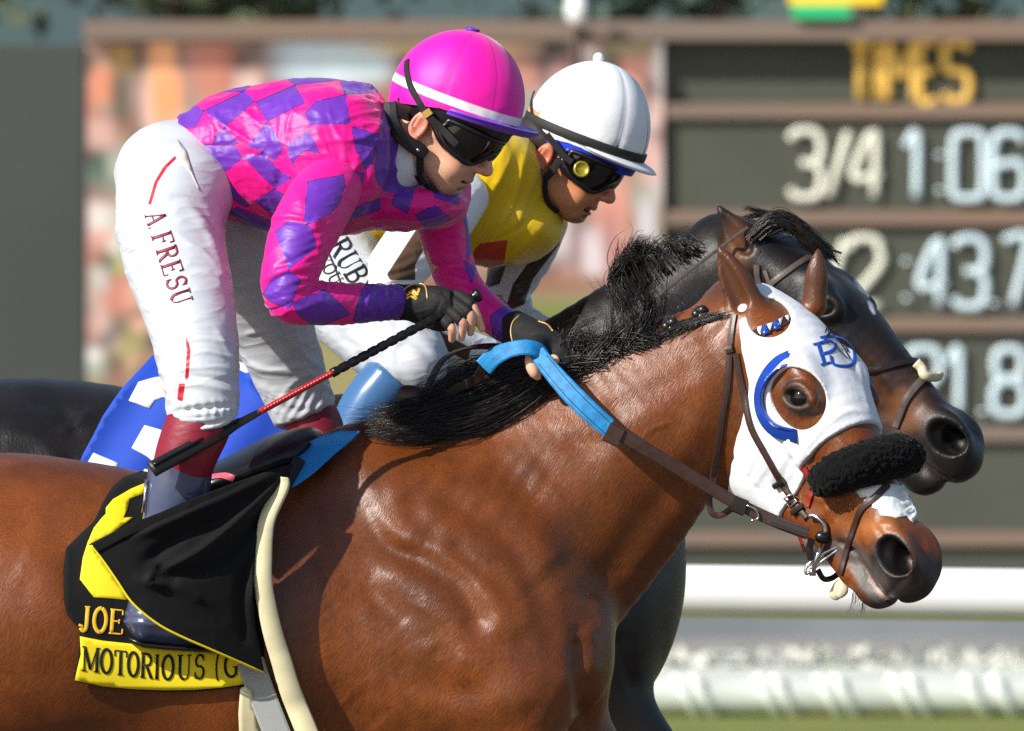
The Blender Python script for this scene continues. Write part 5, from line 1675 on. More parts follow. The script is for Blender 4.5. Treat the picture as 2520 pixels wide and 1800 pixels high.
def post_trunk(V, Q):
    V = wrinkles(V, Q, FOLD_TRUNK, 1.1)
    N = normals(V, Q)
    V = V + N * (.0020 * noise3(V, 15))[:, None]
    V = creases(V, Q, (1, -.12), 150, 30, 5.0, 2.5, 1.3, lambda u, V: np.clip((u[:, 0] - 700) / 200, .25, 1))
    V = creases(V, Q, (.75, .65), 150, 34, 5.5, 2.5, 4.7, lambda u, V: np.clip((760 - u[:, 0]) / 180, .1, 1))
    V = creases(V, Q, (.3, 1), 120, 20, 1.4, 2.0, 7.1)
    return V
trunk1 = sdf_obj('jersey', jt, (axis((-.66, .02, .0034)), axis((-.24, .24, .005)), axis((1.90, 2.34, .0034))), M_PINKPURPLE, rider, smooth=2, post=post_trunk, attrs=pattern(PURPLE_TRUNK))
st = Sdf()
st.chain([W(832, 428, -.145, 66, .05), W(815, 455, -.17, 78, .06), W(786, 500, -.20, 84, .066), W(748, 570, -.24, 84, .068), W(722, 645, -.265, 75, .062), W(708, 705, -.28, 66, .058), W(716, 738, -.28, 60, .055), W(760, 746, -.265, 55, .05),
          W(830, 748, -.225, 52, .045), W(900, 746, -.175, 48, .042), W(972, 744, -.125, 43, .036)], k=0, n=46, cap=.3)
FOLD_NEAR = [(cr3(p), w, a) for p, w, a in [
    ([(620, 940), (700, 890), (860, 900)], 9, -3.5), ([(610, 900), (720, 860), (900, 900)], 8, 3), ([(600, 1240), (700, 1190), (880, 1160)], 9, 3.0), ([(600, 1290), (720, 1210), (850, 1220)], 7, -3),
    ([(930, 870), (900, 900), (880, 950)], 9, 3), ([(740, 1260), (850, 1230), (960, 1260)], 6, 2), ([(760, 1310), (860, 1270), (930, 1280)], 5, 2), ([(690, 1460), (760, 1410), (830, 1420)], 6, 2.4),
    ([(1040, 1530), (1090, 1460), (1130, 1400)], 6, 2.6), ([(1100, 1530), (1130, 1470)], 5, 2), ([(900, 1250), (910, 1100), (930, 980)], 8, 2), ([(1230, 1290), (1200, 1380), (1260, 1500)], 7, 2.6),
    ([(1300, 1290), (1280, 1400), (1330, 1480)], 6, 2.4), ([(1360, 1300), (1340, 1400), (1370, 1470)], 5, 2.2), ([(1190, 1330), (1170, 1420), (1200, 1500)], 6, -2.2), ([(730, 560), (760, 700), (820, 800)], 16, 2.4),
    ([(700, 1080), (780, 1150), (900, 1080)], 6, 1.8), ([(660, 1170), (760, 1130), (890, 1060)], 6, -2)]]
def post_near(V, Q):
    V = wrinkles(V, Q, FOLD_NEAR, 1.1)
    V = creases(V, Q, (.9, -.45), 90, 26, 2.2, 2.5, 2.2, lambda u, V: np.exp(-((u[:, 1] - 690) / 90) ** 2) + .25)
    V = creases(V, Q, (.2, 1), 90, 20, 2.6, 2.2, 5.5, lambda u, V: np.clip((u[:, 0] - 860) / 40, 0, 1))
    V = gather(V, Q, (800, 690), (55, 36), (.9, .45), 17, .8)
    V = gather(V, Q, (930, 742), (50, 50), (1, .2), 15, .9)
    V = gather(V, Q, (780, 600), (26, 80), (.2, 1), 20, .8)
    return V
sleeve_n = sdf_obj('sleeve', st, (axis((-.50, -.19, .0030)), axis((-.36, -.06, .0034)), axis((1.80, 2.14, .0030))), M_PINKPURPLE, rider, smooth=2, post=post_near, attrs=pattern(PURPLE_NEAR))
sf = Sdf()
sf.chain([W(1075, 490, .14, 66, .06), W(1092, 570, .165, 62, .056), W(1112, 650, .17, 56, .052), W(1136, 705, .155, 52, .047), W(1180, 752, .13, 47, .043), W(1240, 800, .09, 42, .036), W(1268, 818, .07, 38, .032)], k=0, n=32, cap=.5)
def post_far(V, Q):
    V = wrinkles(V, Q, [([(1050, 690), (1100, 680), (1165, 700)], 7, 2), ([(1080, 725), (1130, 705), (1190, 730)], 6, 2), ([(1060, 660), (1120, 655), (1170, 668)], 7, -2), ([(1120, 590), (1135, 640), (1160, 690)], 8, 2)])
    return gather(V, Q, (1250, 805), (40, 60), (.8, .5), 16, .8)
sdf_obj('sleeve', sf, (axis((-.22, .05, .0034)), axis((-.02, .24, .0045)), axis((1.76, 2.12, .0034))), M_PINKPURPLE, rider, smooth=2, post=post_far, attrs=pattern(PURPLE_FAR))
cs = Sdf().chain([W(945, 398, 0, 98, .074), W(985, 392, 0, 92, .070), W(1012, 388, 0, 82, .064)], k=0, n=10, cap=.18)
sdf_obj('undershirt_collar', cs, (axis((-.27, -.14, .003)), axis((-.09, .09, .003)), axis((2.04, 2.24, .003))), M_WHITESHIRT, rider, post=lambda V, Q: gather(V, Q, (1000, 400), (60, 90), (1, .3), 30, .8))

# breeches, gaiters, boots
br = Sdf()
br.ell(P(440, 420, 0), (.118, .155, .095), k=0)
br.chain([W(440, 450, -.07, 140, .11), W(420, 530, -.11, 138, .115), W(428, 620, -.16, 130, .11), W(455, 720, -.22, 120, .095), W(478, 820, -.27, 108, .085), W(492, 920, -.31, 98, .078), W(500, 1000, -.33, 92, .073), W(502, 1018, -.33, 88, .07)], k=.04, n=30, cap=.2)
br.chain([W(480, 470, .07, 128, .10), W(560, 600, .16, 116, .10), W(630, 720, .22, 108, .09), W(676, 820, .26, 100, .082), W(712, 920, .29, 90, .075), W(744, 1000, .31, 84, .072), W(752, 1022, .31, 80, .07)], k=.03, n=26, cap=.2)
cr8 = lambda pts: crop(250, 270, 1.8457, pts)
FOLD_BR = [(cr8(p), w, a) for p, w, a in [
    ([(60, 540), (150, 560), (260, 520)], 8, 2), ([(130, 640), (220, 690), (330, 650)], 8, -2), ([(160, 760), (260, 780), (400, 700)], 9, 2.4), ([(170, 740), (140, 700), (110, 640)], 9, -3), ([(310, 430), (400, 450), (480, 540)], 12, 3.5),
    ([(300, 400), (420, 410), (520, 520)], 10, -3), ([(540, 540), (580, 600), (560, 690)], 10, 3), ([(600, 560), (570, 650), (600, 620)], 8, -3), ([(330, 1080), (440, 1040), (600, 1060)], 6, 2.2), ([(350, 1130), (470, 1100), (610, 1130)], 5, 2.2),
    ([(330, 1180), (480, 1170), (610, 1180)], 7, 2.6), ([(320, 1230), (450, 1215), (620, 1240)], 6, -4), ([(300, 1270), (450, 1250), (630, 1290)], 9, 4), ([(520, 1000), (560, 1060), (600, 1150)], 7, 2), ([(220, 1000), (290, 1060), (380, 1080)], 8, 2.2),
    ([(480, 560), (520, 640), (560, 760)], 10, 3), ([(380, 620), (460, 640), (530, 720)], 6, 1.6), ([(380, 760), (470, 740), (560, 800)], 6, 1.6), ([(200, 900), (300, 940), (420, 960)], 7, 1.4), ([(640, 1020), (760, 1010), (880, 1120)], 7, 2.6),
    ([(620, 1100), (720, 1180), (900, 1200)], 8, 2.2), ([(880, 1000), (900, 1090), (1000, 1180)], 8, 3), ([(920, 1180), (990, 1240), (1050, 1280)], 7, 3), ([(700, 1240), (850, 1330), (960, 1340)], 9, 2.5), ([(720, 900), (800, 980), (860, 1060)], 10, 2), ([(560, 720), (680, 640), (740, 560)], 14, -2)]]
STRIPE = [[(430, 384), (436, 389), (410, 415), (388, 450), (372, 505), (364, 503), (380, 448), (402, 411)], [(456, 826), (463, 838), (469, 862), (464, 936), (455, 935), (460, 862)], [(440, 944), (456, 944), (450, 990), (436, 984)]]
def post_br(V, Q):
    V = wrinkles(V, Q, FOLD_BR, 1.0)
    V = gather(V, Q, (510, 1008), (110, 20), (1, -.2), 22, 1.4)
    V = gather(V, Q, (770, 1000), (80, 40), (1, .5), 22, 1.8)
    N = normals(V, Q)
    V = V + N * (.0014 * noise3(V, 10))[:, None]
    V = creases(V, Q, (1, -.15), 190, 44, 3.2, 4.0, 1.7, lambda u, V: .35 + .65 * np.exp(-((u[:, 1] - 930) / 130) ** 2))
    V = creases(V, Q, (.8, .5), 210, 50, 3.2, 4.0, 6.3, lambda u, V: .3 + .7 * np.exp(-((u[:, 1] - 560) / 130) ** 2))
    return V
breech = sdf_obj('breeches', br, (axis((-.78, -.30, .0034)), axis((-.42, .40, .0055)), axis((1.62, 2.22, .0034))), M_BREECH, rider, smooth=2, post=post_br, attrs=lambda V, Q: {'stripe': polys_sd(UV(V), STRIPE)})
TB = bvh(breech)
M_THREAD = mat('maroon_thread', srgb(120, 20, 50), rough=.5)
word('breeches_lettering', TB, 'A. FRESU', (357, 531), (10, 31.5), (46, -15), 8, M_THREAD, rider, gap=1.13, widths={'.': .3, ' ': .25, 'A': .85})
wb = patch('waistband', TB, [(437, 345), (458, 372), (478, 440), (490, 470), (470, 430), (446, 400), (432, 380)], mat('grey_elastic', srgb(200, 196, 190), rough=.7), rider, lift=.0008, step=10)
ga = Sdf().chain([W(500, 1000, -.33, 72, .056), W(490, 1040, -.33, 81, .063), W(462, 1110, -.33, 77, .06), W(446, 1165, -.32, 73, .056)], k=0, n=14, cap=.3)
sdf_obj('gaiter', ga, (axis((-.72, -.48, .0034)), axis((-.42, -.24, .004)), axis((1.50, 1.74, .0034))), M_MAROON, rider, post=lambda V, Q: gather(V, Q, (500, 1020), (100, 30), (.3, 1), 11, .5))
ga = Sdf().chain([W(752, 1000, .31, 66, .056), W(775, 1060, .31, 72, .06), W(785, 1130, .31, 66, .055)], k=0, n=12, cap=.3)
sdf_obj('gaiter', ga, (axis((-.46, -.28, .0045)), axis((.2, .4, .006)), axis((1.52, 1.74, .0045))), M_MAROON, rider)
bo = Sdf().chain([W(444, 1152, -.32, 80, .061), W(434, 1230, -.32, 77, .057), W(408, 1350, -.31, 68, .05), W(380, 1460, -.30, 60, .046), W(372, 1530, -.30, 54, .046)], k=0, n=16, cap=.12)
bo.chain([W(365, 1535, -.30, 48, .042), W(450, 1552, -.29, 42, .044), W(560, 1568, -.27, 30, .036)], k=.03, n=8)
boot = sdf_obj('boot', bo, (axis((-.72, -.42, .0036)), axis((-.42, -.22, .004)), axis((1.20, 1.58, .0036))), M_BOOT, rider)
mesh_obj('boot_sole', *merge([(strap_mesh(np.array([P(u, v, -.305) for u, v in [(318, 1568), (350, 1582), (400, 1588), (460, 1592), (560, 1598)]]), np.tile((0, 0, -1.0), (5, 1)), .07, .008))]), M_BLACK, boot)
tube('boot_zip', [P(360, 1180, -.345), P(356, 1230, -.345), P(352, 1262, -.345)], .003, M_STEEL, boot, 6)
bo = Sdf().chain([W(785, 1125, .31, 66, .055), W(770, 1250, .31, 60, .05), W(740, 1400, .30, 54, .045), W(730, 1480, .30, 50, .045)], k=0, n=12, cap=.15)
bo.chain([W(725, 1485, .30, 42, .04), W(900, 1510, .31, 28, .038)], k=.03, n=6)
sdf_obj('boot', bo, (axis((-.48, -.22, .006)), axis((.2, .4, .006)), axis((1.24, 1.62, .006))), M_BOOT, rider)

# gloves
gl = Sdf()
gl.chain([W(972, 744, -.118, 46, .040), W(1000, 745, -.122, 44, .035), W(1040, 748, -.135, 46, .031), W(1082, 750, -.143, 46, .028), W(1110, 748, -.145, 38, .024)], k=0, n=14, cap=.2)
for pts, r in F1[:4]:
    a = np.array(pts, float)
    finger(gl, [a[0], a[1], a[2] * .45 + a[1] * .55], [r[0] + 2.0, r[1] + 2.0, r[2] + 2], k=.004)
finger(gl, [(1030, 775, -.13), (1075, 798, -.14), (1105, 800, -.125)], [20, 17, 13], k=.012)
glove = sdf_obj('glove', gl, (axis((-.24, -.05, .0021)), axis((-.23, -.05, .0024)), axis((1.78, 1.93, .0021))), M_GLOVE, rider, smooth=1,
                post=lambda V, Q: wrinkles(V, Q, [([(1060, 720), (1100, 740), (1130, 770)], 4, 1.2), ([(1040, 790), (1070, 770), (1085, 740)], 4, -1.4), ([(1020, 770), (1060, 760)], 4, 1), ([(1085, 715), (1105, 735)], 4, -1.2)]))
TG = bvh(glove)
loopg = [(976, 702), (978, 728), (986, 748), (980, 768), (982, 786)]
C_, N_ = lay(TG, loopg, 16, .001); tube('glove_piping', C_, .0016, M_GOLD, glove, 6)
C_, N_ = lay(TG, [(990, 745), (993, 718), (1010, 704), (1036, 700), (1048, 710), (1052, 738)], 22, .001); tube('glove_piping', C_, .0016, M_GOLD, glove, 6)
emb = []
for pts in [[(1000, 736), (1012, 730), (1026, 738), (1016, 722), (1000, 728)], [(1006, 722), (1018, 718), (1030, 728)], [(1014, 714), (1028, 722), (1032, 712)]]:
    C_, N_ = lay(TG, pts, 10, .001); emb.append(strap_mesh(C_, N_, 6 * S, .001))
for e_ in emb:
    mesh_obj('glove_emblem', *e_, mat('gold_emblem', srgb(215, 165, 60), rough=.4), glove)
gf = Sdf().chain([W(1262, 812, .07, 50, .036), W(1300, 832, .03, 50, .034), W(1350, 858, -.02, 46, .034), W(1395, 880, -.05, 34, .03)], k=0, n=14, cap=.3)
finger(gf, [(1322, 850, -.06), (1314, 870, -.10)], [26, 23], k=.02)
for a_ in [[(1360, 850, -.03), (1388, 872, -.06), (1396, 892, -.075)], [(1350, 862, -.04), (1374, 886, -.075), (1376, 904, -.08)]]:
    finger(gf, a_, [16, 15, 13], k=.008)
glove_f = sdf_obj('glove', gf, (axis((-.02, .13, .0028)), axis((-.14, .12, .003)), axis((1.72, 1.86, .0028))), M_GLOVE, rider, smooth=2)
C_, N_ = lay(bvh(glove_f), [(1278, 778), (1262, 795), (1258, 820), (1264, 848)], 14, .001); tube('glove_piping', C_, .0016, M_GOLD, glove_f, 6)
C_, N_ = lay(bvh(glove_f), [(1324, 792), (1346, 800), (1360, 816)], 10, .001); tube('glove_piping', C_, .0016, M_GOLD, glove_f, 6)

# cap over the helmet, peak, harness, goggles
HC = P(1124, 252, 0.0)
hF = HeadFrame(HC, 17, 15)
hrad = (.128, .137, .108)
helm = empty('helmet', (0, 0, 0)); helm.parent = rider
def cap_at(t, a):
    lat = t - math.pi / 2
    front = np.cos(a)
    c = -.02 + .03 * front - .05 * (1 - front) * .5
    return {'band': (np.abs(lat - c) - .058) * 60, 'pipe': np.abs(np.sin(4 * a + math.pi / 2 * 0)) * np.sin(np.clip(t, 0, 1.5)) * 12}
def cap_low(a):
    return .10 + .16 * max(0, -math.cos(a))
cap = dome('cap_cover', HC, hF.f, hF.p, hF.l, hrad, cap_low, M_PINK, helm, attrs=cap_at)
dome('helmet_lining', HC, hF.f, hF.p, hF.l, (.122, .125, .101), .36, M_SHELL, helm, puff=0, nu=48, nv=20)
mesh_obj('cap_button', *lathe(HC + hF.p * .1355 - hF.f * .010, hF.p * 1 - hF.f * .08, [(0, .004), (0, .013), (.003, .0145), (.006, .012), (.007, .002)]), M_PURPLE, helm)
mesh_obj('peak', *brim_mesh(HC, hF.f, hF.p, hF.l, hrad, 1.45, .046, .022, math.pi / 2 + .10, th=.013, lip=1.1), M_PEAK, helm)
TC = bvh(cap)
strap('goggle_strap', TC, [(1003, 150), (1002, 175), (1012, 215), (1030, 248), (1044, 272)], 17, M_STRAPB, helm, th=.0025)
gg = goggles(rider, J1, (M_LENS, M_SHELL))
free_strap('strap', [(1040, 266, -.098), (1052, 284, -.098), (1085, 316, -.095), (1110, 342, -.098), (1124, 356, -.098)], 19, M_STRAPB, gg, th=.0028, nn=(-.2, -1, .2))
free_strap('slider', [(1046, 272, -.1005), (1056, 286, -.1005)], 23, M_GOLD, gg, th=.002, n=6, nn=(-.2, -1, .2))
# moulded harness round the ear and the chin strap
free_strap('harness', [(960, 252, -.078), (964, 290, -.082), (979, 326, -.083), (1006, 352, -.081), (1034, 371, -.078), (1048, 382, -.075)], [36, 36, 34, 34, 36, 28], M_SHELL, helm, th=.006, nn=(-.25, -1, .1))
mesh_obj('harness_rivet', *ball(P(1029, 370, -.085), (.0035, .002, .0035)), M_STEEL, helm)
free_strap('chin_strap', [(1034, 378, -.076), (1034, 408, -.068), (1036, 432, -.062), (1050, 455, -.052), (1074, 476, -.034)], 19, M_STRAPB, helm, th=.003, nn=[(-.3, -1, 0), (-.3, -1, 0), (-.4, -.9, -.1), (-.5, -.7, -.5), (-.4, -.3, -.9)])
free_strap('chin_buckle', [(1030, 428, -.070), (1044, 452, -.062)], 24, M_SHELL, helm, th=.005, n=8, nn=(-.4, -1, -.1))
lab = hF(.118, -.040, .035)
mesh_obj('maker_badge', *lathe(P(1258, 322, -.075), (.35, -.9, -.1), [(0, .002), (0, .0105), (.0015, .010), (.0018, .001)], 20), mat('badge_dark', srgb(46, 52, 36), rough=.4), helm)
# short hair at the nape
hr = Sdf().ell(J1(-.035, .03, 0), (.066, .05, .0745), J1.ax, k=0)
sdf_obj('hair', hr, (axis((-.27, -.10, .004)), axis((-.1, .1, .004)), axis((2.1, 2.3, .004))), M_HEADHAIR, rider)

# whip
whip = empty('riding_whip', (0, 0, 0), 'black whip with red shaft in the pink rider glove', 'whip')
def wl(t):
    return P(1167 + (372 - 1167) * t, 731 + (1158 - 731) * t, -.130 + (-.425 + .130) * t)
line = lambda a, b, n=20: np.array([wl(a + (b - a) * i / (n - 1)) for i in range(n)])
mesh_obj('knob', *lathe(wl(-.004), wl(0) - wl(.1), [(-.012, .008), (-.004, .009), (0, .0125), (.006, .0135), (.008, .009), (.0085, .002)]), M_BLACK, whip)
gr_r = np.array([.0085 + .0012 * ((i * .5) % 1.0) for i in range(60)])
tube('grip', line(0, .44, 60), np.where(np.arange(60) % 4 == 0, .0070, .0088), M_BLACK, whip, 14)
tube('shaft', line(.43, .67), .0058, mat('red_shaft', srgb(190, 24, 30), rough=.35, spec=.5), whip, 12)
M_BIND = mat('pale_red_binding', srgb(224, 150, 140), rough=.4)
for i in range(22):
    t = .445 + .21 * i / 22
    off_ = np.array((.001, -.0055, .002))
    tube('shaft_binding', [wl(t) + off_, wl(t + .003) + off_, wl(t + .006) + off_], .0013, M_BIND, whip, 6)
tube('keeper', line(.665, .745), np.linspace(.0062, .0085, 20), mat('worn_grey_rubber', srgb(70, 68, 66), rough=.7, var=.4), whip, 12)
pc = line(.735, 1.0, 24)
V_, F_ = strap_mesh(pc, np.tile(nrm((.15, -.9, .4)), (24, 1)), np.interp(np.linspace(0, 1, 24), [0, .2, 1], [.016, .028, .030]), .009)
pop = mesh_obj('padded_flap', V_, F_, mat('black_padded_leather', srgb(18, 18, 18), rough=.45, bump=.3, bscale=300, dirt=.3), whip)
tube('flap_edge', pc + np.array((0.004, -.008, .010)), .0028, M_BLACK, pop, 8)
# ------------------------------------------------------------------ near horse: saddle, cloth, girth
cr1 = lambda pts: crop(130, 1000, 2.03, pts)
cr2 = lambda pts: crop(0, 850, 2.527, pts)
M_CLOTH = mat('black_saddle_cloth', srgb(15, 15, 16), rough=.85, spec=.25, sheen=.04, bump=.35, bscale=900, dirt=.3, crease=((.25, 9, (1, 1, 1)),))
M_YEL = mat('yellow_cloth', srgb(236, 214, 16), rough=.7, bump=.1, bscale=500)
M_YELT = mat('gold_thread', srgb(226, 178, 40), rough=.5)
M_RUBBER = mat('cream_girth_rubber', srgb(222, 212, 172), rough=.5, var=.08, vscale=30, dirt=.15)
M_WEB = mat('grey_webbing', srgb(150, 152, 150), rough=.8, weave=300, bump=.3, bscale=500)
M_FOAM = mat('blue_foam_pad', srgb(20, 130, 205), rough=.6, bump=.12, bscale=500, wrinkle=.06, wscale=40)
M_FOAMB = mat('black_foam_edge', srgb(32, 34, 34), rough=.9, bump=.5, bscale=600)

cloth = empty('saddle_cloth', (0, 0, 0), 'black saddle cloth with yellow numeral and name band on the bay horse', 'saddle cloth')
wv = lambda q: .003 * np.sin(q[:, 0] * .035 + q[:, 1] * .02) + .002 * np.sin(q[:, 1] * .05)
base = patch('cloth', BT, [(345, 1172), (300, 1192), (273, 1217), (250, 1255), (228, 1295), (190, 1328), (160, 1355), (152, 1400), (152, 1443), (154, 1480), (162, 1512), (178, 1532), (194, 1547), (194, 1580), (186, 1640), (184, 1672), (250, 1684), (327, 1692), (400, 1696), (475, 1697), (540, 1692), (600, 1684), (650, 1664), (648, 1580), (632, 1480), (632, 1380), (650, 1300), (690, 1215), (730, 1155), (640, 1150), (520, 1172), (430, 1182)], M_CLOTH, cloth, lift=.010, step=16, th=.004, wave=lambda q: .004 * np.sin(q[:, 0] * .03) * np.clip((1600 - q[:, 1]) / 300, 0, 1))
TCl = bvh(base)
patch('numeral', TCl, cr1([(470, 383), (470, 432), (385, 465), (372, 520), (350, 560), (405, 556), (290, 640), (190, 690), (385, 970), (300, 962), (205, 955), (135, 865), (150, 760), (175, 680), (205, 610), (240, 566), (265, 540), (265, 510), (300, 468), (390, 415)]), M_YEL, cloth, lift=.0006, step=12, th=.001)
band = patch('name_band', TCl, cr1([(135, 1150), (140, 1240), (125, 1300), (110, 1368), (250, 1398), (400, 1412), (560, 1418), (700, 1416), (850, 1404), (955, 1388), (950, 1262), (800, 1225), (620, 1200), (420, 1190), (250, 1172)]), M_YEL, cloth, lift=.0008, step=12, th=.0012)
TBd = bvh(base, band)
for ch, x, w in [('J', 128, 62), ('O', 196, 74), ('E', 276, 78)]:
    m_ = letter_mesh(TBd, ch, cr1([(x, 1118 + (x - 128) * .10)])[0], np.array((w, w * .10)) / 2.03, (8 / 2.03, -118 / 2.03), 9.5, lift=.0006)
    if m_: mesh_obj('name_letter', *m_, M_YELT, cloth)
xs_ = [(142, 'M', 88), (232, 'O', 66), (302, 'T', 66), (368, 'O', 62), (434, 'R', 66), (498, 'I', 40), (540, 'O', 66), (618, 'U', 74), (700, 'S', 62), (800, '(', 42), (850, 'G', 84)]
for x, ch, w in xs_:
    sag = lambda x: 1318 + 46 * min(1, (x - 142) / 400) - 14 * max(0, (x - 640) / 300)
    m_ = letter_mesh(TBd, ch, cr1([(x, sag(x))])[0], (np.array((w, sag(x + w) - sag(x)))) / 2.03, (4 / 2.03, -118 / 2.03), 7, lift=.0006)
    if m_: mesh_obj('name_letter', *m_, M_INK, cloth)
# loose flap blown back over the rider's boot
def flap_y(u, v):
    t = np.clip((u - 215) / (720 - 215), 0, 1)
    return -.425 * (1 - t) - .272 * t - .042 * math.sin(math.pi * t)
FOLDS = [(cr1(p), w, a) for p, w, a in [([(1190, 300), (900, 440), (620, 560), (420, 650)], 12, 7), ([(1180, 330), (960, 540), (740, 720), (540, 830)], 12, 9), ([(1150, 420), (980, 640), (800, 800), (560, 830)], 14, -8), ([(860, 560), (640, 650), (460, 780)], 16, -8), ([(1100, 500), (1020, 760), (1000, 1000)], 12, 6),
                                   ([(520, 790), (560, 850), (620, 880)], 8, -7), ([(430, 860), (620, 900), (760, 980)], 14, 5), ([(500, 830), (480, 880), (560, 900)], 7, 6), ([(700, 300 + 180), (480, 570), (280, 680)], 8, -5), ([(980, 760), (940, 960), (960, 1180)], 12, -5)]]
def flap_wave(q):
    d = np.zeros(len(q))
    for pts, w, a in FOLDS:
        dist, par = seg_dist(q, catmull(pts, 16))
        d += a * .0017 * np.exp(-(dist / w) ** 2) * np.clip(np.minimum(par, 1 - par) * 5 + .3, 0, 1)
    return d
flap_poly = cr1([(1205, 285), (1090, 318), (900, 385), (700, 460), (540, 530), (380, 590), (180, 690), (250, 770), (320, 870), (400, 985), (520, 1085), (640, 1150), (800, 1220), (940, 1280), (1058, 1332), (1040, 1250), (1010, 1100), (1000, 960), (1000, 820), (1010, 700), (1030, 610), (1100, 470)])
flap = patch('loose_flap', None, flap_poly, M_CLOTH, cloth, lift=0, step=8, th=.0016, wave=flap_wave, yf=flap_y)
hem = [P(u, v, flap_y(u, v) - .005) for u, v in catmull(cr1([(190, 695), (250, 770), (320, 870), (400, 985), (520, 1085), (640, 1150), (800, 1220), (1050, 1330)]), 40)]
tube('hem', hem, .0022, M_YEL, flap, 6)
hem = [P(u, v, flap_y(u, v) - .004) for u, v in catmull(cr1([(1195, 292), (900, 388), (700, 464), (540, 534), (380, 594), (186, 692)]), 40)]
free_strap('hem', [(u, v + 12, flap_y(u, v) - .004) for u, v in cr1([(1180, 298), (900, 390), (700, 466), (540, 536), (380, 596), (200, 690)])], 24, M_CLOTH, flap, th=.0015)

pad = empty('foam_pad', (0, 0, 0), 'bright blue foam pad curling up at the front of the saddle', 'saddle pad')
def pad_y(u, v):
    a, b = hit(BT, u, v)
    return (a[1] if a is not None else -.02) - .02
TP = BT
pp_ = cr2([(1650, 762), (1660, 700), (1690, 660), (1730, 662), (1780, 676), (1880, 620), (2000, 565), (2120, 532), (2242, 535), (2190, 590), (2080, 680), (1960, 790), (1880, 850), (1810, 892), (1840, 800), (1860, 725), (1840, 700), (1790, 715), (1740, 740), (1700, 752)])
def pad_yf(u, v):
    a, b = hit(BT, u, max(v, 1105 - (u - 700) * .12))
    y0 = a[1] if a is not None else -.03
    return min(y0 - .022, -.05) - .03 * np.clip((800 - u) / 130, 0, 1)
patch('pad_sheet', None, pp_, M_FOAM, pad, lift=0, step=9, th=.008, yf=pad_yf, wave=lambda q: .006 * np.sin((q[:, 0] * .5 + q[:, 1]) * .05))
free_strap('pad_edge', [(u, v, pad_yf(u, v) - .014) for u, v in cr2([(1858, 722), (1815, 800), (1765, 880), (1712, 950)])], 30, M_FOAMB, pad, th=.008)

girth = empty('girth', (0, 0, 0), 'cream rubber overgirth and grey webbing strap round the bay horse', 'girth')
gp = [(1130, 425), (1120, 470), (1052, 600), (1030, 690), (1020, 780), (1018, 900), (1040, 1050), (1070, 1180), (1110, 1300), (1165, 1450), (1230, 1610), (1270, 1700)]
gpn = cr1([(x + 30, y) for x, y in gp])
C_, N_ = lay(bvh(bay_body, base), gpn, 70, .030, 10)
C_[:, 1] = np.minimum(C_[:, 1], np.array([flap_y(*p) - .006 for p in UV(C_)]))
V_, F_ = strap_mesh(C_, N_, np.interp(np.linspace(0, 1, 70), [0, .3, .6, 1], [40, 40, 48, 56]) * S, .010)
mesh_obj('overgirth', V_, F_, M_RUBBER, girth)
strap('girth_webbing', TBd, cr1([(985, 1270), (1030, 1400), (1075, 1520), (1130, 1660)]), 66, M_WEB, girth, th=.004, lift=.004)
patch('girth_pad', BT, [(590, 1690), (604, 1682), (618, 1694), (634, 1760), (650, 1830), (590, 1830), (586, 1750)], M_RUBBER, girth, lift=.018, step=12, th=.012)
sad = Sdf().chain([W(350, 1205, 0, 40, .10), W(520, 1190, 0, 46, .17), W(680, 1130, 0, 60, .15), W(760, 1100, 0, 50, .09)], k=0, n=16)
saddle = sdf_obj('racing_saddle', sad, (axis((-.74, -.30, .008)), axis((-.24, .24, .01)), axis((1.44, 1.66, .008))), mat('black_saddle_leather', srgb(22, 20, 22), rough=.35))
tag(saddle, 'low black racing saddle under the pink rider', 'saddle')
strap('saddle_seat_flash', bvh(saddle), [(520, 1175), (550, 1172), (575, 1178)], 18, mat('red_white_seat', srgb(200, 90, 110), rough=.4), saddle, th=.002)

# ------------------------------------------------------------------ far horse: nearly black
YF = 1.2
HD = Frame(P(1846, 574, YF), .716, .698, 22)
head_d = head_sdf(HD)
M_DARK = mat('dark_brown_coat', srgb(25, 20, 18), rough=.42, spec=.4, var=.3, vscale=8, col2=srgb(17, 14, 13), sheen=.05, hair=((0, R(-35), 0), 400, 46, .55, .35),
             layers=[('tan', srgb(120, 76, 48), 0, 1), ('muzzle', srgb(28, 25, 25), 0, 1), ('star', srgb(226, 226, 226), 0, 1), ('grey', srgb(52, 47, 46), 0, 1), ('mouth', srgb(12, 8, 8), 0, 1), ('bore', srgb(8, 4, 4), .1, .7), ('red', srgb(160, 60, 54), .1, .8, .2)])
bd = Sdf()
bd.chain([W(-520, 1330, YF, 200, .16), W(-380, 1300, YF, 280, .24), W(-120, 1280, YF, 330, .29), W(100, 1290, YF, 360, .29), W(320, 1340, YF, 380, .28), W(600, 1400, YF, 400, .27), W(860, 1400, YF, 430, .25), W(1100, 1380, YF, 430, .23), W(1330, 1400, YF, 380, .21), W(1430, 1440, YF, 300, .19)], k=0, n=34)
bd.chain([W(1250, 1250, YF, 370, .17), W(1420, 1080, YF, 300, .13), W(1560, 930, YF, 240, .11), W(1680, 800, YF, 190, .09), W(1770, 715, YF, 150, .08), W(1830, 660, YF, 110, .07)], k=.09, n=24)
bd.ell(P(1500, 1500, YF - .05), (.115, .15, .20), k=.08)
for s_ in (-1, 1):
    bd.ell(P(-60, 1400, YF + .14 * s_), (.28, .13, .26), k=.08)
    bd.ell(P(1350, 1500, YF + .15 * s_), (.16, .09, .2), k=.08)
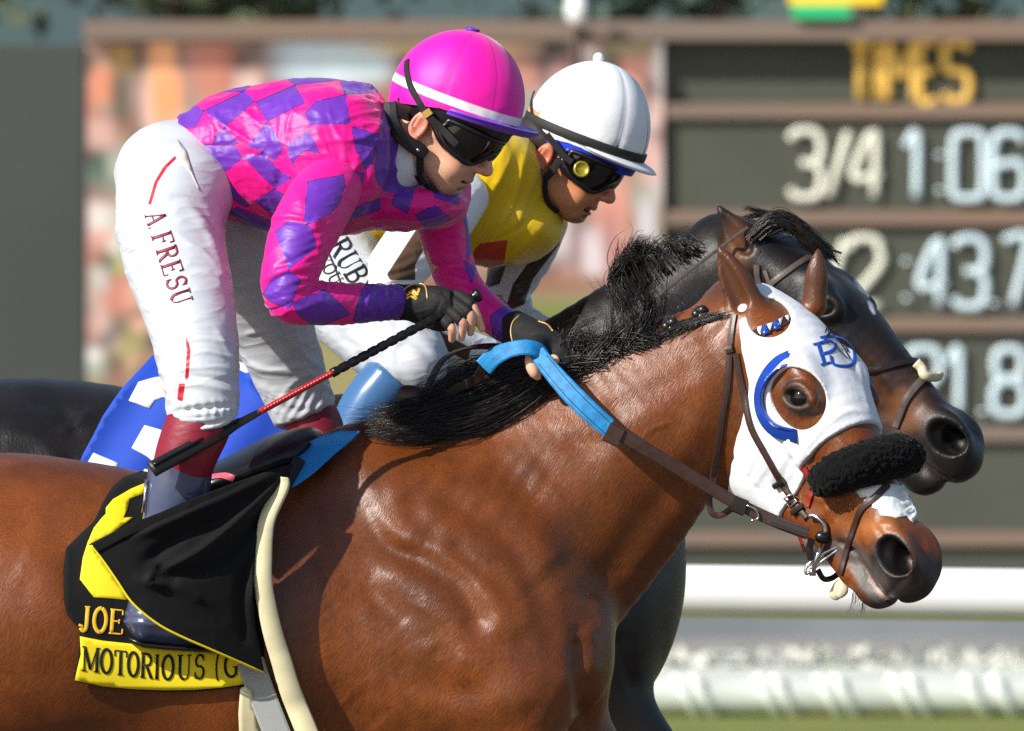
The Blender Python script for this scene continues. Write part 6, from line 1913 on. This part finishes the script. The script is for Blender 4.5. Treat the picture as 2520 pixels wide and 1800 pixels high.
bd.chain([W(1430, 1560, YF - .13, 150, .09), W(1500, 1740, YF - .13, 110, .07), W(1640, 1900, YF - .13, 70, .05), W(1720, 1990, YF - .13, 58, .042), W(1640, 2240, YF - .13, 38, .03), W(1580, 2400, YF - .13, 42, .03), W(1520, 2450, YF - .13, 40, .035)], k=.05, n=20)
bd.chain([W(1380, 1600, YF + .13, 150, .09), W(1300, 1800, YF + .13, 110, .07), W(1330, 2120, YF + .13, 62, .045), W(1280, 2500, YF + .13, 38, .03), W(1260, 2900, YF + .13, 42, .03), W(1300, 3040, YF + .13, 48, .04)], k=.05, n=18)
for s_, dx in ((-1, 0), (1, -220)):
    bd.chain([W(-150, 1560, YF + .15 * s_, 220, .11), W(-130 + dx, 1850, YF + .15 * s_, 150, .09), W(-320 + dx, 2250, YF + .15 * s_, 75, .05), W(-330 + dx, 2600, YF + .15 * s_, 42, .03), W(-280 + dx, 2860, YF + .15 * s_, 44, .03), W(-220 + dx, 3040, YF + .15 * s_, 50, .04)], k=.05, n=18)
sub_d = Sdf().merge(head_d)
bd.fn(sub_d, P(1700, 1300, YF) - (0, .4, 0), P(2480, 480, YF) + (0, .3, 0), k=.05)
def ear2(s):
    s.chain([W(1872, 640, YF - .07, 54, .03), W(1838, 596, YF - .075, 46, .024), W(1806, 560, YF - .08, 32, .017), W(1780, 526, YF - .08, 15, .010), W(1768, 508, YF - .08, 5, .005)], k=.03, n=16)
    s.chain([W(1836, 612, YF - .100, 16, .014), W(1800, 570, YF - .100, 15, .012), W(1780, 536, YF - .094, 6, .008)], k=.008, n=8, mode='s')
ear2(bd)
def coat_d(V, Q):
    at = coat(V, HD, 0)
    u = UV(V)
    t1 = np.exp(-((u[:, 0] - 1812) / 26) ** 2 - ((u[:, 1] - 610) / 60) ** 2) * (V[:, 0] < .50)
    t2 = np.exp(-((u[:, 0] - 2225) / 50) ** 2 - ((u[:, 1] - 1010) / 60) ** 2) + .3 * np.exp(-((u[:, 0] - 2140) / 40) ** 2 - ((u[:, 1] - 930) / 70) ** 2)
    nz = noise3(V, 60)
    star = poly_sd(u, [(2104, 690), (2122, 698), (2140, 722), (2136, 730), (2116, 712)])
    star2 = poly_sd(u, [(2136, 742), (2146, 750), (2152, 772), (2142, 760)])
    st = np.clip((3 - np.minimum(star, star2) + 3 * nz) / 4, 0, 1)
    return {'tan': np.clip(t1 + t2 + .2 * nz * (t2 > .2), 0, 1) * .9, 'muzzle': at['muzzle'], 'mouth': at['mouth'], 'grey': at['grey'], 'star': st, 'bore': at['bore'], 'red': at['red']}
def post_d(V, Q):
    return sculpt(V, Q, [([(2060, 820), (2140, 880), (2200, 960)], 14, 3), ([(2000, 850), (2090, 960)], 24, 4), ([(2230, 900), (2290, 980)], 12, 2.5), ([(1820, 720), (1700, 850), (1600, 960)], 26, -5), ([(1520, 1560), (1560, 1700)], 20, -6),
                         ([(60, 980), (140, 1000), (190, 1080)], 24, -6), ([(150, 1060), (190, 1040), (230, 1010)], 14, 6), ([(0, 1060), (90, 1080), (150, 1150)], 30, 5)])
far_horse = empty('racehorse', (0, 0, 0), 'nearly black racehorse half hidden behind the bay', 'horse')
fgx = axis((-1.55, .36, .010), (.36, .98, .0044)); fgy = axis((YF - .40, YF - .2, .008), (YF - .2, YF + .1, .0055), (YF + .1, YF + .40, .012)); fgz = axis((-.02, .95, .02), (.95, 1.44, .010), (1.44, 2.1, .0044))
dark_body = sdf_obj('horse_body', bd, (fgx, fgy, fgz), M_DARK, far_horse, smooth=2, post=post_d, attrs=coat_d)
eye_ball(far_horse, HD, 1, M_EYE)
DT = bvh(dark_body)
g = [Pg(DT, x, lift=.004, dflt=YF) for x in [[(1520, 770), (1500, 720), (1510, 660), (1530, 620)], [(1580, 720), (1560, 660), (1570, 610), (1590, 580)], [(1650, 665), (1625, 630), (1620, 605), (1630, 590)], [(1740, 612), (1715, 612), (1690, 622)]]]
strands('mane', g, 520, M_HAIR, far_horse, jitter=.010, curl=.010, seed=8, r=.0010)
g = [Pg(DT, x, lift=.010, dflt=YF - .02) for x in [[(1850, 590), (1900, 545), (1950, 560), (2000, 600), (2040, 625)], [(1870, 560), (1920, 525), (1980, 560), (2030, 610), (2062, 640)], [(1880, 580), (1940, 560), (1990, 600), (2030, 650)]]]
strands('forelock', g, 420, M_HAIR, far_horse, jitter=.006, curl=.004, seed=9, r=.0012, lenvar=.2)
g = [Pg(DT, x, dflt=YF - .03) for x in [[(1930, 540, YF - .03), (1880, 520, YF - .03), (1830, 515, YF - .03), (1790, 520, YF - .03)], [(1920, 545, YF - .03), (1870, 530, YF - .03), (1840, 540, YF - .03), (1820, 560, YF - .03)]]]
strands('forelock', g, 40, M_HAIR, far_horse, jitter=.004, curl=.004, seed=10, r=.0010)
M_LEATHER2 = mat('worn_grey_brown_leather', srgb(88, 78, 72), rough=.45, var=.3, vscale=50)
fb = empty('bridle', (0, 0, 0), 'worn brown bridle on the dark horse head', 'bridle')
cr5 = lambda pts: crop(1700, 480, 3.008, pts)
strap('browband', DT, cr5([(540, 700), (700, 580), (900, 450), (1000, 415), (1110, 440)]), 17, M_LEATHER2, fb, th=.004)
strap('cheek_strap', DT, cr5([(490, 520), (500, 620), (540, 720)]), 17, M_LEATHER2, fb, th=.004)
strap('cheek_strap', DT, cr5([(550, 560), (590, 660), (640, 740)]), 12, M_LEATHER2, fb, th=.004)
strap('noseband', DT, cr5([(1240, 1320), (1400, 1285), (1550, 1250), (1650, 1232), (1730, 1270)]), 17, M_LEATHER_D, fb, th=.005)
strap('crossed_noseband', DT, cr5([(1740, 1340), (1650, 1440), (1590, 1530), (1550, 1640), (1520, 1720)]), 20, M_LEATHER2, fb, th=.005)
cr5b = cr5([(1640, 1270), (1680, 1310), (1700, 1360), (1740, 1375), (1790, 1370), (1795, 1340)])
C_, N_ = lay(DT, cr5b, 18, .012); tube('cream_pad', C_, .010, M_CREAM, fb, 10)
free_strap('rein', [(1840, 560, YF - .1), (1700, 665, YF - .125), (1600, 745, YF - .145), (1480, 835, YF - .15), (1380, 890, YF - .1)], 9, M_LEATHER2, fb, th=.003)
fc = empty('saddle_cloth', (0, 0, 0), 'blue saddle cloth with white numeral on the dark horse', 'saddle cloth')
M_BLUEC = mat('royal_blue_cloth', srgb(16, 66, 178), rough=.75, bump=.15, bscale=500, wrinkle=.12, wscale=14)
fcl = patch('cloth', None, cr2([(490, 735), (520, 670), (580, 560), (640, 440), (700, 350), (760, 265), (860, 160), (950, 60), (1200, 60), (1500, 90), (1620, 300), (1800, 480), (1900, 700), (1760, 900), (1200, 900), (700, 860), (600, 800)]), M_BLUEC, fc, step=16, th=.004,
            yf=lambda u, v: (YF - .29 - .06 * np.clip((v - 900) / 300, 0, 1) + .12 * np.clip((960 - v) / 100, 0, 1) ** 2), wave=lambda q: .006 * np.sin(q[:, 0] * .03 + q[:, 1] * .02))
TF = bvh(fcl)
M_WNUM = mat('white_numeral', (.78, .8, .82), rough=.7)
for p in [[(800, 345), (860, 232), (960, 205), (1100, 185), (1100, 335), (1010, 325), (960, 345), (930, 395)], [(820, 640), (900, 500), (1030, 535), (1010, 700), (980, 750), (910, 690)], [(540, 740), (580, 670), (735, 735), (710, 800)], [(870, 815), (900, 770), (1000, 800), (980, 830)], [(1440, 70), (1520, 120), (1560, 190), (1480, 150)]]:
    patch('numeral', TF, cr2(p), M_WNUM, fc, lift=.001, step=14, th=.001)

# ------------------------------------------------------------------ far rider
rider2 = empty('person', (0, 0, 0), 'rider in yellow silks and white cap, mouth open, on the dark horse', 'person')
YR = YF
J2 = HeadFrame(P(1368, 395, YR), 31, 15)
M_YELLOW = mat('yellow_satin', srgb(228, 188, 8), rough=.45, sheen=.2, crease=((.3, 7, (1.6, 1, .8)),), layers=[('patch', srgb(196, 60, 24), 1, -1)])
M_SLEEVE = mat('white_sleeve_brown_bars', (.78, .80, .83), rough=.5, crease=((.3, 12, (1, 1, 1.4)),), layers=[('bar', srgb(80, 58, 40), 1, -1)])
kk = (D + YR) / D
def X(u, v, y, a, b):
    return W(u, v, YR + y, a, b)
tors2 = [(820, 560, YR, 70, .09), (950, 480, YR, 120, .12), (1100, 440, YR, 140, .14), (1220, 430, YR, 110, .11), (1270, 430, YR, 70, .07)]
leg2 = [(790, 650, YR - .1, 90, .09), (950, 790, YR - .27, 80, .07), (1030, 880, YR - .32, 60, .05), (930, 1000, YR - .33, 50, .045), (860, 1150, YR - .33, 44, .04)]
leg2b = [(790, 650, YR + .1, 90, .09), (1000, 800, YR + .27, 80, .07), (1080, 900, YR + .32, 60, .05), (980, 1050, YR + .33, 50, .045)]
arm2 = [(1130, 470, YR - .16, 50, .05), (960, 700, YR - .27, 44, .042), (1150, 860, YR - .2, 34, .034), (1300, 880, YR - .12, 26, .024)]
arm2b = [(1300, 480, YR + .14, 50, .05), (1240, 680, YR + .2, 44, .042), (1260, 780, YR + .12, 34, .034), (1385, 830, YR + .02, 26, .024)]
neck2 = [[*P(1255, 470, YR), .055, .055], [*P(1300, 445, YR), .053, .050], [*P(1345, 425, YR), .056, .052]]
grid2 = finegrid((-.40, YR - .42, .95), (.34, YR + .40, 2.32), (.02, YR - .11, 1.98), (.27, YR + .13, 2.32), .013, .0028)
F2 = [([(1370, 822, YR + .0), (1390, 820, YR - .03), (1408, 830, YR - .04)], [16, 14, 12])]
body2 = jockey_body(J2, neck2, [tors2, leg2, leg2b, arm2, arm2b], F2, grid2, 'body', M_SKIN2, rider2, mouth=.0062)
y2 = Sdf()
y2.chain([X(830, 570, 0, 80, .10), X(950, 500, 0, 140, .135), X(1090, 470, 0, 165, .155), X(1200, 450, 0, 150, .145), X(1270, 450, 0, 115, .10)], k=0, n=22, cap=.7)
y2.ell(P(1300, 520, YR + .10), (.075, .085, .085), k=.05)
y2.ell(P(1230, 560, YR), (.12, .13, .075), k=.05)
y2.ell(P(1200, 400, YR - .10), (.09, .07, .07), k=.05)
y2.chain([X(1270, 452, 0, 100, .075), X(1312, 446, 0, 84, .066)], k=.02, n=8, cap=.25)
F_Y = [([(1330, 400), (1290, 500), (1250, 600)], 10, 4), ([(1300, 360), (1270, 470), (1230, 560)], 9, 4), ([(1370, 520), (1320, 570), (1270, 640)], 12, 4), ([(1240, 330), (1230, 420), (1200, 500)], 12, 4), ([(1350, 470), (1300, 540), (1220, 600)], 8, -4), ([(900, 590), (960, 640), (1000, 660)], 10, 3)]
sdf_obj('jersey', y2, (axis((-.38, .14, .005)), axis((YR - .22, YR + .24, .007)), axis((1.86, 2.30, .005))), M_YELLOW, rider2, smooth=2, post=lambda V, Q: creases(wrinkles(V, Q, F_Y), Q, (-.35, 1), 170, 44, 6, 2.2, 2.9),
        attrs=lambda V, Q: {'patch': polys_sd(UV(V), [[(1150, 640), (1180, 600), (1250, 590), (1240, 650), (1160, 670)]])})
n2 = Sdf().chain([X(1130, 470, -.15, 80, .06), X(1080, 540, -.20, 84, .065), X(1010, 620, -.24, 78, .062), X(955, 690, -.27, 68, .058), X(950, 722, -.275, 62, .055), X(1010, 770, -.26, 56, .05), X(1100, 835, -.22, 50, .042), X(1200, 872, -.17, 42, .036)], k=0, n=36, cap=.6)
BARS_N = [[(1035, 548), (1082, 548), (1022, 652), (1022, 690), (960, 690), (952, 676)], [(975, 700), (1010, 700), (1020, 745), (975, 745)], [(985, 760), (1160, 858), (1150, 890), (960, 790)], [(1075, 700), (1110, 690), (1110, 720), (1080, 730)]]
sl2 = sdf_obj('sleeve', n2, (axis((-.28, .0, .0042)), axis((YR - .36, YR - .06, .005)), axis((1.70, 2.16, .0042))), M_SLEEVE, rider2, post=lambda V, Q: gather(V, Q, (1000, 700), (90, 70), (.3, 1), 26, 2),
              attrs=lambda V, Q: {'bar': polys_sd(UV(V), BARS_N)})
f2 = Sdf().chain([X(1330, 540, .12, 70, .055), X(1300, 620, .16, 66, .052), X(1260, 690, .18, 60, .05), X(1250, 730, .18, 56, .048), X(1280, 790, .12, 48, .042), X(1360, 830, .04, 38, .034)], k=0, n=24, cap=.6)
BARS_F = [[(1340, 590), (1372, 560), (1378, 600), (1310, 690), (1290, 750), (1240, 770), (1262, 700)], [(1180, 660), (1250, 640), (1230, 700), (1190, 710)], [(1225, 780), (1265, 790), (1280, 830), (1240, 820)]]
sdf_obj('sleeve', f2, (axis((-.07, .14, .0045)), axis((YR - .02, YR + .26, .006)), axis((1.72, 2.10, .0045))), M_SLEEVE, rider2, post=lambda V, Q: gather(V, Q, (1290, 690), (60, 120), (.4, 1), 26, 2.2),
        attrs=lambda V, Q: {'bar': polys_sd(UV(V), BARS_F)})
cs2 = Sdf().chain([X(1290, 452, 0, 84, .066), X(1324, 446, 0, 70, .059)], k=0, n=8, cap=.2)
sdf_obj('undershirt_collar', cs2, (axis((.0, .10, .004)), axis((YR - .09, YR + .09, .004)), axis((1.98, 2.20, .004))), mat('speckled_white_collar', (.72, .74, .75), rough=.8, var=.7, vscale=130), rider2)
b2 = Sdf().ell(P(800, 620, YR), (.13, .16, .11), k=0)
b2.chain([X(800, 650, -.10, 128, .11), X(860, 740, -.19, 122, .10), X(950, 830, -.27, 112, .09), X(1010, 890, -.31, 96, .08), X(985, 930, -.33, 80, .07)], k=.03, n=20, cap=.5)
b2.chain([X(800, 650, .10, 128, .11), X(880, 740, .19, 116, .10), X(1000, 830, .27, 104, .09), X(1060, 890, .31, 88, .08)], k=.03, n=16, cap=.5)
br2 = sdf_obj('breeches', b2, (axis((-.54, .02, .005)), axis((YR - .44, YR + .42, .008)), axis((1.64, 2.12, .005))), M_BREECH, rider2, post=lambda V, Q: wrinkles(gather(V, Q, (950, 850), (140, 120), (.7, -.5), 44, 2), Q, [([(830, 800), (900, 780), (960, 720)], 12, 4), ([(1000, 800), (960, 880), (980, 940)], 12, 4)]), attrs=lambda V, Q: {'stripe': np.full(len(V), 60.0)})
T2 = bvh(br2)
word('breeches_lettering', T2, 'RUBY', (806, 606), (19, 32), (46, -24), 9, M_INK, rider2, gap=1.05)
word('breeches_lettering', T2, 'YOUS', (778, 636), (13, 22), (28, -14), 5, M_INK, rider2, gap=1.05)
C_, N_ = lay(T2, [(792, 590), (816, 640), (840, 700)], 16, .001); mesh_obj('breeches_stripe', *strap_mesh(C_, N_, 5 * S, .0008), M_INK, rider2)
bo2 = Sdf().chain([X(965, 930, -.33, 72, .06), X(900, 1010, -.33, 68, .055), X(850, 1130, -.33, 62, .05), X(820, 1250, -.32, 56, .046)], k=0, n=14, cap=.15)
bo2.chain([X(815, 1255, -.32, 44, .042), X(960, 1280, -.34, 30, .038)], k=.03, n=6)
sdf_obj('boot', bo2, (axis((-.44, -.14, .006)), axis((YR - .42, YR - .24, .006)), axis((1.40, 1.76, .006))), mat('glossy_blue_boot', srgb(64, 104, 150), rough=.25, spec=.5), rider2)
# white cap
H2C = P(1444, 328, YR)
h2 = HeadFrame(H2C, 21, 15)
r2 = (.118 * kk, .138 * kk, .101 * kk)
helm2 = empty('helmet', (0, 0, 0)); helm2.parent = rider2
M_CAP2 = mat('white_cap', (.80, .82, .85), rough=.45, spec=.4, wrinkle=.1, wscale=16, dirt=.25)
cap2 = dome('cap_cover', H2C, h2.f, h2.p, h2.l, r2, lambda a: .16 + .1 * max(0, -math.cos(a)), M_CAP2, helm2, panels=8, puff=.03)
lin = dome('helmet_lining', H2C, h2.f, h2.p, h2.l, (.116 * kk, .13 * kk, .097 * kk), .36, mat('blue_lining', srgb(30, 60, 210), rough=.5), helm2, puff=0, nu=48, nv=20)
mesh_obj('cap_button', *ball(H2C + h2.p * (.1385 * kk) + h2.f * (-.030), .011), M_CAP2, helm2)
mesh_obj('peak', *brim_mesh(H2C, h2.f, h2.p, h2.l, r2, 1.35, .040, .010, math.pi / 2 + .13, th=.009, lip=.0), M_CAP2, helm2)
TC2 = bvh(cap2)
strap('goggle_strap', TC2, [(1318, 225), (1310, 250), (1313, 285), (1330, 318), (1345, 335)], 11, M_STRAPB, helm2, th=.0025)
V_, F_ = [], []
nb = 60
Cb = np.array([H2C + math.sin(1.62) * (math.cos(a) * r2[0] * h2.f + math.sin(a) * r2[2] * h2.l) * 1.004 + math.cos(1.62) * r2[1] * h2.p for a in np.linspace(-math.pi, math.pi, nb)])
mesh_obj('elastic_band', *strap_mesh(Cb, np.array([nrm(c - H2C) for c in Cb]), 24 * S, .003), mat('black_elastic', srgb(30, 32, 30), rough=.7, dirt=.4), helm2)
gg2 = goggles(rider2, J2, (M_LENS, M_SHELL))
free_strap('strap', [(1345, 330, YR - .10), (1372, 365, YR - .10), (1392, 388, YR - .10), (1408, 400, YR - .10)], 17, M_STRAPB, gg2, th=.0028, nn=(-.2, -1, .2))
mesh_obj('gold_badge', *lathe(P(1431, 417, YR - .1), (.25, -1, .1), [(0, .004), (0, .0165), (.003, .0155), (.003, .012), (.0015, .0115), (.0018, .001)]), mat('gold_badge', srgb(196, 176, 60), rough=.3, metal=.6), gg2)
free_strap('harness', [(1378, 395, YR - .086), (1360, 420, YR - .084), (1344, 438, YR - .080)], 20, M_STRAPB, helm2, th=.004)
free_strap('chin_strap', [(1344, 432, YR - .080), (1342, 470, YR - .072), (1350, 500, YR - .064), (1372, 522, YR - .046)], 15, M_STRAPB, helm2, th=.003, nn=(-.4, -1, -.1))
free_strap('chin_strap', [(1292, 370, YR - .075), (1305, 395, YR - .082), (1335, 428, YR - .080)], 16, mat('grey_webbing_strap', srgb(74, 80, 84), rough=.8), helm2, th=.003)
hr2 = Sdf().ell(J2(-.03, .03, 0), (.070, .05, .0755), J2.ax, k=0)
sdf_obj('hair', hr2, (axis((.0, .20, .005)), axis((YR - .1, YR + .1, .005)), axis((2.05, 2.27, .005))), M_HEADHAIR, rider2)
